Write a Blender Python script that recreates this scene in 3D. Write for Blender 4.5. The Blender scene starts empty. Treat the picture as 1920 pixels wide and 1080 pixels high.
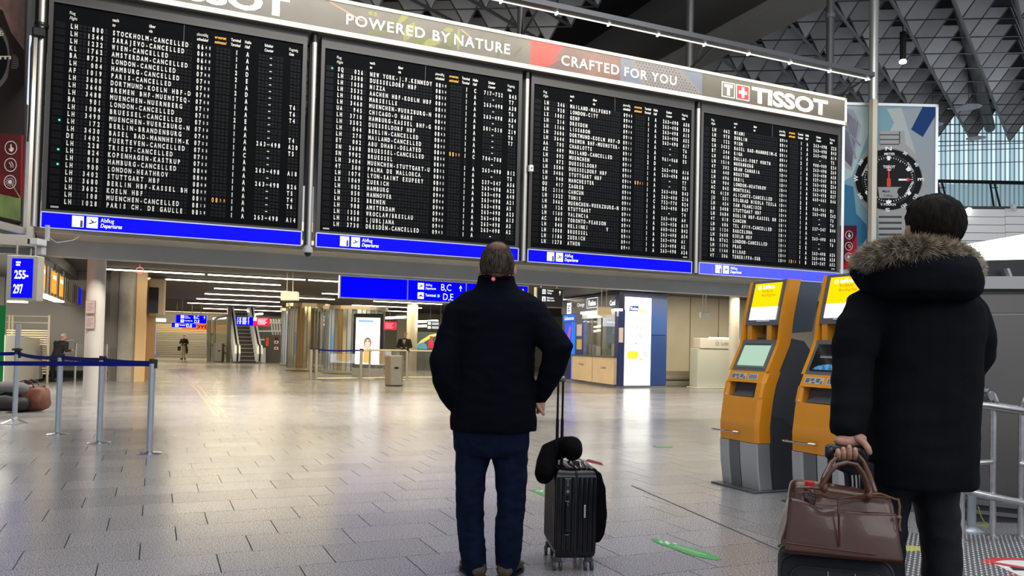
import bpy, math, random
import numpy as np
from mathutils import Vector, Matrix, noise
random.seed(7)
C = bpy.context.scene.collection
D = bpy.data
PI = math.pi
# ------------------------------------------------------------------ camera
FPX, YAW, PITCH, ROLL, CYP = 1506.0, math.radians(23.936), math.radians(1.516), math.radians(1.342), 608.0
EYE = Vector((0, 0, 1.23))
CW = Vector((math.sin(YAW)*math.cos(PITCH), math.cos(YAW)*math.cos(PITCH), math.sin(PITCH)))
_r0 = Vector((math.cos(YAW), -math.sin(YAW), 0)); _u0 = _r0.cross(CW)
CR = _r0*math.cos(ROLL)+_u0*math.sin(ROLL); CU = _u0*math.cos(ROLL)-_r0*math.sin(ROLL)
cam_d = D.cameras.new('camera'); cam = D.objects.new('camera', cam_d); C.objects.link(cam)
cam_d.sensor_width = 36; cam_d.lens = FPX/1920*36; cam_d.shift_y = (CYP-540)/1920
cam_d.clip_start = .05; cam_d.clip_end = 300
cam.matrix_world = Matrix(((CR.x, CU.x, -CW.x, EYE.x), (CR.y, CU.y, -CW.y, EYE.y), (CR.z, CU.z, -CW.z, EYE.z), (0, 0, 0, 1)))
bpy.context.scene.camera = cam
# ------------------------------------------------------------------ world, exposure, big lamps
SC = bpy.context.scene
SC.view_settings.view_transform = 'Standard'; SC.view_settings.look = 'None'
SC.view_settings.gamma = 1; SC.view_settings.use_curve_mapping = False
SC.view_settings.exposure = 0.35
SC.cycles.max_bounces = 6; SC.cycles.diffuse_bounces = 3; SC.cycles.glossy_bounces = 3
SC.cycles.transparent_max_bounces = 12; SC.cycles.transmission_bounces = 5; SC.cycles.caustics_reflective = False
SC.cycles.sample_clamp_indirect = 4.0
w = D.worlds.new('world'); SC.world = w; w.use_nodes = True
w.node_tree.nodes['Background'].inputs[0].default_value = (.72, .75, .82, 1)
w.node_tree.nodes['Background'].inputs[1].default_value = .6
def area(name, loc, target, sx, sy, power, col=(1, 1, 1)):
    l = D.lights.new(name, 'AREA'); l.shape = 'RECTANGLE'; l.size = sx; l.size_y = sy; l.energy = power; l.color = col
    o = D.objects.new(name, l); C.objects.link(o); o.location = loc
    o.rotation_euler = (Vector(target)-Vector(loc)).to_track_quat('-Z', 'Y').to_euler()
    return o
# high hall lamps overhead (in front of and behind the viewer)
area('hall_lamp', (2, 3, 9.6), (2, 3.4, 0), 8, 6, 260, (.95, .97, 1))
area('hall_lamp', (9, 6, 9.6), (9, 6.4, 0), 6, 5, 160, (.95, .97, 1))
area('hall_lamp', (3, -9, 7.5), (3, 8, 2.5), 14, 5, 420, (1, .97, .93))
# unseen lights added to brighten the roof panels from below
area('roof_fill', (15, 7, 6.5), (20, 24, 12), 6, 3, 190, (.9, .95, 1))
area('roof_fill', (26, 14, 6.5), (28, 30, 12), 6, 3, 190, (.9, .95, 1))
area('roof_fill', (3, 8, 8.0), (7, 18, 12), 6, 3, 50, (.82, .9, 1))
# added unseen fill light on the departure boards and the rail of lamps just above them
area('board_fill', (6, 6.5, 9.3), (6, 13, 4.4), 12, .8, 420, (1, .97, .9))
for x0 in (-.6, 3.6, 7.8, 12.0):
    area('board_lamp', (x0, 12.16, 6.93), (x0, 13.0, 5.9), 4.1, .06, 13, (1, .93, .76))
# low hall strips
for y0, pw in ((20.5, 190), (24, 190), (28.5, 220), (34, 250), (41, 330), (50, 380)):
    area('hall_strip_and_fill', (6.5 if y0 < 40 else 4, y0, 2.93), (6.5 if y0 < 40 else 4, y0+.01, 0), 12, .12, pw, (1, .84, .55))
area('hall_strip_and_fill', (16.5, 20.2, 2.93), (16.5, 20.3, 0), 6, .4, 130, (1, .85, .58))
area('hall_strip_and_fill', (-3.6, 20.5, 2.7), (-3.6, 20.8, 0), 2.5, 4, 450, (1, .93, .8))  # no strip here: unseen light added to brighten the left wall
area('fascia_fill', (5, 14.6, 5.6), (5, 17.2, 2.9), 20, .4, 1350, (1, .93, .82))  # unseen light added behind the boards to brighten the fascia
area('far_fill', (2.5, 59, 2.9), (2.5, 64, 1.2), 6, .3, 190, (1, .85, .6))  # unseen light added to brighten the far shutters
area('booth_lamp', (14.1, 23.2, 2.35), (14.0, 23.2, 0), 1, 2.5, 70, (1, .93, .8))

def at(x, y, d):
    """point seen at photo pixel (x, y) at distance d along the view axis"""
    return EYE+d*(CW+((x-960)/FPX)*CR-((y-CYP)/FPX)*CU)
def atZ(x, y, z=0):
    r = CW+((x-960)/FPX)*CR-((y-CYP)/FPX)*CU
    return EYE+r*((z-1.23)/r.z)
def atY(x, y, Y):
    r = CW+((x-960)/FPX)*CR-((y-CYP)/FPX)*CU
    return EYE+r*(Y/r.y)
# ------------------------------------------------------------------ materials
MATS = {}
def mat(name, col, rough=.5, metal=0, emit=0, ecol=None, var=0, vs=8, bump=0, bs=60, coat=0, alpha=1, trans=0, spec=.5, sheen=0):
    if name in MATS: return MATS[name]
    m = D.materials.new(name); m.use_nodes = True; nt = m.node_tree; b = nt.nodes['Principled BSDF']
    b.inputs['Base Color'].default_value = (*col, 1); b.inputs['Roughness'].default_value = rough
    b.inputs['Metallic'].default_value = metal; b.inputs['Coat Weight'].default_value = coat
    b.inputs['Specular IOR Level'].default_value = spec; b.inputs['Transmission Weight'].default_value = trans
    b.inputs['Alpha'].default_value = alpha; b.inputs['Sheen Weight'].default_value = sheen
    if emit:
        b.inputs['Emission Color'].default_value = (*(ecol or col), 1); b.inputs['Emission Strength'].default_value = emit
    geo = nt.nodes.new('ShaderNodeTexCoord')
    if var:
        n = nt.nodes.new('ShaderNodeTexNoise'); n.inputs['Scale'].default_value = vs; n.inputs['Detail'].default_value = 4
        nt.links.new(geo.outputs['Object'], n.inputs['Vector'])
        r = nt.nodes.new('ShaderNodeMapRange'); r.inputs['From Min'].default_value = .3; r.inputs['From Max'].default_value = .7
        r.inputs['To Min'].default_value = 1-var; r.inputs['To Max'].default_value = 1+var
        nt.links.new(n.outputs['Fac'], r.inputs['Value'])
        v = nt.nodes.new('ShaderNodeVectorMath'); v.operation = 'SCALE'; v.inputs[0].default_value = col
        nt.links.new(r.outputs['Result'], v.inputs['Scale']); nt.links.new(v.outputs[0], b.inputs['Base Color'])
    if bump:
        n = nt.nodes.new('ShaderNodeTexNoise'); n.inputs['Scale'].default_value = bs; n.inputs['Detail'].default_value = 3
        nt.links.new(geo.outputs['Object'], n.inputs['Vector'])
        bp = nt.nodes.new('ShaderNodeBump'); bp.inputs['Strength'].default_value = bump; bp.inputs['Distance'].default_value = .01
        nt.links.new(n.outputs['Fac'], bp.inputs['Height']); nt.links.new(bp.outputs[0], b.inputs['Normal'])
    MATS[name] = m; return m
def lit(name, col, s=1.0):
    m = mat(name, tuple(c*.4 for c in col), .5, emit=s, ecol=col, spec=.1)
    return m
BLACK = mat('black', (.006, .006, .007), .5); WHITE = mat('white_paint', (.8, .8, .78), .45)
STEEL = mat('brushed_steel', (.55, .55, .56), .28, 1, var=.12, vs=20); STEEL_DK = mat('dark_steel', (.2, .2, .21), .35, .9)
ALU = mat('aluminium_post', (.42, .47, .52), .38, .75, var=.06); CHROME = mat('chrome', (.7, .7, .7), .12, 1)
GREY = mat('grey_paint', (.2, .2, .205), .5, var=.05); DKGREY = mat('dark_grey_paint', (.07, .07, .075), .5)
BLUE = lit('lit_blue_sign', (.0, .0, 1.0), .8); SIGNW = lit('lit_white_sign', (.9, .92, 1), 1.0)
BLUE_D = mat('dim_blue_sign', (.01, .014, .62), .4, emit=.5)
BLACK_SCREEN = mat('black_glass', (.008, .008, .01), .08)
SKIN = mat('skin', (.5, .27, .2), .5, var=.12, vs=30, bump=.15, bs=150)
# ------------------------------------------------------------------ mesh builder
WM = {}
def I(): return Matrix.Identity(4)
def frame(o, ex, ey=None, ez=(0, 0, 1)):
    ex = Vector(ex).normalized(); ez = Vector(ez)
    ey = (Vector(ey) if ey is not None else ez.cross(ex)).normalized(); ez = ex.cross(ey).normalized()
    return Matrix(((ex.x, ey.x, ez.x, o[0]), (ex.y, ey.y, ez.y, o[1]), (ex.z, ey.z, ez.z, o[2]), (0, 0, 0, 1)))
class MB:
    def __init__(s, T=None): s.v = []; s.f = []; s.m = []; s.T = T or I(); s.mi = 0
    def add(s, vs, fs):
        b = len(s.v); T = s.T
        s.v += [T @ Vector(v) for v in vs]
        for f in fs: s.f.append([b+i for i in f]); s.m.append(s.mi)
        return s
    def box(s, x0, x1, y0, y1, z0, z1):
        return s.add([(x, y, z) for x in (x0, x1) for y in (y0, y1) for z in (z0, z1)],
                     [(0, 1, 3, 2), (4, 6, 7, 5), (0, 4, 5, 1), (2, 3, 7, 6), (0, 2, 6, 4), (1, 5, 7, 3)])
    def bbox(s, x0, x1, y0, y1, z0, z1, b=.01):
        """box with chamfered vertical and horizontal edges"""
        P = []
        for z, k in ((z0, b), (z0+b, 0), (z1-b, 0), (z1, b)):
            for (x, y) in ((x0+b, y0), (x1-b, y0), (x1, y0+b), (x1, y1-b), (x1-b, y1), (x0+b, y1), (x0, y1-b), (x0, y0+b)):
                P.append((min(max(x, x0+k), x1-k), min(max(y, y0+k), y1-k), z))
        F = [tuple(range(7, -1, -1)), tuple(range(24, 32))]
        for r in range(3):
            for i in range(8): j = (i+1) % 8; F.append((r*8+i, r*8+j, r*8+8+j, r*8+8+i))
        return s.add(P, F)
    def rings(s, R, cap=True, closed=True):
        """list of rings with equal point counts"""
        n = len(R[0]); P = [p for r in R for p in r]; F = []
        for k in range(len(R)-1):
            for i in range(n if closed else n-1): j = (i+1) % n; F.append((k*n+i, k*n+j, k*n+n+j, k*n+n+i))
        if cap: F.append(tuple(range(n-1, -1, -1))); F.append(tuple(range((len(R)-1)*n, len(R)*n)))
        return s.add(P, F)
    def cyl(s, p0, p1, r, r1=None, n=12, cap=True):
        p0 = Vector(p0); p1 = Vector(p1); r1 = r if r1 is None else r1; d = (p1-p0).normalized()
        a = d.orthogonal().normalized(); b = d.cross(a)
        return s.rings([[p+(a*math.cos(t)+b*math.sin(t))*q for t in [2*PI*i/n for i in range(n)]] for p, q in ((p0, r), (p1, r1))], cap)
    def tube(s, pts, r, n=8, cap=True, flat=1, up=None):
        pts = [Vector(p) for p in pts]; rr = r if isinstance(r, (list, tuple)) else [r]*len(pts); R = []; a = None
        for i, p in enumerate(pts):
            d = (pts[min(i+1, len(pts)-1)]-pts[max(i-1, 0)]).normalized()
            if up is not None: a = (Vector(up)-d*d.dot(Vector(up))).normalized()
            elif a is None: a = d.orthogonal().normalized()
            else: a = (a-d*a.dot(d)).normalized()
            b = d.cross(a)
            R.append([p+(a*math.cos(t)*flat+b*math.sin(t))*rr[i] for t in [2*PI*k/n for k in range(n)]])
        return s.rings(R, cap)
    def limb(s, pts, rr, n=16, flat=1, up=None):
        """tube with rounded ends"""
        pts = [Vector(p) for p in pts]
        d0 = (pts[0]-pts[1]).normalized(); d1 = (pts[-1]-pts[-2]).normalized()
        P = [pts[0]+d0*rr[0]*.95, pts[0]+d0*rr[0]*.7]+pts+[pts[-1]+d1*rr[-1]*.7, pts[-1]+d1*rr[-1]*.95]
        return s.tube(P, [rr[0]*.25, rr[0]*.72]+list(rr)+[rr[-1]*.72, rr[-1]*.25], n, True, flat, up)
    def lathe(s, c, prof, n=20, cap=True):
        c = Vector(c)
        return s.rings([[c+Vector((r*math.cos(2*PI*i/n), r*math.sin(2*PI*i/n), z)) for i in range(n)] for r, z in prof], cap)
    def ell(s, c, rx, ry, rz, n=16, m=10, X=None, Y=None, Z=None):
        c = Vector(c); X = Vector(X or (1, 0, 0)); Y = Vector(Y or (0, 1, 0)); Z = Vector(Z or (0, 0, 1)); R = []
        for k in range(m+1):
            t = PI*(k+.12)/(m+.24)-PI/2
            R.append([c+Z*rz*math.sin(t)+(X*rx*math.cos(2*PI*i/n)+Y*ry*math.sin(2*PI*i/n))*math.cos(t) for i in range(n)])
        return s.rings(R)
    def poly(s, pts):
        return s.add(pts, [tuple(range(len(pts)))])
    def prism(s, pts, vec):
        pts = [Vector(p) for p in pts]; v = Vector(vec); n = len(pts)
        F = [tuple(range(n)), tuple(range(2*n-1, n-1, -1))]+[(i, i+n, (i+1) % n+n, (i+1) % n) for i in range(n)]
        return s.add(pts+[p+v for p in pts], F)
    def build(s, name, m, parent=None, smooth=False, fix=True, label=None, kind=None):
        me = D.meshes.new(name); W = WM.get(parent.name, I()).inverted() if parent else I()
        me.from_pydata([W @ v for v in s.v], [], s.f)
        ms = m if isinstance(m, (list, tuple)) else [m]
        for q in ms: me.materials.append(q)
        if len(ms) > 1: me.polygons.foreach_set('material_index', s.m)
        if fix: fixn(me)
        if smooth: me.polygons.foreach_set('use_smooth', [True]*len(me.polygons))
        me.update(); o = D.objects.new(name, me); C.objects.link(o)
        if parent: o.parent = parent; WM[o.name] = WM.get(parent.name, I())
        if label: o['label'] = label
        if kind: o['kind'] = kind
        return o
import bmesh
def fixn(me):
    b = bmesh.new(); b.from_mesh(me); bmesh.ops.recalc_face_normals(b, faces=b.faces); b.to_mesh(me); b.free()
def sharp(o, ang=35):
    me = o.data; me.polygons.foreach_set('use_smooth', [True]*len(me.polygons)); me.set_sharp_from_angle(angle=math.radians(ang)); return o
def thing(name, label, cat, loc=(0, 0, 0), group=None, T=None):
    o = D.objects.new(name, None); C.objects.link(o); M = T or Matrix.Translation(Vector(loc).to_3d()); o.matrix_world = M; o.empty_display_size = .2
    WM[o.name] = M.copy(); o['label'] = label; o['category'] = cat
    if group: o['group'] = group
    return o
def tag(o, label, cat, group=None, kind=None):
    o['label'] = label; o['category'] = cat
    if group: o['group'] = group
    if kind: o['kind'] = kind
    return o
def struct(o, label=None, cat=None):
    o['kind'] = 'structure'
    if label: o['label'] = label
    if cat: o['category'] = cat
    return o
def dup(root, M, label=None):
    r = root.copy(); C.objects.link(r); r.matrix_world = M; WM[r.name] = M.copy()
    if label: r['label'] = label
    for ch in list(root.children):
        c = ch.copy(); C.objects.link(c); c.parent = r
        for g in list(ch.children):
            d = g.copy(); C.objects.link(d); d.parent = c
    return r
# ------------------------------------------------------------------ text
_tc = {}
def glyphs(s, bold=0.0, ital=0.0, space=1.0):
    if 'g' in s: bold = 0.0   # the thickened g loses its tail
    k = (s, bold, ital, space)
    if k in _tc: return _tc[k]
    cu = D.curves.new('t', 'FONT'); cu.body = s; cu.offset = bold; cu.shear = ital; cu.space_character = space; cu.resolution_u = 3
    ob = D.objects.new('t', cu); C.objects.link(ob); dg = bpy.context.evaluated_depsgraph_get(); dg.update()
    me = D.meshes.new_from_object(ob.evaluated_get(dg))
    vs = [tuple(v.co) for v in me.vertices]; fs = [tuple(p.vertices) for p in me.polygons]
    D.objects.remove(ob); D.curves.remove(cu); D.meshes.remove(me)
    if vs: x0 = min(v[0] for v in vs); x1 = max(v[0] for v in vs); y0 = min(v[1] for v in vs); y1 = max(v[1] for v in vs)
    else: x0 = x1 = y0 = y1 = 0
    _tc[k] = (vs, fs, x0, x1, y0, y1); return _tc[k]
def text_fit(mb, s, x0, x1, z0, z1, y=0, bold=0.0, ital=0.0, space=1.0):
    """lay text in local X-Z plane of mb so its ink fills x0..x1, z0..z1"""
    vs, fs, a, b, c, d = glyphs(s, bold, ital, space)
    if not vs: return mb
    return mb.add([(x0+(v[0]-a)/(b-a or 1)*(x1-x0), y, z0+(v[1]-c)/(d-c or 1)*(z1-z0)) for v in vs], fs)
CAP = None
def text_at(mb, s, x, z, h, y=0, wf=1.0, bold=0.0, ital=0.0, anchor='l', space=1.0):
    """cap height h, baseline z"""
    global CAP
    if CAP is None: g = glyphs('H'); CAP = g[5]
    vs, fs, a, b, c, d = glyphs(s, bold, ital, space); k = h/CAP; kx = k*wf
    ox = x-(0 if anchor == 'l' else (b-a)/2*kx if anchor == 'c' else (b-a)*kx)
    return mb.add([(ox+(v[0]-a)*kx, y, z+v[1]*k) for v in vs], fs)
def cell(mb, ch, cx, z, w, h, y, bold=.038):
    vs, fs, a, b, c, d = glyphs(ch, bold)
    if not vs: return
    H = glyphs('H', bold); k = h/(H[5]-H[4]); full = H[3]-H[2]; ww = min((b-a)/full, 1.12) if ch not in 'MW' else 1.15
    kx = ww*w/(b-a); 
    if ch in 'I1-.\'J': kx = min(kx, w/full*1.05)
    mx = (a+b)/2
    mb.add([(cx+(v[0]-mx)*kx, y, z+(v[1]-H[4])*k) for v in vs], fs)
def plane_icon(mb, x0, z0, s, y):
    """little departing aircraft inside a square of side s"""
    P = [(.08, .38), (.2, .36), (.3, .44), (.5, .5), (.3, .78), (.4, .78), (.68, .56), (.9, .64), (.94, .58), (.86, .52), (.6, .42), (.35, .3), (.15, .3)]
    mb.poly([(x0+p[0]*s, y, z0+p[1]*s) for p in P])
def arrow_up(mb, x, z, h, y, w=None):
    w = w or h*.55; t = w*.2
    mb.poly([(x-t/2, y, z), (x+t/2, y, z), (x+t/2, y, z+h*.8), (x-t/2, y, z+h*.8)])
    mb.poly([(x-w/2, y, z+h*.52), (x-w/2+t*.9, y, z+h*.46), (x, y, z+h*.82), (x, y, z+h)])
    mb.poly([(x+w/2, y, z+h*.52), (x, y, z+h), (x, y, z+h*.82), (x+w/2-t*.9, y, z+h*.46)])
def disc(mb, x, z, r, y, n=24, rz=None):
    mb.poly([(x+r*math.cos(2*PI*i/n), y, z+(rz or r)*math.sin(2*PI*i/n)) for i in range(n)])
def ringd(mb, x, z, r0, r1, y, n=32, a0=0, a1=2*PI):
    P = []; F = []
    for i in range(n+1):
        t = a0+(a1-a0)*i/n
        for r in (r0, r1): P.append((x+r*math.cos(t), y, z+r*math.sin(t)))
    for i in range(n): F.append((2*i, 2*i+1, 2*i+3, 2*i+2))
    mb.add(P, F)
def rect(mb, x0, x1, z0, z1, y): mb.poly([(x0, y, z0), (x1, y, z0), (x1, y, z1), (x0, y, z1)])
# ================================================================== floor
def floor_mat(tiles):
    m = D.materials.new('granite_floor'); m.use_nodes = True; nt = m.node_tree; b = nt.nodes['Principled BSDF']; N = nt.nodes.new; L = nt.links.new
    g = N('ShaderNodeNewGeometry')
    s = N('ShaderNodeTexNoise'); s.inputs['Scale'].default_value = 130; s.inputs['Detail'].default_value = 3; L(g.outputs['Position'], s.inputs['Vector'])
    r = N('ShaderNodeValToRGB'); e = r.color_ramp.elements; e[0].position = .38; e[0].color = (.085, .084, .088, 1); e[1].position = .64; e[1].color = (.46, .45, .45, 1)
    L(s.outputs['Fac'], r.inputs[0])
    # one tone per tile: white noise of the tile index
    sx = N('ShaderNodeSeparateXYZ'); L(g.outputs['Position'], sx.inputs[0])
    def mth(op, a, bv):
        n = N('ShaderNodeMath'); n.operation = op
        for k, q in enumerate((a, bv)):
            if q is None: continue
            if isinstance(q, (int, float)): n.inputs[k].default_value = q
            else: L(q, n.inputs[k])
        return n.outputs[0]
    row = mth('FLOOR', mth('DIVIDE', mth('SUBTRACT', sx.outputs['Y'], .105), .4), None)
    col = mth('FLOOR', mth('DIVIDE', mth('SUBTRACT', mth('SUBTRACT', sx.outputs['X'], -1.84), mth('MULTIPLY', row, .2)), .6), None)
    cx = N('ShaderNodeCombineXYZ'); L(row, cx.inputs[0]); L(col, cx.inputs[1])
    wn = N('ShaderNodeTexWhiteNoise'); L(cx.outputs[0], wn.inputs['Vector'])
    mr = N('ShaderNodeMapRange'); mr.inputs['To Min'].default_value = .88; mr.inputs['To Max'].default_value = 1.1; L(wn.outputs['Value'], mr.inputs['Value'])
    v = N('ShaderNodeVectorMath'); v.operation = 'SCALE'; L(r.outputs[0], v.inputs[0]); L(mr.outputs[0], v.inputs['Scale']); L(v.outputs[0], b.inputs['Base Color'])
    big = N('ShaderNodeTexNoise'); big.inputs['Scale'].default_value = .7; big.inputs['Detail'].default_value = 5; L(g.outputs['Position'], big.inputs['Vector'])
    rr = N('ShaderNodeMapRange'); rr.inputs['From Min'].default_value = .3; rr.inputs['From Max'].default_value = .7
    rr.inputs['To Min'].default_value = .2; rr.inputs['To Max'].default_value = .25; L(big.outputs['Fac'], rr.inputs['Value']); L(rr.outputs[0], b.inputs['Roughness'])
    b.inputs['Specular IOR Level'].default_value = .55
    bp = N('ShaderNodeBump'); bp.inputs['Strength'].default_value = .02; bp.inputs['Distance'].default_value = .0005
    n2 = N('ShaderNodeTexNoise'); n2.inputs['Scale'].default_value = 6; L(g.outputs['Position'], n2.inputs['Vector']); L(n2.outputs['Fac'], bp.inputs['Height']); L(bp.outputs[0], b.inputs['Normal'])
    return m
FLOOR = floor_mat(True)
GROUT = mat('grout', (.035, .034, .033), .8)
fl = MB(); fl.box(-25, 45, -14, 75, -.2, -.012)
floor = struct(fl.build('floor', GROUT))
# tiles 0.6 x 0.4 m in running bond, each row shifted by a third
cand = []; far = MB()
tm = MB(); G = .0022
tm.add([(G, G, -.012), (.6-G, G, -.012), (.6-G, .4-G, -.012), (G, .4-G, -.012), (G+.001, G+.001, 0), (.6-G-.001, G+.001, 0), (.6-G-.001, .4-G-.001, 0), (G+.001, .4-G-.001, 0)],
       [(4, 5, 6, 7), (0, 1, 5, 4), (1, 2, 6, 5), (2, 3, 7, 6), (3, 0, 4, 7)])
def px(p):
    d = Vector(p)-EYE; z = d.dot(CW)
    return (960+FPX*d.dot(CR)/z, CYP-FPX*d.dot(CU)/z, z) if z > .1 else (0, 0, z)
for row in range(0, 72):
    y = .105+.4*row
    for col in range(-90, 90):
        x = .36+.2*((row+1) % 3)+.6*col-.6*3
        if x < -9 or x > 30: continue
        a, b, z = px((x+.3, y+.2, 0))
        if z < 2.2 or a < -300 or a > 2200:
            continue
        vis = -60 < a < 1980 and b < 1120 and z < 9.2 and not (a > 1700 and b > 985)
        cand.append((not vis, z, x, y))
cand.sort(); first = None
for i, (nv, z, x, y) in enumerate(cand):
    if i < 298 and not nv:
        if first is None:
            o = first = tm.build('floor_tile', FLOOR, floor)
        else:
            o = first.copy(); C.objects.link(o); o.parent = floor
        o.location = (x, y, 0)
    else:
        far.T = Matrix.Translation((x, y, 0)); far.add([tuple(v) for v in tm.v], tm.f)
far.build('floor_tile', FLOOR, floor, kind='stuff', fix=False)
outer = MB(); outer.box(-25, 45, 28.8, 75, -.011, -.001); outer.box(-25, 45, -14, 0.1, -.011, -.001); outer.build('floor_slab', FLOOR, floor)
# expansion joint and the two brass tracks let into the floor
ej = MB(); a = atZ(1140+150/3.376, 760+508/3.376); b = atZ(1140+1080/3.376, 760+915/3.376); d = (b-a).normalized(); n = Vector((-d.y, d.x, 0))*.006
ej.prism([a-n, b-n, b+n, a+n], (0, 0, .002)); ej.build('expansion_joint', mat('joint', (.05, .05, .05), .6), floor)
tr = MB()
for xx in (.94, 1.065): tr.box(xx-.012, xx+.012, 13.45, 24.3, -.004, .003)
tr.box(.93, 1.075, 24.3, 24.33, -.004, .003); tr.box(-2.0, .93, 24.3, 24.325, -.004, .003)
tr.build('floor_track', mat('brass_track', (.75, .6, .35), .25, .9), floor)
# green distance stickers (footprints) on the floor
def sticker(pa, pb, wdt, label, grp):
    T = frame((pa+pb)/2+Vector((0, 0, .001)), pb-pa, None, (0, 0, 1)); L = (pb-pa).length/2
    t = thing('floor_sticker', label, 'floor sticker', T=T, group=grp)
    m = MB(T); P = []
    for i in range(24):
        a = 2*PI*i/24; x = math.cos(a)*L; yy = math.sin(a)*wdt/2*(.78+.22*math.cos(a+.6)-.18*math.exp(-((x+.1*L)/(.3*L))**2))
        P.append((x, yy, 0))
    m.prism(P, (0, 0, .0015)); m.build('vinyl', mat('green_vinyl', (.07, .36, .1), .45), t)
    k = MB(T)
    for (x, y, a, b) in ((-.62, .14, .05, .03), (-.52, .02, .07, .035), (-.62, -.12, .05, .03), (-.4, .2, .06, .03), (-.45, -.1, .05, .02), (-.72, .02, .03, .03)):
        k.box(x*L-a*L, x*L+a*L, y*wdt-b*wdt*1.6, y*wdt+b*wdt*1.6, .0016, .0022)
    k.box(-.3*L, .62*L, .02*wdt, .05*wdt, .0016, .0022); k.box(-.25*L, .5*L, -.12*wdt, -.1*wdt, .0016, .0022)
    k.build('print', mat('sticker_print', (.75, .85, .75), .5), t)
sticker(atZ(1222, 1010), atZ(1350, 1050), .17, 'long green footprint distance sticker on the floor between the two suitcases', None)
sticker(atZ(1000, 917), atZ(1062, 938), .2, 'green floor sticker half hidden behind the black hard suitcase', None)
sticker(atZ(1225, 836), atZ(1262, 839), .22, 'far small green floor sticker between black suitcase and left kiosk', None)

# ================================================================== low hall shell (y > 17)
CEIL = mat('ceiling_dark', (.05, .047, .042), .6); SLAT = mat('ceiling_slat_paint', (.17, .15, .125), .5)
FASC = mat('fascia_beige', (.5, .46, .38), .25, .1, var=.06, vs=2); FASC2 = mat('fascia_greyblue', (.42, .46, .48), .45, var=.04, vs=2)
m = MB(); m.box(-12, 24.5, 17.35, 70, 3.14, 3.5); ceiling = struct(m.build('ceiling', CEIL))
m = MB()
k = 0; y = 17.7
while y < 66:
    m.box(-3, 24, y, y+.085, 3.02, 3.12); y += .24 if y < 40 else .5
m.build('ceiling_slat', SLAT, ceiling, kind='stuff')
m = MB(); m.box(-12, 25, 17.0, 17.35, 2.69, 3.0); fa = struct(m.build('trim_1', FASC2))
m = MB(); m.prism([(-12, 16.98, 3.0), (-12, 16.5, 3.06), (-12, 16.5, 3.5), (-12, 17.35, 3.5), (-12, 17.35, 3.0)], (37, 0, 0)); struct(m.build('trim_2', FASC))
m = MB(); m.box(-12, 25, 16.42, 16.5, 3.16, 3.21); m.box(-12, 25, 16.36, 16.44, 3.42, 3.6); struct(m.build('trim_3', mat('trim_light', (.5, .47, .4), .3, .3)))
# linear luminaires running along the ceiling
LUM = lit('tube_light', (1, .9, .72), 9)
rows = [(20.2, [(.15, 3.9), (3.95, 8.6), (8.65, 12.6), (12.65, 16.9)]), (23.4, [(-1.5, 1.2), (1.25, 3.9), (3.95, 5.9)]), (26.2, [(-1.4, 3.6), (8.5, 10.8), (13, 17)]),
        (29.6, [(1.8, 4.4), (5.5, 8)]), (33.5, [(1.7, 6.8), (8.4, 11.5)]), (38, [(1.6, 5.2), (8.5, 12)]), (43, [(1.4, 6), (9.5, 13)]), (50, [(2.5, 8.8), (11, 16)])]
LG = 'linear lights under the low ceiling'
lum0 = None
ORD = ['nearest', 'second', 'third', 'fourth', 'fifth', 'sixth', 'seventh', 'eighth', 'ninth']
for ri, (y, segs) in enumerate(rows):
    for si, (a, b) in enumerate(segs):
        t = thing('linear_light', 'linear light tube, %s row from the front, %s' % (ORD[ri], (['leftmost of its row', 'rightmost of its row'] if len(segs) == 2 else ['leftmost of its row', 'middle of its row', 'rightmost of its row'] if len(segs) == 3 else ['leftmost of its row', 'second from left', 'third from left', 'rightmost of its row'])[si]), 'ceiling light', (a, y, 3.02), LG)
        q = MB(); q.box(a, b, y-.045, y+.045, 2.985, 3.02); q.build('housing', DKGREY, t)
        q = MB(); q.tube([(a+.02, y, 2.975), (b-.02, y, 2.975)], .022, 8); q.build('tube', LUM, t)
# diagonal far lights
for i, (x0, y0, x1, y1, dd) in enumerate(((400, 604, 423, 589, 46), (470, 594, 492, 584, 46), (720, 597, 760, 594, 36), (780, 606, 820, 599, 36), (780, 613, 822, 609, 36))):
    a = at(x0, y0, dd); b = at(x1, y1, dd-2); a.z = b.z = min(2.95, (a.z+b.z)/2)
    q = MB(); q.tube([a, b], .05, 8); o = q.build('linear_light', LUM)
    tag(o, ['slanting bright light tube at the corner of the glass box', 'slanting bright light tube just above the blue and red screens', 'short light tube above the red screen beside the advertising pillar', 'upper of two light tubes above the colourful mural', 'lower of two light tubes above the colourful mural'][i], 'ceiling light')
# hanging boxes
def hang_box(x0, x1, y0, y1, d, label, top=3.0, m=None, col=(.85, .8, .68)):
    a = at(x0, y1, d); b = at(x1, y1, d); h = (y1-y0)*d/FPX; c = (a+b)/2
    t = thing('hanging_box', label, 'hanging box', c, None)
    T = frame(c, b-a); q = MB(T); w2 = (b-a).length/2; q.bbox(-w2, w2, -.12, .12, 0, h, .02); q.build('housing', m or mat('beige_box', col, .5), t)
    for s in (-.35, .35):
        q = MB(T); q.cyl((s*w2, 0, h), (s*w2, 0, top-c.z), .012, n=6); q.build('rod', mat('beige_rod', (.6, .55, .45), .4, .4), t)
hang_box(528, 559, 547, 564, 21, 'pale box hanging on two rods left of the blank blue sign')
hang_box(1120, 1146, 576, 591, 22.5, 'beige box hanging on two rods in front of the exchange booth sign', m=mat('glow_box', (.75, .55, .28), .5, emit=.35))  # glow put into the beige so the box looks lit
hang_box(1313, 1330, 585, 596, 21.5, 'small pale box hanging before the beige wall right of the booth')

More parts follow.
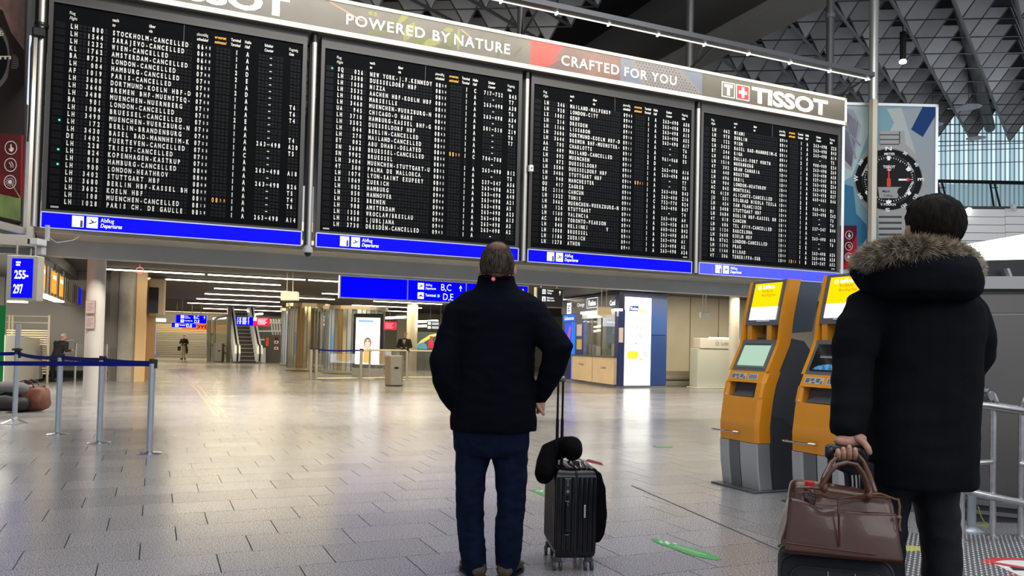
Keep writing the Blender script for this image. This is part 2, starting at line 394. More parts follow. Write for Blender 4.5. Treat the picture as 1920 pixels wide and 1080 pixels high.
# ================================================================== walls and columns of the low hall
WALLG = mat('wall_grey_beige', (.36, .34, .3), .55, var=.05, vs=1.5); WALLB = mat('wall_beige', (.6, .55, .44), .5, var=.05, vs=1.2)
CONC = mat('concrete', (.45, .41, .35), .6, var=.12, vs=3, bump=.1, bs=30)
m = MB(); m.box(-9, -.95, 25.6, 25.9, 0, 3.1); wl = struct(m.build('wall_back', WALLG))
m = MB(); m.box(-1.0, -.93, 25.57, 25.6, 0, 3.1); m.box(-5.4, -5.37, 25.59, 25.6, 0, 3.1); m.box(-3.78, -3.76, 25.59, 25.6, 0, 3.1); m.build('panel_joint', mat('joint_dark', (.06, .055, .05), .6), wl)
m = MB(); m.box(-9, -.95, 25.5, 25.6, 0.05, .22); struct(m.build('baseboard_back', BLACK))
m = MB(); m.box(-9, -.95, 25.48, 25.5, .26, .3); struct(m.build('trim_4', mat('trim_pale', (.5, .47, .4), .4)))
# bulkhead over the check-in row
m = MB(); m.box(-9, -2.02, 16.3, 25.6, 2.78, 6.5); struct(m.build('wall_bulkhead', mat('bulkhead', (.15, .145, .14), .5, var=.05, vs=2)))
m = MB()
for i in range(9): m.box(-4.2, -2.95, 16.26, 16.3, 2.1+.08*i, 2.15+.08*i)
tag(m.build('louvre_panel', mat('louvre', (.22, .23, .24), .4, .4)), 'grey louvred panel at the far left edge beside the blue 255-297 sign', 'louvre')
def column(c, r, h, label, m, n=40):
    q = MB(); q.lathe((c[0], c[1], 0), [(r, 0), (r, h)], n); return struct(sharp(q.build('column', m)), label, 'column')
ck = Vector((-1.06, 17.3, 0))
column(ck, .165, 2.78, 'round pale column behind the belt posts at the left', mat('column_pale', (.5, .46, .42), .55, var=.04, vs=2))
t = thing('notice_board', 'pair of small framed notices on the pale round column', 'notice', ck+Vector((-.08, -.17, 1.5)))
for i in range(2):
    z = 1.48+.29*i; q = MB(frame(ck, (1, -.25, 0))); q.box(-.12, .06, -.185, -.17, z-.125, z+.125); f = q.build('frame', mat('notice_edge', (.25, .15, .1), .5), t)
    q = MB(frame(ck, (1, -.25, 0))); q.box(-.11, .05, -.187, -.185, z-.115, z+.115); q.build('sheet', mat('notice_sheet', (.42, .33, .32), .6), f)
    q = MB(frame(ck, (1, -.25, 0)))
    for j in range(6): rect(q, -.09, .03-.02*(j % 3), z+.07-.028*j, z+.078-.028*j, -.1885)
    q.build('print', mat('notice_ink', (.25, .12, .1), .6), f)
c1 = atZ(237, 716); column((c1.x, c1.y+.28, 0), .27, 3.05, 'thick round concrete column behind the belt posts', CONC)
c2 = atZ(208, 716); q = MB(); q.box(c2.x-.1, c2.x+.1, c2.y+.25, c2.y+.75, 0, 3.05); struct(q.build('wall_pier', mat('pier', (.2, .18, .16), .6)), 'dark narrow pier beside the concrete column', 'pier')
column((17.0, 20.7, 0), .16, 3.02, 'round pale column behind the left orange kiosk', mat('column_pale2', (.55, .52, .47), .55, var=.04, vs=2))
m = MB()
for xx in (-1.02, -1.52):
    m.cyl((xx-.55, 24.4, 0), (xx-.55, 24.4, 1.0), .025, n=8)
g1 = atZ(140, 716); g2 = atZ(198, 716)
t = thing('low_gate', 'thin steel post gate standing by the grey wall behind the pale column', 'gate', g1)
q = MB(); q.cyl(g1, g1+Vector((0, 0, 1.02)), .03, n=10); q.build('post', STEEL, t); q = MB(); q.cyl(g2, g2+Vector((0, 0, 1.02)), .03, n=10); q.build('post', STEEL, t)
q = MB(); q.prism([g1+Vector((0, 0, .3)), g2+Vector((0, 0, .3)), g2+Vector((0, 0, 1.0)), g1+Vector((0, 0, 1.0))], (0, .012, 0)); q.build('glass_pane', mat('clear_pane', (.8, .85, .82), .05, trans=.9, alpha=.25), t)
# beige wall on the right
m = MB(); m.box(15.3, 24.5, 22.7, 22.95, 0, 3.1); wb = struct(m.build('wall_right', WALLB))
m = MB(); [m.box(x, x+.02, 22.685, 22.7, 0, 3.1) for x in (15.4, 16.75, 17.95, 19.2)]; m.build('panel_joint', mat('joint_beige', (.2, .18, .14), .6), wb)
m = MB(); m.bbox(15.3, 16.9, 22.3, 22.7, 0, .16, .02); m.bbox(15.3, 16.9, 22.35, 22.7, .22, .34, .02); m.box(15.3, 16.9, 22.45, 22.7, .16, .5)
tag(m.build('wall_bench', mat('bench_beige', (.42, .38, .3), .5)), 'low beige bench along the wall right of the exchange booth', 'bench')
# service counter with airline name
t = thing('service_counter', 'white service counter standing left of the second pale column', 'counter', (16.6, 21.3, 0))
q = MB(); q.bbox(15.95, 17.6, 21.15, 21.6, .04, 1.28, .02); q.build('body', mat('counter_white', (.62, .64, .57), .35), t)
q = MB(); q.bbox(16.0, 17.6, 21.12, 21.5, 1.28, 1.62, .02); q.build('top_box', mat('counter_top', (.68, .67, .6), .4), t)
q = MB(); q.box(16.35, 17.5, 21.11, 21.14, 1.6, 1.65); q.build('lamp', lit('counter_lamp', (1, .97, .85), 4), t)
q = MB(frame((16.2, 21.11, 0), (1, 0, 0))); ringd(q, .47, 1.45, .055, .07, 0); q.poly([(.42, 0, 1.44), (.47, 0, 1.45), (.52, 0, 1.48), (.47, 0, 1.43)]); text_at(q, 'Lufthansa', .63, 1.4, .11, 0, .9); q.build('lettering', mat('counter_letter', (.3, .3, .27), .5), t)
q = MB(); q.bbox(15.85, 17.7, 21.0, 21.6, 0, .04, .01); q.build('plinth', WHITE, t)
# far end wall with closed roller shutters
SH = mat('shutter', (.42, .38, .3), .45, .3); SH2 = mat('shutter_lit', (.9, .68, .36), .5)  # light on the upper slats is put into a warmer colour
m = MB(); m.box(-1, 40, 64.0, 64.2, 0, 3.2); we = struct(m.build('wall_far', WALLG))
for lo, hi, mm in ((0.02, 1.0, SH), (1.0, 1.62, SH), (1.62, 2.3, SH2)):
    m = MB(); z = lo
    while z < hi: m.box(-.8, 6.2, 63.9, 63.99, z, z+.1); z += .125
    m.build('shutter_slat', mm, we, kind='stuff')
m = MB(); m.box(-.8, 6.2, 63.6, 63.9, 2.3, 3.1); m.build('lintel', mat('lintel', (.25, .23, .17), .5), we)
m = MB(); m.box(-.5, .7, 63.55, 63.6, 2.35, 2.6)
tag(m.build('exit_sign', lit('exit_teal', (.5, .9, .85), 1.2)), 'small pale green lit sign above the far shutters', 'sign')
# shop corner at the left of the passage
a = atZ(258, 716); b = atZ(289, 690)
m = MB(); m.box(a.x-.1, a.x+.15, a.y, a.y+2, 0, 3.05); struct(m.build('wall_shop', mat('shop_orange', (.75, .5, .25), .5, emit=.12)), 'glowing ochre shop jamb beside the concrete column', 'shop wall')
t = thing('corner_shop', 'brown shop side with a red sign and blue poster beside the passage', 'shop', b)
q = MB(); q.box(a.x+.15, b.x, a.y+2, a.y+8, 0, 3.0); q.build('side_wall', mat('shop_brown', (.42, .28, .16), .5), t)
q = MB(); q.box(a.x+.2, a.x+.45, a.y+.3, a.y+1.9, 1.9, 2.62); q.build('black_screen', BLACK_SCREEN, t)
p = at(283, 565, 26); q = MB(frame(p, (1, 0, 0))); q.bbox(-.04, .04, -.3, .3, 0, .42, .01); q.build('red_sign', lit('red_sign', (.8, .05, .04), .6), t)
p = at(289, 660, 30); q = MB(frame(p, (1, 0, 0))); q.bbox(-.05, .05, -.5, .5, -.1, .95, .01); q.build('poster_light', lit('poster_blue', (.12, .35, .8), .7), t)
p0 = at(278, 592, 24); p1 = at(308, 533, 24)
q = MB(); q.bbox(p0.x, p1.x+.05, p0.y-.3, p0.y+.5, p0.z, 3.0, .05)
tag(q.build('ceiling_bulkhead_box', mat('box_tan', (.6, .5, .36), .5)), 'tan box hanging below the ceiling at the shop corner', 'bulkhead')
# ================================================================== departure boards
ROWS = [
"""LH|800|STOCKHOLM-CANCELLED|0645||1|A|-|
LH|1544|SARAJEVO-CANCELLED|0645||1|A|-|
LH|1232|WIEN-CANCELLED|0650||1|A|-|
KL|1762|AMSTERDAM-CANCELLED|0655||2|D|-|
BA|8731|LONDON-CANCELLED|0700||2|E|-|
LH|004|HAMBURG-CANCELLED|0700||1|A|-|
AF|1019|PARIS-CANCELLED|0705||2|D|-|
LH|3600|DORTMUND-KOELN HBF-D|0708||1|A|-|T6
LH|3640|BREMEN BHF-MUENSTEQ-|0708||1|A|-|T6
LH|3488|MUENCHEN-NUERNBERG|0719||1|A|-|T4
BA|901|LONDON-CANCELLED|0725||2|E|-|
LH|1004|BRUESSEL-CANCELLED|0725||1|A|-|
LH|3490|MUENCHEN-WUERZBURG-N|0736||1|A|-|T4
LH|172|BERLIN-BRANDENBURG|0745||1|A|263-498|A20|g
LH|3430|BASEL BAD-MANNHEIM-K|0752||1|A|-|T5
DE|1402|FUERTEVEN-CANCELLED|0755||1|C|-|
LH|228|TRIEST-CANCELLED|0755||1|A|-|
LH|824|KOPENHAGEN-KASTRUP|0755||1|A|263-498|A18|g
LH|010|HAMBURG-CANCELLED|0800||1|A|-|
LH|900|LONDON-HEATHROV|0800||1|A|263-498|B26|g
LH|3402|STUTTGART HBF|0808||1|A|-|T5
LH|3680|BERLIN HBF-KASSEL BH|0809||1|A|-|T4
LH|3602|KOELN HBF|0811|0830|1|A|-|T6
LH|108|MUENCHEN-CANCELLED|0815||1|A|-|
LH|1028|PARIS CH. DE GAULLE|0820||1|A|263-498|A14""",
"""SQ|026|NEW YORK-J.F.KENNEDY|0820||1|C|717-722|B45|g
LH|3500|DUESSELDORF HBF|0824||1|A|-|T7
LH|1058|NIZZA|0825||1|A|263-498|A38
LH|3532|AACHEN HBF-KOELN HBF|0830||1|A|-|T6
LH|1086|MARSEILLE|0835||1|A|263-498|A34
LH|3460|MUENCHEN-WUERZBURG-N|0838||1|A|-|T4
UA|945|CHICAGO-O HARE|0840||1|B|501-510|Z19
LH|3710|HAMBURG-KASSEL BHF-G|0841||1|A|-|T6
LH|3502|DUESSELDORF HBF|0842||1|A|-|T7
LH|044|BERLIN-CANCELLED|0845||1|A|-|
LH|270|MAILAND-CANCELLED|0845||1|A|-|
EY|002|ABU DHABI-DELAYED|0850|0855|1|C|704-708|
SN|2608|BRUESSEL-CANCELLED|0850||||-|
SN|9902|BRUESSEL|0850||1|A|263-498|B12
LH|3404|MUENCHEN-STUTTGART-U|0852||1|A|-|T5
4Y|500|PALMA DE MALLORCA|0855||1|B|537-547|A56
LH|1074|LYON-SAINT EXUPERY|0855||1|A|263-498|A22
LX|1069|ZUERICH|0855||1|A|263-498|A40
LH|002|HAMBURG|0900||1|A|263-498|A21
LH|050|HANNOVER|0900||1|A|263-498|A5
LH|352|BREMEN|0900||1|A|263-498|A23
LH|988|AMSTERDAM|0900||1|A|263-498|A13
LH|1358|WROCLAW/BRESLAU|0900||1|A|263-498|A3
LH|1458|LJUBLJANA|0900||1|A|263-498|A2
LH|3730|DRESDEN-CANCELLED|0902||1|A|-|""",
"""LH|246|MAILAND-MALPENS9|0905||1|A|263-498|A50
LH|928|LONDON-CITY|0905||1|A|263-498|B30
LX|1081|GENF|0905||1|A|263-498|A15
LH|214|DRESDEN|0910||1|A|263-498|A52
LH|1166|LISSABON|0910||1|A|263-498|A17
LH|3606|DORTMUND-KOELN HBF-D|0911||1|A|-|T6
LH|3644|BREMEN BHF-MUENSTER-|0911||1|A|-|T6
AA|705|CHARLOTTE|0915||2|E|961-968|E5
AZ|409|MAILAND-CANCELLED|0915||2|D|-|
LH|092|MUENCHEN|0915||1|A|263-498|A16
LH|072|DUESSELDORF|0920||1|A|263-498|A60
LH|3504|DUESSELDORF HBF|0922||1|A|-|T7
LH|3406|STUTTGART HBF|0924|0951|1|A|-|T5
LH|940|MANCHESTER|0925||1|A|263-498|B43
OU|417|ZAGREB|0930||1|A|263-498|Z16
DE|2114|CANCUN|0935||1|C|752-770|B24
LH|1322|TUNIS|0935||1|A|263-498|B47
LH|3462|MUENCHEN-WUERZBURG-N|0938||1|A|-|T4
LH|126|RTUTTGART|0940||1|A|263-498|A4
LH|1160|VALENCIA|0940||1|A|263-458|A19
AC|841|TORONTO-PEARSON|0945||1|B|660-663|B42
LH|848|HELSINKI       V|0945||1|A|263-498|A34
LH|1008|BRUESSEL|0945||1|A|263-498|A1
LH|1186|ZUERICH|0945||1|A|263-498|A2
LH|1278|ATHEN|0945||1|A|263-498|A24""",
"""LH|462|MIAMI|0950||1|A|263-498|Z25
LH|978|DUBLIN|0950||1|A|263-498|B43
OS|122|WIEN|0950||1|A|263-498|A14
LH|3432|BASEL BAD-MANNHEIM-K|0952||1|A|-|T5
BT|244|RIGA|0955||2|E|908-909|E24
LH|438|DALLAS-FORT WORTH|0955||1|A|263-498|Z69
LH|1514|NUERNBERG|0955||1|A|263-498|A50
4Y|302|GRAN CANARIA|1000||1|B|537-547|B19
LH|440|HOUSTON|1000||1|A|263-498|Z54
LH|696|ERBIL|1000||1|A|263-498|B32
LH|904|LONDON-HEATHROW|1000||1|A|263-498|B27
AC|845|MONTREAL|1005||1|B|660-663|B46
FR|4120|ALICANTE-CANCELLED|1005||2|E|-|
JU|331|BELGRAD NIKOLA TESLA|1005||2|E|960-961|D1
LH|454|SAN FRANCISCO|1005||1|A|263-498|Z62
LH|3408|STUTTGART HBF|1008||1|A|-|T5
LH|3684|BERLIN HBF-KASSEL BH|1009||1|A|-|T4
4Y|010|CANCUN|1010||1|B|537-547|B44
LH|686|TEL AVIV-CANCELLED|1010||1|A|-|
LH|1124|BARCELONA|1010||1|A|263-498|A10
LH|3608|KOELN HBF|1011||1|A|-|T6
BA|8762|LONDON-CANCELLED|1015||2|E|-|
LH|1394|PRAG|1015||1|A|263-498|A26
LH|1144|BILBAO|1020||1|A|263-498|A28
4Y|306|TENERIFFA-SUR|1020|1015|1|B|537-547|A52"""]
BFRAME = mat('board_frame', (.055, .052, .047), .42, .3, var=.06, vs=3); BFACE = mat('board_face', (.0045, .005, .006), .6, var=.1, vs=3, spec=.03)
FLAP = mat('flap', (.015, .0155, .018), .6, var=.25, vs=14, spec=.05); FLAPD = mat('flap_dark', (.004, .004, .006), .5, spec=.1)
INK = mat('board_ink', (.93, .92, .86), .6); AMBER = mat('amber_ink', (.98, .5, .06), .6); LED = lit('green_led', (.05, .95, .45), 2.2)
BY = 13.0
BL = [(-1.521, 2.075, 'leftmost of the four departure boards, listing Stockholm to Paris'), (2.30, 5.855, 'second departure board from the left, listing New York to Dresden'),
      (6.035, 9.60, 'third departure board from the left, listing Mailand to Athen'), (9.77, 13.47, 'rightmost of the four departure boards, listing Miami to Teneriffa')]
for bi, (L, R, lab) in enumerate(BL):
    sx = (R-L)/3.596
    X = lambda u: L+(u+1.521)*sx
    t = thing('departure_board', 'large black split-flap board, '+lab, 'departure board', (L, BY, 2.733), 'split-flap departure boards in a row')
    q = MB(); q.box(L, R, BY+.03, BY+.32, 2.963, 6.149); q.build('case', BFRAME, t)
    q = MB(); o0, o1, i0, i1 = L, R, X(-1.462), X(2.01)   # frame border
    zt, zb = 5.955, 3.0
    q.box(o0, i0, BY-.015, BY+.04, 2.963, 6.149); q.box(i1, o1, BY-.015, BY+.04, 2.963, 6.149); q.box(i0, i1, BY-.015, BY+.04, zt, 6.149); q.box(i0, i1, BY-.015, BY+.04, 2.963, zb)
    q.build('frame', BFRAME, t)
    q = MB(); q.box(i0, i1, BY+.012, BY+.03, zb, zt); q.build('face', BFACE, t)
    q = MB(); q.box(X(.25), X(.256), BY+.006, BY+.012, 5.70, zt); q.build('face_joint', mat('joint_light', (.12, .12, .12), .4), t)
    # flap windows, two leaves each
    fl_ = MB(); fd = MB()
    cols = [-1.252+.0548*(i+.5)-.003 for i in range(9)]+[-.712+.0548*(i+.5)-.003 for i in range(20)]+[.437+.0535*(i+.5) for i in range(4)]+[.708+.0555*(i+.5) for i in range(4)]+[1.013, 1.174]+[1.333+.0545*(i+.5) for i in range(7)]+[1.82+.0545*(i+.5) for i in range(3)]
    for r in range(25):
        z = 5.648-.105*r
        for c in cols:
            x = X(c); hw = .0215*sx
            for a, b in ((-.045, -.003), (.002, .044)):
                fl_.add([(x-hw, BY+.0115, z+a), (x+hw, BY+.0115, z+a), (x+hw, BY+.004, z+a+.004), (x-hw, BY+.004, z+a+.004), (x-hw, BY+.004, z+b), (x+hw, BY+.004, z+b)], [(0, 1, 2, 3), (3, 2, 5, 4)])
        fd.box(X(-1.435), X(-1.31), BY+.004, BY+.0118, z-.044, z+.044)
    fl_.build('flap', FLAP, t, kind='stuff', fix=False); fd.build('indicator_window', FLAPD, t, kind='stuff')
    for r, line in enumerate(ROWS[bi].split('\n')):
        f = line.split('|'); z = 5.648-.105*r-.034; H = .073; W = .036*sx; y = BY+.0005
        q = MB()
        for i, ch in enumerate(f[0]): cell(q, ch, X(cols[i]), z, W, H, y)
        for i, ch in enumerate(f[1].rjust(8)):
            if i > 1 and ch != ' ': cell(q, ch, X(cols[i]), z, W, H, y)
        for i, ch in enumerate(f[2][:20]):
            if ch != ' ': cell(q, ch, X(cols[9+i]), z, W, H, y)
        def tm4(q, s, c0):
            for i, ch in enumerate(s):
                if i < 2: cell(q, ch, X(cols[c0+i]), z, W, H, y)
                else: cell(q, ch, X(cols[c0+i]), z+.016, W*.68, H*.6, y)
        tm4(q, f[3], 29)
        if f[5]: cell(q, f[5], X(cols[37]), z, W, H, y)
        if f[6]: cell(q, f[6], X(cols[38]), z, W, H, y)
        if f[7] == '-': q.box(X(cols[42])-.018, X(cols[42])+.018, y-.001, y, z+.028, z+.04)
        else:
            for i, ch in enumerate(f[7]):
                if ch == '-': q.box(X(cols[39+i])-.018, X(cols[39+i])+.018, y-.001, y, z+.028, z+.04)
                else: cell(q, ch, X(cols[39+i]), z, W, H, y)
        for i, ch in enumerate(f[8]): cell(q, ch, X(cols[46+i]), z, W, H, y)
        q.build('flight_row', INK, t, fix=False, kind='stuff')
        if f[4]:
            q = MB(); tm4(q, f[4], 33); q.build('estimate_digits', AMBER, t, fix=False, label='amber estimated time')
        if len(f) > 9:
            q = MB(); q.ell((X(-1.34), BY-.004, z+.034), .014, .008, .014, 10, 6); q.build('signal_lamp', LED, t, label='glowing green signal lamp')
    # column headings
    q = MB(); qa = MB(); h = .044
    for u, a, b in ((-1.262, 'Flug', 'Flight'), (-.712, 'nach', 'to'), (-.225, 'über', 'via'), (.437, 'planmäßig', 'scheduled'), (.925, 'Terminal', 'Terminal'), (1.13, 'Halle', 'Hall'), (1.425, 'Schalter', 'Counter'), (1.8, 'Flugsteig', 'Gate')):
        wf = .62 if len(a) > 6 else .72
        text_at(q, a, X(u), 5.822, h, BY+.009, wf, .02); text_at(q, b, X(u), 5.748, h, BY+.009, wf*.98, .02, .25)
    text_at(qa, 'erwartet', X(.69), 5.822, h, BY+.009, .72, .02); text_at(qa, 'estimated', X(.69), 5.748, h, BY+.009, .66, .02, .25)
    q.build('heading_text', INK, t, fix=False, kind='stuff'); qa.build('amber_heading', AMBER, t, fix=False, kind='stuff', label='amber column heading')
    sxx = X(-1.41) if bi < 2 else X(1.88)
    q = MB(); q.box(sxx, sxx+.1, BY+.006, BY+.012, 3.03, 3.055); q.build('maker_plate', mat('plate', (.45, .45, .43), .4, .4), t)
    # blue strip below
    q = MB(); q.box(L, R, BY-.016, BY+.16, 2.733, 2.963); q.build('strip_case', BFRAME, t)
    q = MB(); q.box(L, R, BY-.02, BY-.0162, 2.737, 2.959); s = q.build('blue_strip', [BLUE, BLUE, BLUE, mat('blue_strip_dim', (.04, .05, .8), .4, emit=.75)][bi], t)
    q = MB()
    q.box(L-.005, R+.005, BY-.026, BY-.018, 2.95, 2.966); q.box(L-.005, R+.005, BY-.026, BY-.018, 2.73, 2.742); q.box(L-.005, L+.012, BY-.026, BY-.018, 2.73, 2.966); q.box(R-.012, R+.005, BY-.026, BY-.018, 2.73, 2.966)
    q.build('strip_edge', mat('strip_edge', (.45, .48, .62), .3, .3, emit=.3), s)
    q = MB(); rect(q, X(-1.132), X(-.984), 2.775, 2.935, BY-.022); rect(q, X(-.949), X(-.804), 2.775, 2.935, BY-.022)
    text_at(q, 'Abflug', X(-.77), 2.868, .058, BY-.022, .8, .02); text_at(q, 'Departures', X(-.77), 2.792, .056, BY-.022, .74, .015, .25)
    q.build('strip_print', SIGNW, s, fix=False)
    q = MB(); text_at(q, 'i', X(-1.03), 2.785, .09, BY-.025, 1.3, .05); plane_icon(q, X(-.945), 2.79, .135*sx, BY-.025); q.build('pictogram', mat('sign_ink', (.05, .07, .12), .5), s, fix=False)
# ------------------------------------------------------------------ header banner
HB0, HB1, HZ0, HZ1 = -1.52, 13.49, 6.149, 6.735; HY = 12.86
t = thing('banner_sign', 'long illuminated watch advertising banner along the top of the boards', 'banner', (HB0, HY, HZ0))
FRM = mat('banner_frame', (.93, .88, .72), .4, emit=.12, ecol=(1, .93, .7))  # faint glow stands in for the rail lamps' light on the frame
q = MB(); q.box(HB0, HB1, HY, HY+.35, HZ0, HZ1); q.build('case', mat('banner_case', (.2, .19, .17), .5), t)
q = MB(); q.box(HB0, HB1, HY-.02, HY+.02, HZ0, HZ0+.075); q.box(HB0, HB1, HY-.02, HY+.02, HZ1-.055, HZ1); q.box(HB1-.05, HB1, HY-.02, HY+.02, HZ0, HZ1); q.build('frame', FRM, t)
y = HY-.003
BZ = HZ0+.075; TZ = HZ1-.055
def strip(nm, x0, x1, m, lab=None):
    q = MB(); q.box(x0, x1, y, HY, BZ, TZ); return q.build(nm, m, t, label=lab)
p1 = strip('print_panel', HB0, 5.94, mat('banner_bronze', (0.121, 0.102, 0.072), .35, var=.25, vs=1.1, emit=.06), 'bronze print panel with green leaves')
p2 = strip('print_panel', 5.94, 7.81, mat('banner_brown', (0.165, 0.077, 0.050), .35, var=.3, vs=1.3, emit=.06), 'red and brown print panel')
p3 = strip('print_panel', 7.81, 9.68, mat('banner_bluegrey', (0.149, 0.171, 0.220), .35, var=.15, vs=1.5, emit=.06), 'blue-grey dotted print panel')
p4 = strip('print_panel', 9.68, HB1-.05, mat('banner_umber', (0.105, 0.091, 0.066), .35, var=.2, vs=1, emit=.05), 'umber print panel with logo')
rnd = random.Random(3); gl = [MB(), MB(), MB()]
def leaf(mb, x, z, l, wd, a, yy):
    P = [(0, 0), (.25, .4), (.55, .5), (.85, .28), (1, 0), (.8, -.3), (.5, -.45), (.2, -.3)]; ca, sa = math.cos(a), math.sin(a)
    pts = [(x+(px_*l)*ca-(pz*wd)*sa, yy, min(max(z+(px_*l)*sa+(pz*wd)*ca, BZ), TZ)) for px_, pz in P]; mb.poly(pts)
for (x, z, l, wd, a, k) in ((2.95, 6.24, .75, .12, .35, 0), (3.1, 6.42, .6, .1, -.1, 1), (3.3, 6.55, .5, .08, .1, 0), (3.62, 6.24, .4, .17, 1.1, 2), (3.72, 6.25, .34, .2, .3, 0), (3.95, 6.24, .36, .15, .4, 2), (4.2, 6.26, .35, .13, -.1, 1), (4.42, 6.24, .45, .12, 1.5, 0), (4.58, 6.24, .42, .07, 1.57, 2), (4.9, 6.26, .4, .1, 1.3, 1),
    (5.3, 6.24, .4, .1, 1.2, 1), (3.0, 6.6, .1, .08, 0, 2), (3.1, 6.56, .09, .08, 1, 2), (4.3, 6.55, .2, .09, .2, 2), (5.6, 6.3, .3, .06, .9, 1), (3.5, 6.5, .35, .1, .9, 2)): leaf(gl[k], x, z, l, wd, a, y-.001-.0006*k)
for k, c in enumerate(((.13, .14, .03), (.09, .095, .03), (.24, .23, .04))): gl[k].build('printed_leaves', mat('print_leaf%d' % k, c, .4, emit=.05), p1, fix=False)
q = MB(); q.poly([(2.36, y-.001, 6.66), (2.42, y-.001, 6.66), (2.95, y-.001, 6.45), (2.9, y-.001, 6.44)]); q.poly([(4.6, y-.001, 6.62), (4.66, y-.001, 6.62), (4.85, y-.001, 6.5), (4.82, y-.001, 6.5)]); q.build('printed_streak', mat('print_streak', (.5, .25, .1), .4, emit=.05), p1, fix=False)
q = MB(); q.poly([(5.945, y-.001, BZ), (6.2, y-.001, BZ), (6.45, y-.001, 6.45), (6.6, y-.001, TZ), (5.945, y-.001, TZ)]); q.poly([(6.25, y-.001, BZ+.05), (6.5, y-.001, 6.45), (6.53, y-.001, 6.44), (6.3, y-.001, BZ+.03)]); q.build('printed_shape', mat('print_red', (.75, .05, .03), .4, emit=.08), p2, fix=False)
q = MB()
for i in range(8):
    for j in range(9):
        xx = 5.99+.06*i+.03*(j % 2); zz = BZ+.03+.045*j
        if zz < TZ-.02 and xx < 6.35: disc(q, xx, zz, .012, y-.002, 8)
q.build('printed_dots', mat('print_reddk', (.4, .02, .02), .4), p2, fix=False)
q = MB(); q.poly([(8.0, y-.001, TZ), (8.2, y-.001, 6.35), (8.35, y-.001, BZ), (9.66, y-.001, BZ), (9.66, y-.001, 6.3), (9.2, y-.001, TZ-.03), (9.0, y-.001, TZ)]); q.build('printed_shape', mat('print_pale', (.22, .2, .19), .4), p3, fix=False)
q = MB()
for i in range(22):
    for j in range(8):
        xx = 8.12+.072*i+.036*(j % 2); zz = BZ+.03+.055*j
        if zz < TZ-.02 and xx < 9.6-(zz-6.3)*1.6 and xx > 8.38-(zz-BZ)*.7: q.poly([(xx-.02, y-.002, zz), (xx, y-.002, zz-.02), (xx+.02, y-.002, zz), (xx, y-.002, zz+.02)])
q.build('printed_dots', mat('print_dot', (.1, .085, .09), .4), p3, fix=False)
LETW = mat('banner_letter', (.93, .92, .88), .4, emit=.5); LY = y-.006
def letters(s, x0, x1, z0, z1, bold, par, sp=1.0, sz=None):
    q = MB(); text_fit(q, s, x0, x1, z0, z1, LY, bold, 0, sp); o = q.build('lettering', LETW, par, fix=False); return o
letters('POWERED BY', 2.655, 4.43, 6.345, 6.522, .012, p1, 1.15); letters('NATURE', 4.504, 5.54, 6.34, 6.522, .012, p1, 1.15)
letters('CRAFTED', 6.56, 7.775, 6.33, 6.515, .012, p2, 1.15); letters('FOR YOU', 7.893, 9.067, 6.335, 6.51, .008, p3, 1.15)
letters('TISSOT', 10.91, 12.955, 6.275, 6.605, .04, p4)
letters('TISSOT', -.32, 1.765, 6.272, 6.60, .04, p1)
for ox in (0, -11.23):
    par = p4 if ox == 0 else p1
    q = MB(); rect(q, 10.157+ox, 10.486+ox, 6.289, 6.59, LY+.004); rect(q, 10.516+ox, 10.852+ox, 6.289, 6.59, LY+.004); q.build('logo_box', LETW, par, fix=False)
    q = MB(); rect(q, 10.175+ox, 10.468+ox, 6.305, 6.574, LY+.002); q.build('logo_field', mat('logo_umber', (.17, .15, .11), .4), par, fix=False)
    q = MB(); rect(q, 10.534+ox, 10.834+ox, 6.305, 6.574, LY+.002); q.build('logo_field', mat('logo_red', (.75, .03, .02), .4, emit=.25), par, fix=False)
    q = MB(); c = 10.684+ox; rect(q, c-.032, c+.032, 6.335, 6.544, LY); rect(q, c-.105, c+.105, 6.408, 6.472, LY); c = 10.32+ox; rect(q, c-.035, c+.035, 6.33, 6.5, LY); rect(q, c-.105, c+.105, 6.49, 6.55, LY); q.build('logo_mark', LETW, par, fix=False)
# ------------------------------------------------------------------ posts between boards
POLE = mat('pole_satin', (.5, .48, .43), .3, .8)
PX = [(-1.60, 'bright steel post left of the first departure board'), (2.187, 'steel post between the first and second departure boards'), (5.945, 'steel post between the second and third departure boards'),
      (9.685, 'steel post between the third and fourth departure boards')]
PG = 'round steel posts carrying the boards'
for i, (x, lab) in enumerate(PX):
    t = thing('support_post', lab, 'post', (x, 12.98, 2.7), PG)
    q = MB(); q.cyl((x, 12.97, 2.74), (x, 12.97, 6.0 if i else 9.9), .042, n=20); sharp(q.build('tube', POLE, t))
    if i:
        q = MB(); q.cyl((x, 12.97, 6.0), (x, 12.97, 6.15), .045, n=20); sharp(q.build('cap', BLACK, t))
    q = MB(); q.box(x-.05, x+.05, 13.1, 13.2, 2.76, 6.15); q.build('rear_rail', BLACK, t)
    q = MB(); q.cyl((x, 13.3, 6.2), (x, 13.3, 10.9), .075, n=16); sharp(q.build('upper_post', mat('upper_post', (.06, .06, .063), .45, .3), t), 30)
x = 13.75
t = thing('support_post', 'dark round post rising behind the right end of the banner', 'post', (x, 13.4, 3), PG)
q = MB(); q.cyl((x-.1, 13.5, 3.2), (x-.1, 13.5, 10.24), .085, n=16); sharp(q.build('tube', mat('upper_post', (.06, .06, .063), .45, .3), t)); q = MB(); q.cyl((x-.1, 13.5, 8.75), (x-.1, 13.5, 8.85), .11, n=16); q.build('collar', DKGREY, t)
t = thing('support_post', 'thick pole with brightly lit lower half right of the boards', 'post', (14.45, 13, 3), PG)
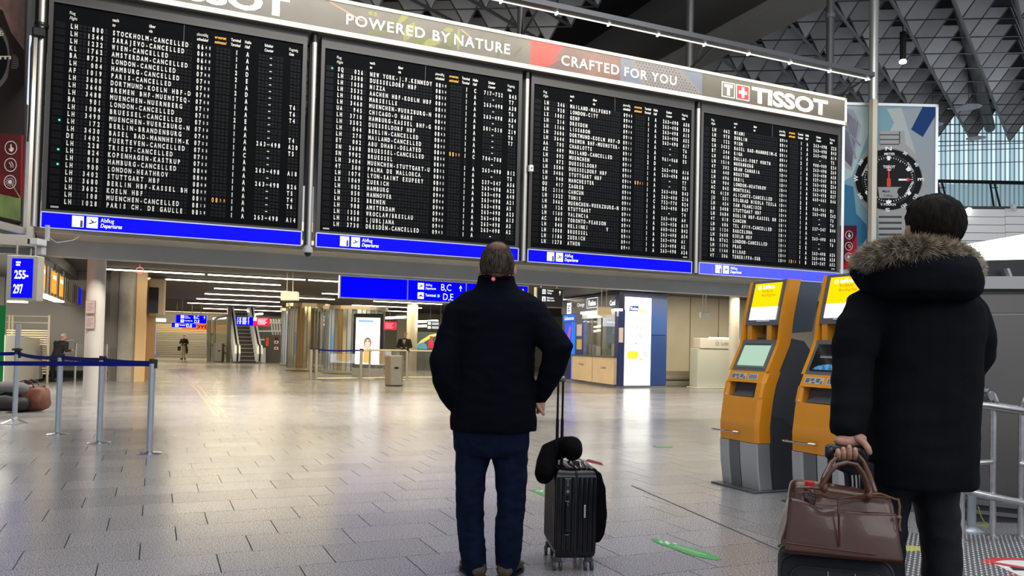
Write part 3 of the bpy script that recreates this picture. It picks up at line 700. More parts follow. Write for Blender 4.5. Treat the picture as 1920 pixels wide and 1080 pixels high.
q = MB(); q.cyl((14.44, 13, 2.6), (14.44, 13, 9.99), .1, n=20); sharp(q.build('tube', mat('pole_big', (.33, .33, .32), .35, .7), t)); q = MB(); q.box(14.30, 14.44, 12.88, 12.98, 2.6, 6.86); q.build('lit_side', mat('lit_side', (.55, .5, .4), .4, .5), t)  # paler strip carries the light on the pole's lower half
q = MB(); q.bbox(5.98, 6.06, 12.86, 12.93, 4.33, 4.45, .01); o = q.build('call_box', WHITE); tag(o, 'small white box clamped on the post right of the second departure board', 'box')
q = MB(); disc(q, 6.02, 4.39, .018, 12.855, 12); q.build('button', mat('button_green', (.15, .3, .1), .4), o, fix=False)
# cable bracket on the far left post
q = MB()
for i in range(3): q.tube([(-1.60+.085*math.cos(a), 12.97+.085*math.sin(a), 5.56+.02*i) for a in [2*PI*k/14 for k in range(15)]], .008, 6)
q.bbox(-1.7, -1.54, 12.85, 12.93, 5.38, 5.52, .02); q.tube([(-1.68, 12.88, 5.4), (-1.7, 12.86, 5.2), (-1.69, 12.86, 4.2), (-1.7, 12.87, 3.9)], .012, 6)
tag(q.build('cable_clamp', BLACK), 'black cable coil clamped on the leftmost post', 'cable')
q = MB(); q.bbox(-1.775, -1.75, 13.2, 13.26, 4.5, 5.5, .01); tag(q.build('lit_slot', lit('slot', (.75, .85, 1), .7)), 'thin bright slot of daylight left of the leftmost post', 'light slot')
# ------------------------------------------------------------------ lamp rail above the boards
t = thing('lamp_rail', 'long grey rail with a strip of white lamps above the boards', 'lamp rail', (4, 12.2, 7))
q = MB(); q.prism([(-1.2, 12.12, 7.0), (-1.2, 12.12, 7.09), (-1.2, 12.3, 7.16), (-1.2, 12.34, 7.02), (-1.2, 12.26, 6.97)], (14.7, 0, 0)); q.build('beam', mat('rail_grey', (.06, .063, .07), .45, .4), t)
q = MB(); q.box(-1.2, 13.5, 12.23, 12.25, 6.958, 6.975); q.build('lamp_strip', lit('rail_lamp', (1, .98, .9), .8), t)
for i in range(1, 16):
    q = MB(); q.box(-2.2+i*1.04, -2.17+i*1.04, 12.2, 12.28, 6.94, 6.98); q.build('lamp_clip', lit('rail_clip', (1, 1, 1), 2), t)
for x in (2.19, 5.95, 9.69, 13.65):
    q = MB(); q.cyl((x-.1, 12.3, 7.06), (x, 13.3, 6.9), .025, n=8); q.cyl((x-.4, 12.3, 7.06), (x, 13.3, 6.75), .02, n=8); q.build('bracket', mat('upper_post', (.06, .06, .063), .45, .3), t)
# ------------------------------------------------------------------ cameras under the boards
t = thing('dome_camera', 'grey dome camera hanging below the post between the first two boards', 'camera', (2.2, 12.95, 2.6))
q = MB(); q.lathe((2.17, 12.93, 0), [(.05, 2.74), (.05, 2.72), (.075, 2.71), (.08, 2.63), (.07, 2.62)], 20); sharp(q.build('housing', mat('cam_grey', (.42, .43, .45), .4), t))
q = MB(); q.ell((2.17, 12.93, 2.62), .058, .058, .065, 16, 10); q.build('dome', mat('cam_dome', (.01, .01, .012), .06), t, smooth=True)
t = thing('wall_camera', 'white box camera on a bracket below the left board corner', 'camera', (-1.45, 12.8, 2.5))
p = at(76, 458, 11.2); q = MB(frame(p, CR)); q.bbox(-.06, .08, -.2, .02, -.03, .06, .01); q.build('housing', WHITE, t); q = MB(frame(p, CR)); q.box(-.058, -.03, -.205, -.19, -.02, .05); q.build('lens', BLACK, t)
q = MB(frame(p, CR)); q.box(.06, .1, 0, .05, .05, .27); q.bbox(-.05, .04, -.02, .08, -.15, -.035, .01); q.tube([(.09, .03, .1), (.2, .05, .03), (.33, .2, .08), (.36, .5, .22)], .006, 6); q.build('bracket', mat('cam_bracket', (.6, .6, .58), .5), t)
def uv(T, x, y, off=0):
    """pixel -> local (u, v) on the plane y=0 of frame T"""
    r = CW+((x-960)/FPX)*CR-((y-CYP)/FPX)*CU; n = T.to_3x3() @ Vector((0, 1, 0)); o = T.translation
    p = EYE+r*((o-EYE).dot(n)/r.dot(n)); q = T.inverted() @ p; return q.x, q.z
HV = Vector((CW.x, CW.y, 0)).normalized()
def pslab(mb, pts, d, th):
    return mb.prism([at(x, y, d) for x, y in pts], HV*th)
# ================================================================== high hall roof
def az(a): return Vector((math.sin(math.radians(a)), math.cos(math.radians(a)), 0))
RZ = 10.73; S = 1.57
m = MB(); m.box(-30, 60, 5, 60, 12.6, 12.8); roof = struct(m.build('ceiling_upper', mat('roof_black', (.006, .006, .007), .8)))
m = MB(); m.box(-14, 24.6, 19, 19.2, 3.5, 12.6); struct(m.build('wall_dark', mat('void_black', (.008, .008, .009), .8))) if False else None
ROD = mat('truss_paint', (.055, .057, .062), .45, .3); PAN = [mat('roof_panel%d' % i, (.3*k, .31*k, .33*k), .6, var=.08, vs=1) for i, k in enumerate((.8, 1.0, 1.2))]
t = thing('space_frame', 'dark triangular space frame roof with hanging grey panels', 'roof structure', (20, 20, RZ))
O0 = atZ(1693, 38, RZ); rods = MB(); thick = MB(); nodes = []
for i in range(-22, 26):
    for j in range(-26, 26):
        n = O0+az(60)*S*i+az(120)*S*j
        a, b, z = px(n)
        if z < 9 or z > 36.3 or a < 380 or a > 2150 or b < -260 or b > 300: continue
        if 11.2 < n.x < 15.6 and n.y < 32: continue
        nodes.append((z, i, j, n))
nodes.sort(key=lambda q: q[0]); cnt = 0; rest = [MB(), MB(), MB()]; H = 1.28; sp = set((q[1], q[2]) for q in nodes)
rp = random.Random(5)
for z, i, j, n in nodes:
    up = [n+az(A)*S/math.sqrt(3)+Vector((0, 0, H)) for A in (30, 150, 270)]
    for A, di, dj in ((60, 1, 0), (120, 0, 1)):
        e = n+az(A)*S
        if (i+di, j+dj) in sp: (thick if A == 60 else rods).cyl(n, e, .05 if A == 60 else .022, n=5, cap=False)
    for u in up[1:]: rods.cyl(n, u, .022, n=4, cap=False)
    rods.cyl(up[1], up[2], .03, n=4, cap=False)
    # grey near panel and side panels of the inverted pyramid, lifted a little off the rods
    for fi, (p, q) in enumerate(((up[1], up[2]), (up[0], up[1]), (up[2], up[0]))):
        c = (n+p+q)/3; tri = [c+(v-c)*.95 for v in (n, p, q)]; nn = (tri[1]-tri[0]).cross(tri[2]-tri[0]).normalized()*.02
        a, b, zz = px(c); k = rp.choice((0, 1, 1, 2)) if fi == 0 else rp.choice((0, 1))
        if fi: continue
        if cnt < 290 and -20 < a < 1940 and b > -20:
            q2 = MB(); q2.prism([v-nn for v in tri], nn*2); q2.build('ceiling_panel', PAN[k], t); cnt += 1
        else: rest[k].prism([v-nn for v in tri], nn*2)
rods.build('frame_rod', ROD, t, kind='stuff'); thick.build('ridge_beam', ROD, t, kind='stuff')
for k in range(3):
    if rest[k].v: rest[k].build('ceiling_panel', PAN[k], t, kind='stuff')
q = MB(); q.box(14.1, 15.25, 6, 34, 10.0, 10.5); struct(q.build('roof_beam', mat('beam_grey', (.15, .15, .148), .6, var=.06, vs=1.5)), 'broad grey roof beam running diagonally above the banner', 'beam')
q = MB(); q.box(12.3, 14.1, 6, 34, 10.25, 10.9); struct(q.build('roof_beam', mat('beam_shade', (.04, .04, .04), .6)), 'shaded side of the broad grey beam, in a darker colour', 'beam')  # the beam's shaded face, built as a darker slab
for (x0, y0, x1, y1, d) in ((1790, 0, 1846, 180, 24),):
    q = MB(); q.cyl(at(x0, y0-30, d), at(x1+10, y1+60, d+10), .2, n=12); struct(sharp(q.build('roof_pipe', mat('pipe_grey', (.12, .125, .125), .5, .3))), 'thick slanting grey pipe among the roof trusses at the right', 'pipe')
q = MB(); q.cyl(at(1693, 60, 24), at(1693, 112, 24), .09, n=10); q.cyl(at(1693, 60, 24), at(1693, 60, 24)+Vector((0, 0, 1.6)), .02, n=6); q2 = q.build('mount', BLACK); tag(q2, 'small roof spotlight glowing above the right advertisement', 'spotlight')
q = MB(); q.ell(at(1693, 116, 24), .11, .11, .06, 12, 8); q.build('lamp', lit('spot', (1, 1, 1), 12), q2)
for (x, y, w2, lab) in ((1808, 201, 45, 'upper one of the hanging glass discs under the roof at the right'), (1822, 259, 34, 'right lower hanging glass disc under the roof'), (1740, 234, 38, 'left hanging glass disc beside the advertisement top')):
    p = at(x+8, y, 30); q = MB(); q.lathe(p, [(w2*.4*30/FPX*.9, -.02), (w2*.5*30/FPX, 0), (w2*.4*30/FPX*.9, .02)], 20)
    o = q.build('hanging_disc', mat('disc_glass', (.25, .28, .3), .3)); tag(o, lab, 'disc', 'round reflectors under the roof'); q = MB(); q.cyl(p, p+Vector((0, 0, 2.5)), .012, n=5); q.build('cord', ROD, o)
# ------------------------------------------------------------------ translucent facade at the right
FG = [lit('facade_glass%d' % i, c, s) for i, (c, s) in enumerate((((.55, .76, .86), .72), ((.62, .8, .9), .85), ((.45, .68, .78), .6)))]
t = thing('glass_facade', 'pale blue translucent profiled glass facade behind the roof end at the right', 'facade', at(1800, 390, 36.5))
x = 1697; i = 0
while x < 2060:
    q = MB(); pslab(q, [(x, 188), (x+7.2, 188), (x+7.2, 345), (x, 345)], 37, .06); q.build('glass_strip', FG[(i*7) % 3], t)
    q = MB(); pslab(q, [(x, 345), (x+7.2, 345), (x+7.2, 394), (x, 394)], 37, .06); q.build('glass_strip', lit('facade_glass_low', (.33, .52, .6), .5), t)
    q = MB(); pslab(q, [(x+6.6, 188), (x+8.6, 188), (x+8.6, 394), (x+6.6, 394)], 36.9, .05); q.build('glazing_bar', mat('bar_pale', (.4, .47, .5), .4, emit=.1), t)
    x += 8.6; i += 1
q = MB()
for y in (287, 297, 322): pslab(q, [(1700, y-12), (2050, y-24), (2050, y-23), (1700, y-11)], 36.4, .05)
q.build('tie_rod', ROD, t)
t = thing('gallery_railing', 'black handrail with slanted struts in front of the blue facade', 'railing', at(1800, 390, 35.5))
q = MB(); q.cyl(at(1745, 338, 35.5), at(2050, 344, 35.5), .05, n=8); q.cyl(at(1745, 341, 35.5), at(2050, 348, 35.5), .035, n=8); q.build('handrail', BLACK, t)
for x in (1758, 1856, 1955):
    q = MB(); q.cyl(at(x, 341, 35.4), at(x+8, 391, 35.4), .045, n=6); q.cyl(at(x+8, 341, 35.4), at(x+20, 391, 35.4), .045, n=6); q.cyl(at(x+4, 352, 35.4), at(x+15, 352, 35.4), .02, n=6); q.build('strut', BLACK, t)
wp = mat('spandrel_white', (.75, .76, .75), .35, emit=.12)
t = thing('gallery_parapet', 'white panelled gallery parapet with horizontal joints at the right', 'parapet', at(1800, 450, 34))
for k in range(5):
    for (xa, xb) in ((1600, 1722), (1724, 1884), (1886, 2060)):
        q = MB(); y0 = 391+15*k; pslab(q, [(xa, y0), (xb, y0+(xb-xa)*.01), (xb, y0+13.6+(xb-xa)*.01), (xa, y0+13.6)], 34, .1); q.build('parapet_panel', wp, t)
q = MB(); pslab(q, [(1590, 385), (2070, 388), (2070, 480), (1590, 480)], 34.3, .3); q.build('backing', DKGREY, t)
q = MB(); q.ell(at(1817, 392, 33.8), .1, .1, .06); tag(q.build('spotlight', lit('spot', (1, 1, 1), 12)), 'bright round spotlight on top of the white parapet', 'spotlight')
q = MB(frame(at(1900, 392, 33.5), CR)); q.bbox(-.08, .08, -.1, .1, 0, .2, .02); q.ell((.02, -.06, -.04), .09, .08, .08); q2 = tag(q.build('parapet_camera', WHITE), 'small white camera box on the parapet at the right edge', 'camera')
q = MB(); pslab(q, [(1640, 490), (1785, 463), (2040, 418), (2040, 491), (1830, 503), (1700, 508)], 14, .25)
tag(q.build('light_panel', lit('light_panel', (1, 1, .98), 2.2)), 'glaring white sloping light panel above the stainless wall', 'light panel')
# ------------------------------------------------------------------ stainless cladding and ledges at the right
SS = mat('cladding_steel', (.2, .192, .185), .3, .85, var=.1, vs=1.2); 
t = thing('steel_cladding', 'large dark stainless steel wall behind the tube barrier', 'cladding', at(1850, 985, 6.3))
q = MB(); pslab(q, [(1705, 592), (2100, 588), (2100, 992), (1705, 992)], 6.3, .15); q.build('lower_sheet', SS, t)
q = MB(); pslab(q, [(1690, 551), (2100, 548), (2100, 584), (1690, 588)], 6.28, .5); q.build('upper_sheet', SS, t)
q = MB(); pslab(q, [(1690, 518), (2100, 518), (2100, 542), (1690, 541)], 6.2, .6); q.build('ledge', mat('ledge_grey', (.42, .43, .43), .4, .3), t)
q = MB(); pslab(q, [(1690, 541), (2100, 542), (2100, 550), (1690, 552)], 6.26, .5); q.build('recess', DKGREY, t)
q = MB(); pslab(q, [(1690, 492), (2100, 482), (2100, 519), (1690, 519)], 7.5, .3); q.build('dark_gap', mat('gap_dark', (.02, .028, .03), .4), t)
q = MB(); pslab(q, [(1888, 503), (1893, 503), (1899, 519), (1894, 519)], 7.4, .05); q.build('bright_rib', mat('rib_pale', (.5, .5, .5), .4), t)
q = MB(); pslab(q, [(1815, 936), (2060, 960), (2060, 1000), (1815, 992)], 6.0, .2); q.build('machine_box', mat('machine_dark', (.06, .062, .065), .5, .4), t)
q = MB(); [pslab(q, [(1818, y), (2040, y+22), (2040, y+30), (1818, y+7)], 5.95, .08) for y in (938, 955)]; q.build('machine_rail', mat('machine_rail', (.16, .165, .17), .4, .6), t)
q = MB(); q.tube([at(x, y, 5.85) for x, y in ((1834, 950), (1838, 965), (1846, 980), (1855, 990))], .005, 6); q.tube([at(x, y, 5.85) for x, y in ((1822, 982), (1835, 986), (1855, 984))], .005, 6); q.build('cable', mat('cable_yellow', (.35, .4, .08), .5), t)
# tube barrier
t = thing('tube_barrier', 'polished steel tube barrier at the right edge in front of the steel wall', 'barrier', atZ(1862, 1005))
def railpt(x, y, d=5.5): return at(x, y, d)
for (x0, y0, x1, y1) in ((1867, 760, 1861, 1004), (1917, 768, 1914, 1010)):
    q = MB(); a = railpt(x0, y0); b = railpt(x1, y1); b.z = 0.0; a.x, a.y = b.x, b.y; q.cyl(b, a, .021, n=14); q.cyl(b, b+Vector((0, 0, .012)), .045, n=16); sharp(q.build('post', STEEL, t))
q = MB(); a = at(1803, 915, 5.35); a2 = Vector((a.x, a.y, 0)); q.cyl(a2, a, .022, n=14); q.cyl(a2, a2+Vector((0, 0, .012)), .045, n=16); sharp(q.build('post', STEEL, t))
q = MB(); a = at(1822, 910, 5.7); a2 = Vector((a.x, a.y, 0)); q.cyl(a2, a, .03, n=14); q.lathe(a2, [(.08, 0), (.07, .01), (.035, .03)], 16); sharp(q.build('post', ALU, t))
for pts, r, nm in ((((1780, 756), (1850, 760), (1960, 776)), .03, 'top_rail'), (((1790, 915), (1850, 929), (1960, 952)), .026, 'lower_rail'), (((1800, 870), (1858, 866)), .018, 'mid_rail'), (((1914, 870), (1990, 872)), .018, 'mid_rail')):
    q = MB(); q.limb([railpt(x, y, 5.47) for x, y in pts], [r]*len(pts), 14); q.build(nm, STEEL, t, smooth=True)
q = MB(); q.tube([railpt(x, y, 5.47) for x, y in ((1836, 742), (1850, 736), (1862, 740), (1867, 752), (1867, 765))], .02, 10); q.tube([railpt(x, y, 5.47) for x, y in ((1960, 738), (1930, 742), (1919, 750), (1917, 768))], .02, 10); q.build('bent_end', STEEL, t, smooth=True)
q = MB(frame(at(1840, 738, 5.4), CR)); q.cyl((-.03, .05, 0), (.025, -.06, -.01), .045, n=20); q.box(-.09, -.03, -.01, .09, -.05, .06); sharp(q.build('lock_body', STEEL_DK, t)); q = MB(frame(at(1840, 738, 5.4), CR)); q.cyl((.025, -.06, -.01), (.03, -.07, -.011), .032, n=16); q.build('lock_disc', mat('lock_grey', (.4, .42, .43), .3, .5), t)
# tread plate with prohibition sign
a = atZ(1695, 1000); b = atZ(1930, 1005); c = atZ(2050, 1150); d = atZ(1650, 1200); 
t = thing('tread_plate', 'raised-pattern steel floor plate at the bottom right corner', 'floor plate', a)
q = MB(); q.prism([d, c, b, a], (0, 0, .004)); q.build('plate', mat('plate_dark', (.16, .165, .17), .4, .7), t)
q = MB(); ex = (b-a).normalized(); ey = (d-a).normalized(); L1 = (b-a).length; L2 = (d-a).length
for i in range(0, 60):
    for j in range(0, 60):
        p = a+ex*(.012+.03*i)+ey*(.015+.03*j)
        X_, Y_, z_ = px(p)
        if X_ > 1960 or X_ < 1660 or Y_ > 1120 or p.x > b.x+.4: continue
        g = ex*.011+ey*.004 if (i+j) % 2 else ex*.004+ey*.011; h_ = ey*.004-ex*.001 if (i+j) % 2 else ex*.004-ey*.001
        q.add([p-g+Vector((0, 0, .004)), p+h_+Vector((0, 0, .004)), p+g+Vector((0, 0, .004)), p-h_+Vector((0, 0, .004)), p+Vector((0, 0, .0065))], [(0, 1, 4), (1, 2, 4), (2, 3, 4), (3, 0, 4)])
q.build('tread_bump', mat('tread_bright', (.75, .76, .78), .35, .6), t, kind='stuff', fix=False)
cc = atZ(1935, 1070); T = frame(cc+Vector((0, 0, .0075)), CR, None, (0, 0, 1)); Q = MB(T)
def discf(mb, r0, r1, z, n=36):
    P = []; F = []
    for i in range(n):
        tt = 2*PI*i/n; P += [(r0*math.cos(tt), r0*math.sin(tt), z), (r1*math.cos(tt), r1*math.sin(tt), z)]
    for i in range(n): j = (i+1) % n; F.append((2*i, 2*i+1, 2*j+1, 2*j))
    mb.add(P, F)
o = MB(T); discf(o, 0.001, .24, 0); o = tag(o.build('prohibition_sign', mat('sticker_white', (.8, .8, .8), .5), fix=False), 'round red and white prohibition sticker on the steel floor plate', 'floor sticker')
q = MB(T); discf(q, .2, .26, .001); q.add([(-.17, .13, .0015), (-.14, .17, .0015), (.17, -.13, .0015), (.14, -.17, .0015)], [(0, 1, 2, 3)]); q.build('red_ring', mat('sticker_red', (.6, .03, .03), .5), o, fix=False)
q = MB(T); q.add([(-.12, -.02, .0008), (.0, -.04, .0008), (.1, .0, .0008), (.13, .06, .0008), (.02, .03, .0008), (-.1, .05, .0008)], [(0, 1, 2, 3, 4, 5)]); q.build('black_symbol', BLACK, o, fix=False)
q = MB(); p = [atZ(x, y)+Vector((0, 0, .0045)) for x, y in ((1697, 1024), (1727, 1026), (1727, 1034), (1697, 1035))]; q.prism(p[::-1], (0, 0, .001)); tag(q.build('yellow_mark', mat('yellow_mark', (.45, .45, .12), .5)), 'faded yellow tape mark between the parka wearer and the brown bag', 'floor tape')

# ================================================================== advertisements
def E_(mb, fn): pass
# right advertisement with watch
Pa = at(1577, 505, 18); Pb = at(1757, 505, 18); T = frame(Vector((Pa.x, Pa.y, 3.1)), ((Pb-Pa).x, (Pb-Pa).y, 0))
t = thing('watch_advertisement', 'tall blue watch advertisement board right of the departure boards', 'advertisement', T=T)
W0, _ = uv(T, 1577, 350); W1, _ = uv(T, 1757, 350); _, ZT = uv(T, 1700, 195); _, ZB = uv(T, 1600, 505); ZB -= .3
q = MB(T); q.box(W0, W1, .01, .2, ZB, ZT); q.build('panel', mat('ad_back', (.2, .3, .36), .4), t)
q = MB(T); 
for a_, b_, c_, d_ in ((W0, W1, ZT-.06, ZT), (W0, W1, ZB, ZB+.06), (W0, W0+.06, ZB, ZT), (W1-.06, W1, ZB, ZT)): q.box(a_, b_, -.03, .03, c_, d_)
q.build('frame', mat('ad_frame', (.5, .52, .52), .35, .4), t)
lay = [0]
def art(pl, m, T=T, t=None, nm='print_shape'):
    """flat printed shapes given by photo pixel outlines, each print layer 1.2 mm proud of the last"""
    lay[0] += 1; q = MB(T); yy = -.0012*lay[0]
    for pts in pl: q.poly([(u, yy, v) for u, v in (uv(T, x, y) for x, y in pts)])
    return q.build(nm, m, t, fix=False)
def circ(cx, cy, rx, ry=None, n=40, a0=0, a1=2*PI): return [(cx+rx*math.cos(a0+(a1-a0)*i/n), cy+(ry or rx)*math.sin(a0+(a1-a0)*i/n)) for i in range(n)]
def txt(items, m, T=T, t=None, nm='print_text', bold=.02):
    lay[0] += 1; q = MB(T); yy = -.0012*lay[0]
    for s, x, y, h, rot, wf in items:
        vs, fs, a_, b_, c_, d_ = glyphs(s, bold); k = h/((d_-c_) or 1)
        ca, sa = math.cos(rot), math.sin(rot); P = []
        for v in vs:
            X_ = (v[0]-(a_+b_)/2)*k*wf; Y_ = -(v[1]-(c_+d_)/2)*k
            u, vv = uv(T, x+X_*ca-Y_*sa, y+X_*sa+Y_*ca); P.append((u, yy, vv))
        q.add(P, fs)
    return q.build(nm, m, t, fix=False)
A = dict(T=T, t=t)
pm = lambda n, c, e=.06: mat('print_'+n, tuple(x*.45 for x in c), .6, emit=e*1.2, ecol=c, spec=.05)
art([[(1582, 200), (1753, 200), (1753, 500), (1582, 500)]], pm('sky', (.23, .42, .5)), **A)
art([[(1582, 200), (1640, 200), (1625, 260), (1598, 330), (1582, 340)]], pm('sky_pale', (.5, .64, .66)), **A)
art([[(1582, 345), (1600, 350), (1605, 400), (1632, 430), (1632, 500), (1582, 500)]], pm('sea', (.05, .2, .36)), **A)
art([[(1690, 205), (1753, 200), (1753, 395), (1735, 420), (1720, 420), (1705, 250)]], pm('wall_pale', (.36, .42, .47)), **A)
art([[(1662, 204), (1690, 202), (1705, 250), (1720, 300), (1690, 260), (1668, 246), (1676, 230)]], pm('cloud', (.5, .55, .55)), **A)
art([[(1730, 200), (1753, 200), (1753, 218), (1730, 257), (1708, 243)]], pm('navy', (.02, .06, .2)), **A)
art([[(1582, 203), (1600, 206), (1614, 235), (1597, 320), (1582, 312)]], pm('roofpale', (.42, .45, .55)), **A)
st = []
for i in range(12): st.append([(1582+2.6*i*.9, 205+i*2.2), (1583.2+2.6*i*.9, 205+i*2.2), (1584+1.1*i, 300+i*1.2), (1582.6+1.1*i, 300+i*1.2)])
art(st, pm('louvre', (.15, .13, .18)), **A)
art([[(1582, 240), (1586, 240), (1614, 272), (1612, 275)], [(1582, 218), (1585, 218), (1606, 297), (1603, 299)]], pm('beam', (.3, .34, .45)), **A)
art([[(1574, 423), (1606, 423), (1606, 500), (1574, 505)]], pm('maroon', (.12, .015, .03)), **A)
art([[(1606, 440), (1606, 503), (1580, 505), (1590, 470)]], pm('redfold', (.5, .02, .03)), **A)
art([[(1608, 470), (1630, 440), (1632, 500), (1608, 500)]], pm('stairs', (.55, .57, .58)), **A)
art([[(1649, 246), (1695, 246), (1697, 270), (1712, 285), (1722, 300), (1608, 300), (1630, 275), (1649, 270)], [(1728, 322), (1740, 324), (1740, 348), (1728, 350)], [(1715, 345), (1740, 350), (1742, 366), (1722, 382)], [(1612, 380), (1720, 372), (1700, 405), (1694, 446), (1646, 446), (1645, 410), (1630, 402)]], pm('steel', (.42, .42, .42)), **A)
art([[(1649, 252+i*9), (1685, 252+i*9), (1685, 254+i*9), (1649, 254+i*9)] for i in range(3)]+[[(1647, 405+i*11), (1690, 405+i*11), (1690, 409+i*11), (1647, 409+i*11)] for i in range(4)]+[[(1685, 247), (1687, 247), (1687, 270), (1685, 270)]], pm('steel_dark', (.08, .085, .09)), **A)
art([circ(1665.5, 337, 64, 58.5)], pm('steel_rim', (.3, .3, .3)), **A)
art([circ(1665.5, 337, 62.5, 57)], pm('bezel', (.012, .012, .014)), **A)
art([circ(1665.5, 337, 50, 46)], pm('dial_edge', (.12, .12, .12)), **A)
art([circ(1665.5, 337, 49, 45)], pm('dial', (.02, .02, .022)), **A)
tick = []
for i in range(60):
    a_ = 2*PI*i/60; l = 5 if i % 5 == 0 else 2.5; c_, s_ = math.cos(a_), math.sin(a_)
    tick.append([(1665.5+(46-l)*c_-.5*s_, 337+(42-l)*s_+.5*c_), (1665.5+46*c_-.5*s_, 337+42*s_+.5*c_), (1665.5+46*c_+.5*s_, 337+42*s_-.5*c_), (1665.5+(46-l)*c_+.5*s_, 337+(42-l)*s_-.5*c_)])
tick += [[(1662, 293), (1669, 293), (1668, 301), (1663, 301)], [(1697, 318), (1703, 312), (1708, 318), (1702, 322)], [(1699, 362), (1704, 357), (1708, 363), (1703, 367)], [(1660, 376), (1670, 376), (1669, 382), (1661, 382)], [(1624, 318), (1629, 312), (1633, 317), (1628, 322)], [(1623, 357), (1628, 361), (1626, 367), (1621, 362)], [(1684, 335.5), (1700, 335.8), (1700, 338.8), (1684, 339.2)]]
art(tick, pm('white', (.75, .75, .75), .3), **A)
art([[(1645, 351), (1690, 351), (1682, 372), (1648, 372)]], pm('lcd', (.4, .41, .42)), **A)
art([circ(1690, 360, 8.5)], pm('dial', (.02, .02, .022)), **A)
art([[(1664.6, 309), (1666.4, 309), (1667, 348), (1664, 348)], [(1662, 335), (1669, 335), (1669, 350), (1662, 350)], [(1699, 333), (1708, 337.2), (1699, 341)]], pm('redhand', (.6, .06, .05), .3), **A)
txt([('N', 1665, 279, 7, 0, 1.8), ('S', 1663, 394, 6.5, PI, 2.2), ('E', 1725, 337, 11, PI/2, .75), ('W', 1604, 335, 8, -PI/2, 1.0), ('30', 1696, 288, 6, .5, 1), ('60', 1717, 309, 6, 1.0, 1), ('120', 1715, 369, 6, -1.0, 1), ('150', 1694, 386, 6, -.5, 1), ('240', 1612, 368, 6, 1.0, 1), ('300', 1613, 305, 6, -1.0, 1),
     ('TISSOT', 1666, 313.5, 5.5, 0, .95), ('1853', 1666, 319, 3, 0, 1), ('METER', 1667, 289, 4, 0, 1.2), ('T-TOUCH', 1664, 384, 4, 0, 1.2), ('CONNECTED', 1703, 355, 4, -1.05, 1), ('ACTIVITY', 1706, 314, 3.6, 1.05, 1), ('NAVIGATION', 1622, 317, 3.6, -1.1, 1)], pm('white', (.75, .75, .75), .3), **A)
txt([('Mark', 1661, 359, 4.6, 0, 1.1), ('Calling', 1664, 367.5, 5, 0, 1.1)], pm('inkdark', (.04, .04, .04), 0), bold=.01, **A)
def icons(xs, ys, r, m1, T, t):
    for k, (x, y) in enumerate(zip(xs, ys)):
        lay[0] += 1; q = MB(T); yy = -.0012*lay[0]; sq = .9
        for (ra, rb) in ((r*.88, r),):
            n = 28; P = []; F = []
            for i in range(n):
                a_ = 2*PI*i/n
                for rr in (ra, rb): u, v = uv(T, x+rr*math.cos(a_)*sq, y+rr*math.sin(a_)); P.append((u, yy, v))
            for i in range(n): j = (i+1) % n; F.append((2*i, 2*i+1, 2*j+1, 2*j))
            q.add(P, F)
        def pl(pts): q.poly([(u, yy, v) for u, v in (uv(T, x+a_*r, y+b_*r) for a_, b_ in pts)])
        if k == 0: pl([(-.08, -.5), (.1, -.5), (.12, -.1), (.4, .05), (.35, .4), (.1, .6), (-.15, .5), (-.35, .1), (-.1, .15)])
        if k == 1: pl([(-.25, -.35), (-.15, -.42), (.15, .1), (.12, .4), (.02, .38), (.03, .1)]); pl([(.05, -.45), (.15, -.5), (.45, .05), (.4, .4), (.3, .38), (.33, .05)])
        if k == 2:
            pl(circ(0, 0, .3, n=14))
            for i in range(12):
                a_ = 2*PI*i/12; c_, s_ = math.cos(a_), math.sin(a_); pl([(.42*c_-.05*s_, .42*s_+.05*c_), (.7*c_-.03*s_, .7*s_+.03*c_), (.7*c_+.03*s_, .7*s_-.03*c_), (.42*c_+.05*s_, .42*s_-.05*c_)])
        q.build('print_icon', m1, t, fix=False)
icons((1591, 1590.5, 1590), (441, 462, 482), 8, pm('iconline', (.6, .58, .58), .25), T, t)
# left advertisement
P0 = at(46, 425, 12.2); T2 = frame((P0.x, P0.y, P0.z), az(20)); lay[0] = 0
t = thing('watch_advertisement', 'dark watch advertisement board at the far left edge with red and green fields', 'advertisement', T=T2)
q = MB(T2); q.box(-4, 0, .03, .3, -.12, 5.2); q.build('panel', BLACK, t)
q = MB(T2); q.box(-.1, .0, -.03, .03, -.12, 5.2); q.box(-4, 0, -.03, .03, -.12, -.02); q.box(0, .02, .0, .3, -.12, 5.2); q.build('frame', mat('ad_frame2', (.5, .5, .52), .3, .6), t)
A = dict(T=T2, t=t)
art([[(-60, -60), (47, -60), (43, 420), (-60, 400)]], pm('umber', (.03, .022, .02), .1), **A)
art([[(-60, -60), (47, -60), (45, 95), (20, 60), (5, 20), (-60, -20)]], mat('print_rock', (.16, .09, .08), .5, var=.35, vs=6, emit=.06), **A)
art([[(-60, 245), (44, 253), (42, 360), (-60, 330)]], pm('maroon2', (.12, .015, .02), .1), **A)
art([[(39.5, 254), (43.5, 254), (41.5, 372), (37.5, 371)]], pm('red2', (.45, .02, .03), .1), **A)
art([[(-60, 350), (20, 340), (39, 372), (38, 415), (-60, 392)]], mat('print_green2', (.08, .13, .03), .5, var=.5, vs=4, emit=.08), **A)
art([[(-60, 300), (10, 330), (36, 372), (20, 345), (-60, 350)]], pm('darkred2', (.2, .02, .03), .08), **A)
art([circ(-30, 107, 52, 68)], pm('steel_l', (.2, .16, .14), .08), **A)
art([[(14, 100), (30, 104), (33, 112), (33, 124), (30, 129), (14, 127)]], pm('steel_l', (.2, .16, .14), .08), **A)
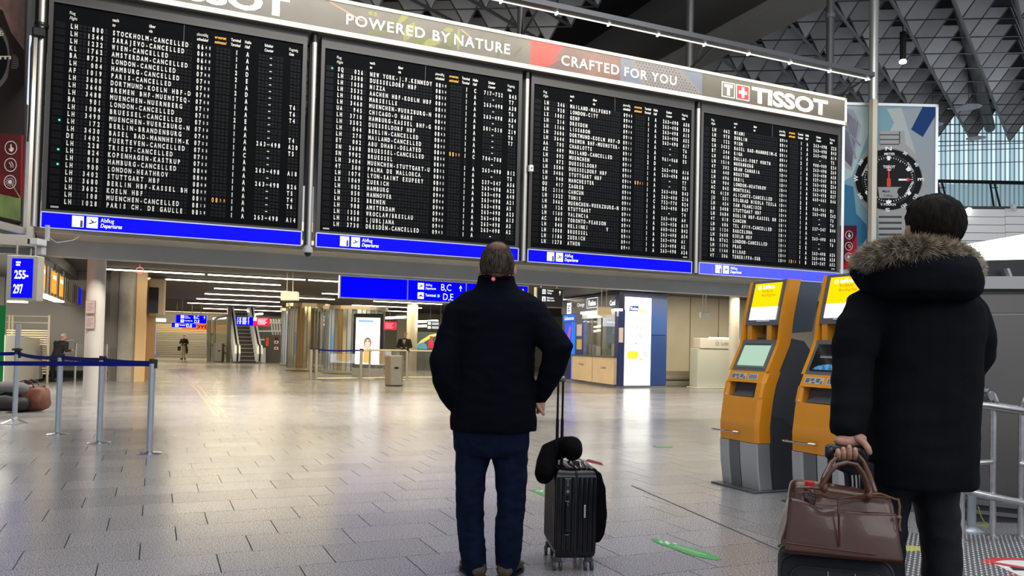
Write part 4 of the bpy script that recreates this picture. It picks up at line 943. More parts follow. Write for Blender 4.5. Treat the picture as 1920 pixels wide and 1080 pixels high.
art([[(17, 103+i*4), (31, 105+i*4), (31, 106.5+i*4), (17, 104.5+i*4)] for i in range(6)]+[[(0, 45), (3, 45), (18, 75), (22, 110), (16, 150), (12, 150), (18, 110), (14, 78)]], pm('steel_l2', (.04, .035, .03), .05), **A)
art([circ(-34, 107, 47, 62)], pm('bezel', (.012, .012, .014)), **A)
txt([('E', 8, 108, 22, PI/2, .5), ('60', 0, 62, 8, 1.1, 1)], pm('cream', (.6, .55, .45), .25), **A)
icons((18.5, 17.5, 16.5), (277, 309, 341), 13, pm('iconline', (.6, .58, .58), .25), T2, t)
for i in range(8):
    pass
q = MB(T2); [q.box(.03, .12, .05, .15, .2+i*.22, .38+i*.22) for i in range(9)]; q.build('edge_box', mat('edge_box', (.5, .46, .5), .5), t)
# ================================================================== hanging signs of the low hall
def sign(name, label, T, W, H, segs, fieldm, framem, group=None, top=3.02):
    """lit sign box: local x 0..W, z 0..H, front at y=0"""
    t = thing(name, label, 'sign', T=T, group=group); q = MB(T); q.box(0, W, .01, .16, 0, H); q.build('case', framem, t)
    q = MB(T); f = .018*H/.5+.006
    for a, b, c, d in ((0, W, 0, f), (0, W, H-f, H), (0, f, 0, H), (W-f, W, 0, H)): q.box(a, b, -.012, .01, c, d)
    for s in segs: q.box(s-f/2, s+f/2, -.012, .01, 0, H)
    q.build('frame', framem, t); q = MB(T); q.box(f, W-f, 0, .01, f, H-f); q.build('field', fieldm, t)
    q = MB(T)
    for s in (.2, .8): q.cyl((W*s, .08, H), (W*s, .08, top-T.translation.z), .015, n=6)
    q.build('hanger', mat('hanger', (.35, .34, .33), .4, .4), t)
    return t
EDGE = mat('sign_edge', (.6, .62, .68), .35, .4, emit=.1); SIGNINK = mat('sign_ink2', (.01, .02, .35), .5)
def dep_block(q, qi, x, z, h):
    """pictogram + Abflug / Departures, returns nothing"""
    rect(q, x, x+h, z, z+h, -.006); plane_icon(qi, x+h*.04, z+h*.06, h*.92, -.009)
    text_at(q, 'Abflug', x+h*1.22, z+h*.58, h*.36, -.006, .78, .02); text_at(q, 'Departures', x+h*1.22, z+h*.06, h*.34, -.006, .74, .015, .25)
def term_block(q, qi, qd, x, z, h):
    rect(q, x, x+h, z, z+h, -.006); c = x+h/2
    qi.poly([(c-.04*h, -.009, z+.15*h), (c+.04*h, -.009, z+.15*h), (c+.05*h, -.009, z+.42*h), (c+.38*h, -.009, z+.3*h), (c+.38*h, -.009, z+.4*h), (c+.06*h, -.009, z+.62*h), (c, -.009, z+.92*h), (c-.06*h, -.009, z+.62*h), (c-.38*h, -.009, z+.4*h), (c-.38*h, -.009, z+.3*h), (c-.05*h, -.009, z+.42*h)])
    text_at(q, 'Terminal', x+h*1.22, z+h*.42, h*.4, -.006, .8, .02); disc(qd, x+h*3.35, z+h*.58, h*.26, -.006); text_at(q, '2', x+h*3.35, z+h*.45, h*.3, -.009, 1, .02, 0, 'c')
CYAN = lit('sign_cyan', (.05, .45, .75), .8)
o = atY(637, 558, 20); W = 5.19
T = frame((4.16, 20, 2.315), (1, 0, 0))
t = sign('direction_sign', 'long blue overhead sign with arrows to B,C and D,E', T, W, .57, (1.75, 3.36), BLUE, EDGE)
q = MB(T); qi = MB(T); qd = MB(T)
dep_block(q, qi, 2.02, .315, .17); term_block(q, qi, qd, 2.02, .07, .17)
text_at(q, 'B,C', 2.66, .315, .17, -.006, .82, -.002); text_at(q, 'D,E', 2.72, .07, .17, -.006, .82, -.002); arrow_up(q, 3.2, .315, .16, -.006); arrow_up(q, 5.02, .32, .16, -.006, .1)
q.build('lettering', SIGNW, t, fix=False); qi.build('pictogram', SIGNINK, t, fix=False); qd.build('dot', CYAN, t, fix=False)
T = frame((9.6, 20, 2.31), (1, 0, 0)); dk = mat('sign_dark', (.06, .06, .052), .3, emit=.02)
t = sign('info_sign', 'dark hanging sign with small white pictograms and arrow left of the exchange booth', T, .83, .55, (), dk, mat('sign_edge_pale', (.5, .48, .38), .4))
q = MB(T); rect(q, .17, .28, .37, .5, -.006); rect(q, .17, .28, .17, .3, -.006); text_at(q, 'Toiletten', .32, .45, .045, -.006, .8, .02); text_at(q, 'Toilets', .32, .38, .045, -.006, .8, .02, .2); text_at(q, 'Babyraum', .32, .25, .045, -.006, .8, .02); text_at(q, 'Baby room', .32, .18, .045, -.006, .8, .02, .2); arrow_up(q, .72, .36, .13, -.006); q.build('lettering', SIGNW, t, fix=False)
q = MB(T); [rect(q, a, a+.02, .385, .48, -.008) for a in (.19, .24)]; disc(q, .225, .26, .015, -.008); rect(q, .21, .24, .18, .24, -.008); q.build('pictogram', mat('sign_ink', (.05, .07, .12), .5), t, fix=False)
# far pair of blue signs
for (x0, y0, x1, y1, dd, lab, big) in ((329, 606, 384, 589, 36, 'small far blue sign with B,C and D,E above the walking man', True), (321, 614, 365, 604, 40, 'lower far blue sign with D,E half hidden by the other', False)):
    a = at(x0, y0, dd); b = at(x1, y0, dd); c = at(x0, y1, dd); T = frame(a, (1, -.12, 0)); W = (b-a).length; H_ = c.z-a.z
    t = sign('direction_sign', lab, T, W, H_, (), BLUE, EDGE); q = MB(T); qi = MB(T); qd = MB(T)
    if big:
        h = H_*.34; dep_block(q, qi, W*.16, H_*.56, h); term_block(q, qi, qd, W*.16, H_*.1, h); text_at(q, 'B,C', W*.58, H_*.56, h*.95, -.006, .8, .01); text_at(q, 'D,E', W*.6, H_*.1, h*.95, -.006, .8, .01); arrow_up(q, W*.92, H_*.55, h, -.006)
    else:
        h = H_*.6; term_block(q, qi, qd, W*.15, H_*.15, h); text_at(q, 'D,E', W*.6, H_*.15, h, -.006, .8, .01)
    q.build('lettering', SIGNW, t, fix=False); qi.build('pictogram', SIGNINK, t, fix=False); (qd.build('dot', CYAN, t, fix=False) if qd.v else 0)
def quadthing(name, label, cat, px4, d, m, th=.1, ex=None):
    x0, y0, x1, y1 = px4; a = at(x0, y1, d); b = at(x1, y1, d); c = at(x0, y0, d); T = frame(a, ex or (b-a)*Vector((1, 1, 0)) if False else Vector(((b-a).x, (b-a).y, 0)))
    t = thing(name, label, cat, T=T); W = (b-a).length; H_ = c.z-a.z; q = MB(T); q.box(0, W, 0, th, 0, H_); q.build('panel', m, t); return t, T, W, H_
t, T, W, H_ = quadthing('shop_banner', 'orange-red banner with dark letters behind the far blue signs', 'banner', (341, 606, 397, 618), 44, lit('orange_banner', (.95, .16, .05), .8), .15)
q = MB(T); text_at(q, 'OYD', W*.42, H_*.25, H_*.5, -.01, 1.5, .03); disc(q, W*.9, H_*.5, H_*.3, -.01); q.build('lettering', mat('banner_ink', (.2, .03, .02), .5), t, fix=False)
t, T, W, H_ = quadthing('departure_screen', 'blue flight information screen hanging over the escalator', 'screen', (443, 594, 474, 610), 38, BLUE, .12)
q = MB(T)
for i in range(7):
    for a, b in ((.06, .13), (.18, .3), (.36, .62), (.7, .78)): rect(q, W*a, W*(b-.01*(i*3 % 4)), H_*(.88-.12*i), H_*(.95-.12*i), -.006)
q.build('screen_text', SIGNW, t, fix=False)
q = MB(T); [q.cyl((W*s, .06, H_), (W*s, .06, 3.0-T.translation.z), .012, n=6) for s in (.5,)]; q.build('hanger', GREY, t)
RED = lit('red_screen', (.95, .02, .06), .85)
t, T, W, H_ = quadthing('notice_screen', 'red notice screen beside the blue flight screen', 'screen', (474.5, 595, 504, 611), 38, RED, .12)
q = MB(T); rect(q, 0, W*.22, H_*.6, H_, -.004)
for i in range(6): rect(q, W*.28, W*(.9-.07*(i % 3)), H_*(.8-.12*i), H_*(.85-.12*i), -.006)
q.build('screen_text', SIGNW, t, fix=False); q = MB(T); [q.cyl((W*s, .06, H_), (W*s, .06, 3.0-T.translation.z), .012, n=6) for s in (.5,)]; q.build('hanger', GREY, t)
t, T, W, H_ = quadthing('notice_screen', 'small red notice screen right of the white advertising pillar', 'screen', (718, 603, 742, 618), 31, RED, .12)
q = MB(T)
for i in range(5): rect(q, W*.15, W*(.85-.09*(i % 3)), H_*(.78-.15*i), H_*(.83-.15*i), -.006)
q.build('screen_text', mat('pinkish', (.95, .3, .35), .5, emit=.6), t, fix=False)
q = MB(T); q.cyl((W/2, .06, H_), (W/2, .06, 3.0-T.translation.z), .012, n=6); q.build('hanger', GREY, t)
t, T, W, H_ = quadthing('info_sign', 'small black hanging sign above the colourful mural', 'sign', (800, 602, 832, 618), 33, mat('sign_dark', (.06, .06, .052), .3), .1)
q = MB(T); [q.cyl((W*s, .06, H_), (W*s, .06, 3.05-T.translation.z), .012, n=6) for s in (.2, .8)]; q.build('hanger', GREY, t)
q = MB(T); rect(q, W*.06, W*.24, H_*.58, H_*.88, -.006); rect(q, W*.06, W*.24, H_*.12, H_*.42, -.006)
for z in (.75, .6, .3, .15): rect(q, W*.3, W*.7, H_*z, H_*(z+.07), -.006)
q.build('lettering', SIGNW, t, fix=False)
# mural and pillar at the back
t, T, W, H_ = quadthing('mural', 'colourful wall picture with people and a rainbow behind the standing man', 'mural', (776, 622, 860, 654), 37, mat('mural_base', (.05, .07, .08), .5, emit=.25), .06)
def mur(pl, c, e=.4):
    lay[0] += 1; q = MB(T); [q.poly([(W*x, -.002*(lay[0] % 12+1), H_*z) for x, z in p]) for p in pl]; q.build('painted_shape', mat('mural_%d' % lay[0], c, .5, emit=e*.3), t, fix=False)
lay[0] = 0
mur([[(.02, .1), (.15, .5), (.35, .85), (.55, .95), (.55, .85), (.4, .7), (.22, .4), (.12, .1)]], (.7, .7, .15)); mur([[(.0, .0), (.3, .0), (.28, .25), (.2, .4), (.1, .3)]], (.08, .35, .6))
mur([[(.46, .12), (.5, .12), (.54, .5), (.5, .62), (.47, .5)]], (.75, .6, .2)); mur([[(.3, .05), (.33, .5), (.38, .6), (.43, .5), (.45, .05)]], (.6, .03, .1)); mur([[(.36, .58), (.34, .72), (.4, .78), (.44, .7), (.42, .58)]], (.25, .1, .05))
mur([[(.55, .05), (.56, .55), (.63, .7), (.7, .5), (.72, .05)]], (.03, .05, .12)); mur([[(.6, .7), (.59, .85), (.64, .92), (.69, .85), (.67, .7)]], (.4, .2, .1)); mur([[(.78, .05), (.8, .5), (.88, .5), (.9, .05)]], (.1, .5, .15)); mur([[(.48, .1), (.5, .4), (.54, .4), (.54, .1)]], (.7, .6, .1))
q = MB(); a = at(770, 715, 35.5); q.lathe((a.x, a.y, 0), [(.24, 0), (.24, 3.02)], 24); struct(sharp(q.build('column', mat('column_cream', (.55, .48, .33), .55))), 'cream column behind the standing man in the suit', 'column')
q = MB(); pslab(q, [(776, 654), (880, 658), (880, 706), (776, 702)], 36.5, .6); tag(q.build('counter', mat('counter_dark', (.08, .08, .075), .4)), 'dark shelf below the colourful mural', 'counter')
q = MB(); pslab(q, [(702, 585), (1120, 590), (1120, 700), (702, 700)], 48, .3); struct(q.build('wall_3', mat('wall_far_right', (.3, .27, .2), .5, var=.08, vs=1)), 'beige back wall behind the glass drum', 'wall')
q = MB(); pslab(q, [(744, 588), (764, 588), (764, 696), (744, 696)], 39, .3); struct(q.build('pier', mat('pier2', (.28, .26, .22), .5)), 'grey pier behind the standing man', 'pier')
# ------------------------------------------------------------------ white advertising pillar
a = Vector((6.28, 27.75, 0)); b = Vector((7.22, 27.3, 0)); T = frame(a, b-a); W = (b-a).length
t = thing('advertising_pillar', 'digital advertising pillar with a bright white screen in a black frame', 'advertising pillar', T=T)
q = MB(T); q.bbox(0, W, 0, .25, 0, .33, .02); q.build('base', mat('pillar_base', (.4, .4, .37), .4, .3), t)
q = MB(T); q.bbox(0, W, 0, .22, .33, 2.22, .03); q.build('case', BLACK, t)
sx0, sx1, sz0, sz1 = .1, W-.1, .46, 2.08
q = MB(T); q.box(sx0, sx1, -.004, 0, sz0, sz1); s = q.build('screen', lit('screen_white', (1, 1, 1), 1.6), t)
def scr(pts, c, k, e=.9): q = MB(T); q.poly([(sx0+(sx1-sx0)*x, -.005-.001*k, sz0+(sz1-sz0)*z) for x, z in pts]); q.build('screen_picture', mat('scr_%g_%g' % (c[0], c[1]), c, .5, emit=e), s, fix=False)
ci = lambda cx, cz, r, r2=None, n=16: [(cx+r*math.cos(2*PI*i/n), cz+(r2 or r)*math.sin(2*PI*i/n)) for i in range(n)]
scr(ci(.5, .46, .16, .12), (.25, .17, .14), 1, .6); scr([(.2, .05), (.22, .22), (.38, .33), (.62, .33), (.78, .22), (.8, .05)], (.85, .72, .6), 2); scr(ci(.5, .44, .11, .09), (.8, .5, .38), 3); scr([(.35, .03), (.38, .3), (.5, .36), (.62, .3), (.66, .03)], (.9, .5, .08), 4); scr([(.46, .415), (.54, .415), (.52, .405), (.48, .405)], (.7, .3, .25), 5); scr([(.42, .5), (.47, .5), (.47, .48), (.42, .48)], (.1, .06, .05), 6); scr([(.53, .5), (.58, .5), (.58, .48), (.53, .48)], (.1, .06, .05), 6)
scr([(.1, .9), (.72, .9), (.72, .95), (.1, .95)], (.25, .4, .65), 2)
# ------------------------------------------------------------------ posts with rails, near the glass drum
def post(base, h, label, group, r=.032, cap=BLACK, m=ALU, ext=False, base_r=.12, T=None):
    t = thing('belt_post', label, 'post', base, group); x, y = base[0], base[1]
    q = MB(); q.lathe((x, y, 0), [(base_r, 0), (base_r, .008), (base_r*.92, .014), (r*1.3, .022 if not ext else .06), (r, .03 if not ext else .1)], 28); sharp(q.build('base_plate', STEEL, t), 25)
    q = MB(); q.lathe((x, y, 0), [(r, .02), (r, h-.05)], 24); q.box(x-.012, x+.012, y-r-.004, y-r+.01, .03, h-.05); sharp(q.build('tube', m, t), 30)
    q = MB(); q.lathe((x, y, 0), [(r*1.06, h-.05), (r*1.06, h-.005), (r*.95, h)], 24); q.bbox(x+r*.4, x+r*1.5, y-.03, y+.03, h-.1, h-.004, .006); sharp(q.build('belt_head', cap, t), 30)
    return t
SG = 'belt posts of the queue at the left'
stp = [(-1.726, 12.878), (-1.058, 11.348), (-.545, 10.357), (-.014, 9.303)]
labs = ['belt post with a grey sign holder on top, farthest at the left', 'silver belt post in front of the clerk, second from the far left', 'silver belt post beside the pale column, second nearest', 'nearest silver belt post, where both blue belts meet']
for i, (p, lb) in enumerate(zip(stp, labs)): post(p, 1.0, lb, SG, ext=(i == 0), base_r=.165 if i == 0 else .125)
p = stp[0]; q = MB(); q.bbox(p[0]-.028, p[0]+.035, p[1]-.03, p[1]+.02, 1.03, 1.36, .006); s = q.build('sign_holder', mat('holder', (.33, .34, .38), .4, .3)); q2 = MB(); q2.bbox(p[0]-.06, p[0]+.06, p[1]-.05, p[1]+.05, 1.0, 1.03, .008); q2.build('bracket', BLACK, s); tag(s, 'grey upright sign holder on the farthest belt post', 'sign holder')
BELT = mat('belt_blue', (.003, .009, .16), .6, bump=.1, bs=300, spec=.15)
def belt(a, b, z0, z1, sag, label, n=14):
    q = MB(); a = Vector(a); b = Vector(b); P = []
    for i in range(n+1):
        f = i/n; p = a.lerp(b, f); z = z0+(z1-z0)*f-sag*4*f*(1-f); P += [(p.x, p.y, z-.024), (p.x, p.y, z+.024)]
    q.add(P, [(2*i, 2*i+2, 2*i+3, 2*i+1) for i in range(n)])
    o = q.build('belt', BELT, fix=False); md = o.modifiers.new('s', 'SOLIDIFY'); md.thickness = .003
    return tag(o, label, 'belt', 'blue queue belts')
belt(stp[3], stp[2], .955, .955, .01, 'blue belt from the nearest post to the one beside the pale column')
belt(stp[2], stp[1], .955, .955, .01, 'blue belt between the two middle posts at the left')
belt(stp[1], stp[0], .955, .965, .03, 'blue belt reaching the post with the sign holder')
e0 = at(-120, 662, 10.9); belt(stp[0], e0, .96, .98, .02, 'short blue belt from the sign holder post out to the left edge')
pl = atZ(-70, 800); a = at(-90, 681, 8.6); belt(stp[3], (a.x, a.y), .945, a.z, .0, 'long front blue belt from the nearest post to the left edge')
BG = 'steel posts of the barrier in front of the glass drum'
bp = [atZ(x, y) for x, y in ((582, 715), (592, 715), (676, 714), (692, 711), (762, 712), (870, 712))]
for i, p in enumerate(bp):
    post((p.x, p.y), 1.02, ['left one of the paired posts at the barrier corner', 'right one of the paired posts at the barrier corner', 'barrier post at the left edge of the advertising pillar', 'thin barrier post in front of the white pillar screen', 'barrier post right of the waste bin', 'barrier post hidden behind the man in the dark jacket'][i], BG, r=.045 if i not in (3,) else .03, m=mat('post_warm', (.55, .5, .42), .35, .7), base_r=.19)
belt((bp[1].x, bp[1].y), (bp[2].x, bp[2].y), .97, .97, .03, 'far blue belt in front of the glass drum')
t = thing('glass_barrier', 'low clear glass barrier with a pale rail around the advertising pillar', 'barrier', bp[2])
for a, b in ((2, 4), (4, 5)):
    A_, B_ = bp[a], bp[b]; dz = Vector((0, 0, 1)); q = MB(); q.prism([A_+dz*.1, B_+dz*.1, B_+dz*.96, A_+dz*.96], (0, .012, 0)); q.build('glass_pane', mat('clear_pane', (.8, .85, .82), .05, trans=.9, alpha=.25), t)
    q = MB(); q.cyl(A_+dz*.98, B_+dz*.98, .03, n=10); q.build('top_rail', mat('rail_pale', (.75, .68, .5), .4, .3), t)
    q = MB(); q.cyl(A_+dz*.08, B_+dz*.08, .025, n=8); q.build('bottom_rail', mat('rail_pale', (.75, .68, .5), .4, .3), t)
A_, B_ = bp[1], bp[2]; q = MB(); q.prism([A_+Vector((0, .1, .1)), B_+Vector((0, .1, .1)), B_+Vector((0, .1, .85)), A_+Vector((0, .1, .85))], (0, .012, 0)); q.build('glass_pane', mat('clear_pane', (.8, .85, .82), .05, trans=.9, alpha=.25), t)
q = MB(); q.cyl(A_+Vector((0, .1, .08)), B_+Vector((0, .1, .08)), .025, n=8); q.build('bottom_rail', mat('rail_pale', (.75, .68, .5), .4, .3), t)
# bins
def bin_(c, ex, w2, d2, h, label):
    T = frame(c, ex); t = thing('waste_bin', label, 'waste bin', T=T); q = MB(T); P = [(-w2, -d2*.3), (-w2*.2, -d2), (w2, -d2*.8), (w2, d2), (-w2, d2)]
    q.rings([[(x*k, y*k, z) for x, y in P] for z, k in ((0.03, .94), (h*.9, 1), (h, 1.02), (h, .98))]); q.build('body', mat('bin_steel', (.42, .38, .31), .35, .75, var=.06), t)
    q = MB(T); q.rings([[(x*.96, y*.96, z) for x, y in P] for z in (h, h+.03)]); q.build('lid', mat('bin_lid', (.6, .58, .5), .3, .7), t); q = MB(T); q.rings([[(x*.9, y*.9, z) for x, y in P] for z in (0, .04)]); q.build('plinth', BLACK, t)
    q = MB(T); q.ell((w2*.45, -d2*.86-.012, h*.62), .07*w2/.26, .02, .035*w2/.26, 14, 8); q.build('opening', BLACK, t)
bin_(Vector((6.27, 22.35, 0)), CR, .25, .24, .84, 'brushed steel waste bin in front of the barrier near the advertising pillar')
bn = atZ(410, 679); bin_(bn+Vector((0, .3, 0)), CR, .24, .2, .95, 'small far steel waste bin beside the glass box')
# ------------------------------------------------------------------ glass drums
GLASS = mat('glass_green', (.72, .82, .74), .04, trans=.55, alpha=.5, coat=.5); GOLD = mat('glass_gold', (.5, .4, .22), .08, .85); GSIL = mat('glass_silver', (.66, .72, .64), .12, .8)
def drum(c, r, h, n, label, gold):
    t = thing('glass_drum', label, 'glass drum', c, 'round glass drums in the hall'); rg = random.Random(int(r*100))
    for k in range(n):
        a0 = 2*PI*k/n; a1 = 2*PI*(k+1)/n-.03; P = [Vector((c.x+r*math.cos(a), c.y+r*math.sin(a), z)) for a, z in ((a0, .12), (a1, .12), (a1, h-.12), (a0, h-.12))]
        q = MB(); am = (a0+a1)/2; q.prism(P, (-.03*math.cos(am), -.03*math.sin(am), 0)); q.build('glass_panel', GOLD if rg.random() < gold else (GSIL if rg.random() < .45 else GLASS), t)
        q = MB(); q.cyl((c.x+r*math.cos(a1+.015), c.y+r*math.sin(a1+.015), .1), (c.x+r*math.cos(a1+.015), c.y+r*math.sin(a1+.015), h-.1), .018, n=6); q.build('mullion', STEEL_DK, t)
    q = MB(); q.lathe((c.x, c.y, 0), [(r*1.06, 0.03), (r*1.06, .12), (r*.9, .12), (r*.9, .03)], 28); q.build('base_ring', mat('ring_warm', (.55, .45, .3), .3, .6), t)
    q = MB(); q.lathe((c.x, c.y, 0), [(r*1.1, h-.14), (r*1.1, h), (r*.9, h), (r*.9, h-.14)], 28); q.build('top_ring', mat('ring_warm', (.55, .45, .3), .3, .6), t)
    q = MB(); q.lathe((c.x, c.y, 0), [(r*.35, .05), (r*.35, h)], 16); q.build('core', mat('drum_core', (.5, .42, .28), .3, .6), t)
c = atZ(662, 702); drum(c+Vector((.3, 1.2, 0)), 1.15, 2.6, 40, 'large greenish glass drum behind the white advertising pillar', .12)
c = atZ(589, 697); drum(c+Vector((-.1, 1.2, 0)), .8, 2.75, 36, 'golden mirrored glass drum left of the large drum', .6)
c = atZ(557, 687); drum(c+Vector((.2, 1.6, 0)), .75, 2.8, 32, 'farthest mirrored glass drum beside the grey pictogram wall', .3)
q = MB()
for x0, x1, y in ((536, 585, 685), (555, 600, 691), (593, 655, 697)):
    a = atZ(x0, y); b = atZ(x1, y); q.cyl(a+Vector((0, -.2, .22)), b+Vector((0, -.2, .22)), .04, n=8); q.cyl(a+Vector((.2, -.2, 0)), a+Vector((.2, -.2, .22)), .03, n=6); q.cyl(b+Vector((-.2, -.2, 0)), b+Vector((-.2, -.2, .22)), .03, n=6)
tag(q.build('guard_rail', mat('rail_pale', (.75, .68, .5), .4, .3)), 'low pale guard rail at the foot of the glass drums', 'rail')
# ------------------------------------------------------------------ escalator
e0 = atZ(434, 681); e1 = atZ(489, 681); T = frame(e0, (1, 0, 0)); W = 1.62
t = thing('escalator', 'escalator with dark steps and white balustrades leading up behind the hall', 'escalator', T=T)
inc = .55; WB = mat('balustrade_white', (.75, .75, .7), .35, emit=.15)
w0, w1 = .42, W-.42
for k in range(14):
    q = MB(T); q.box(w0, w1, .3+.36*k, .3+.36*k+.42, .0, .2*k+.16); q.build('step', mat('step_dark', (.05, .05, .048), .4, .5), t)
    q = MB(T); q.box(w0, w1, .29+.36*k, .3+.36*k, .2*k+.13, .2*k+.17); q.build('step_edge', mat('step_edge', (.3, .3, .27), .4, .5), t)
for s, x in ((0, .12), (1, W-.42)):
    q = MB(T); q.prism([(x, 0, .1), (x, .5, .1), (x, 5.4, 2.75), (x, 5.4, 3.6), (x, .5, .95), (x, -.1, .9), (x, -.25, .5)], (.28, 0, 0)); q.build('balustrade', WB, t)
    q = MB(T); q.tube([(x+.14, -.2, .12), (x+.14, -.32, .5), (x+.14, -.15, .93), (x+.14, .5, 1.0), (x+.14, 5.2, 3.55)], .045, 8); q.build('handrail', BLACK, t)
q = MB(T); q.box(0, W, -.3, .3, 0.002, .015); q.build('landing_plate', STEEL_DK, t)
q = MB(); a = at(427, 680, 43); b = at(433, 595, 43); q.box(a.x-.05, b.x+.05, a.y, a.y+.5, 0, 3.0); tag(q.build('support_column', mat('pier', (.2, .18, .16), .6)), 'dark slim support left of the escalator', 'column')
# stair frame and grey wall with pictograms
t = thing('stair_frame', 'grey stair flank with white tube rails right of the escalator', 'stairs', at(495, 680, 46))
q = MB(); pslab(q, [(478, 610), (545, 600), (545, 680), (492, 680)], 47, .3); q.build('flank', mat('flank_grey', (.22, .22, .2), .5, var=.1, vs=2), t)
q = MB()
for (x0, y0, x1, y1) in ((478, 621, 536, 621), (480, 637, 500, 637), (504, 605, 533, 606)): q.cyl(at(x0, y0, 46.3), at(x1, y1, 46.3), .045, n=6)
q.cyl(at(478, 608, 46.3), at(486, 655, 46.3), .06, n=6); q.cyl(at(529, 597, 46.3), at(538, 629, 46.3), .08, n=6); q.build('tube_rail', WB, t)
for i in range(5):
    q = MB(); pslab(q, [(506+i*5, 598), (509+i*5, 598), (513+i*5, 628), (510+i*5, 628)], 46.6, .05); q.build('bright_bar', mat('bar_bright', (.6, .58, .5), .3, .3, emit=.15), t)
t, T, W, H_ = quadthing('pictogram_wall', 'grey wall block with red pictograms right of the escalator', 'wall block', (495, 629, 542, 681), 44.3, mat('block_grey', (.16, .15, .13), .5, var=.05, vs=2), 1.0)
q = MB(T); [q.poly([(W*x, -.01, H_*z) for x, z in p]) for p in ([(.05, .62), (.16, .62), (.16, .93), (.05, .93)],)]; q.build('red_patch', lit('picto_red', (.65, .08, .05), .5), t, fix=False)
q = MB(T); [rect(q, W*.39, W*.55, H_*z, H_*(z+.1), -.01) for z in (.72, .5)]; q.build('pictogram_plate', lit('picto_pale', (.8, .45, .38), .5), t, fix=False); q = MB(T); rect(q, W*.4, W*.54, H_*.84, H_*.95, -.01); [rect(q, W*.44, W*.5, H_*(z+.02), H_*(z+.08), -.015) for z in (.72, .5)]; q.build('pictogram_dark', mat('picto_dark', (.12, .02, .02), .5), t, fix=False)
q = MB(); pslab(q, [(533, 633), (545, 633), (545, 652), (533, 652)], 43.8, .2); tag(q.build('yellow_box', mat('yellow_box', (.55, .38, .04), .5)), 'small ochre box beside the grey pictogram wall', 'box')
# white newel right of escalator
q = MB(); pslab(q, [(489, 655), (495, 652), (495, 680), (490, 680)], 43.5, .3); tag(q.build('newel', WB), 'short white newel between escalator and pictogram wall', 'newel')
# glass box left of escalator
t = thing('glass_box', 'framed glass box left of the escalator', 'glass enclosure', atZ(395, 680)); g = atZ(391, 678)
for i, (x0, x1) in enumerate(((391, 402), (402, 428))):
    q = MB(); pslab(q, [(x0, 606-4*i), (x1, 602-4*i), (x1, 680), (x0, 676+2*i)], 43.5+i*.2, .04); q.build('glass_pane', mat('pane_warm', (.6, .62, .4), .1, alpha=.45), t)
q = MB()
for x in (390, 393, 402, 428): q.cyl(at(x, 600, 43.2), Vector((at(x, 678, 43.2).x, at(x, 678, 43.2).y, 0)), .07, n=6)
for (x0, y0, x1, y1) in ((402, 598, 428, 592), (402, 649, 428, 648), (415, 662, 428, 662), (391, 646, 402, 648), (391, 628, 402, 627)): q.cyl(at(x0, y0, 43.2), at(x1, y1, 43.2), .05, n=6)
q.build('frame', mat('frame_grey', (.35, .34, .28), .4, .4), t)
q = MB(); pslab(q, [(404, 609), (428, 609), (428, 616), (404, 616)], 45, .05); tag(q.build('orange_strip', lit('orange_strip', (.95, .25, .1), .6)), 'orange lit strip seen through the glass box', 'sign')
# ------------------------------------------------------------------ check-in area at the left
GR = lit('green_banner', (.01, .16, .04), .45)
g0 = atZ(4, 744); T = frame(g0+Vector((-.75, -.35, 0)), (.75, .35, 0)); t = thing('green_banner', 'upright green banner at the left edge of the picture', 'banner', T=T)
q = MB(T); q.box(0, .83, 0, .05, .02, 1.78); q.build('panel', GR, t); q = MB(T); [disc(q, .68, z, .022, -.004) for z in (1.65, 1.5, 1.36)]; q.bbox(.55, .73, -.006, -.001, .72, .92, .004); q.build('print', lit('green_print', (.1, .55, .25), .6), t, fix=False); q = MB(T); q.box(-.05, .88, -.15, .2, 0, .02); q.build('foot', BLACK, t)
# counter + slatted screen
cm = mat('counter_pale', (.5, .5, .46), .4, var=.03, vs=2)
t = thing('checkin_counter', 'pale check-in counter behind the blue belts', 'counter', atZ(80, 716))
a = atZ(6, 730); b = atZ(80, 715); q = MB(); v = Vector((0, 0, 1)); q.prism([a+v*.03, b+v*.03, b+v*1.12, a+v*1.2], (-.9, .2, 0)); q.build('front', cm, t)
q = MB(); q.prism([a+Vector((.01, -.02, 0)), b+Vector((.01, -.02, 0)), b+Vector((0, 0, .08)), a+Vector((0, 0, .08))], (-.9, .2, 0)); q.build('plinth', BLACK, t)
t = thing('slatted_screen', 'metal screen of horizontal slats behind the check-in counter', 'screen', at(60, 700, 20.6))
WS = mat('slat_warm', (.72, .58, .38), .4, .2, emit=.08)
for i in range(12):
    y = 618+i*4.25; q = MB(); x0 = 12 if i < 7 else 80; q.prism([at(x0, y, 20.4), at(91, y+1.0, 20.8), at(91, y+3.2, 20.8), at(x0, y+2.2, 20.4)], HV*.03); q.build('slat', WS, t)
for i in range(7):
    y = 669+i*5; q = MB(); q.prism([at(79, y, 20.75), at(91, y+.2, 20.8), at(91, y+2.5, 20.8), at(79, y+2.3, 20.75)], HV*.03); q.build('slat', WS, t)
q = MB()
for x in (18, 24, 93): a = at(x, 591, 20.5); q.cyl(Vector((a.x, a.y, 0)), a, .03, n=8)
for y in (592, 604): q.cyl(at(12, y, 20.5), at(94, y+1.6, 20.5), .02, n=8)
q.build('frame', mat('frame_warm', (.6, .52, .38), .35, .5), t)
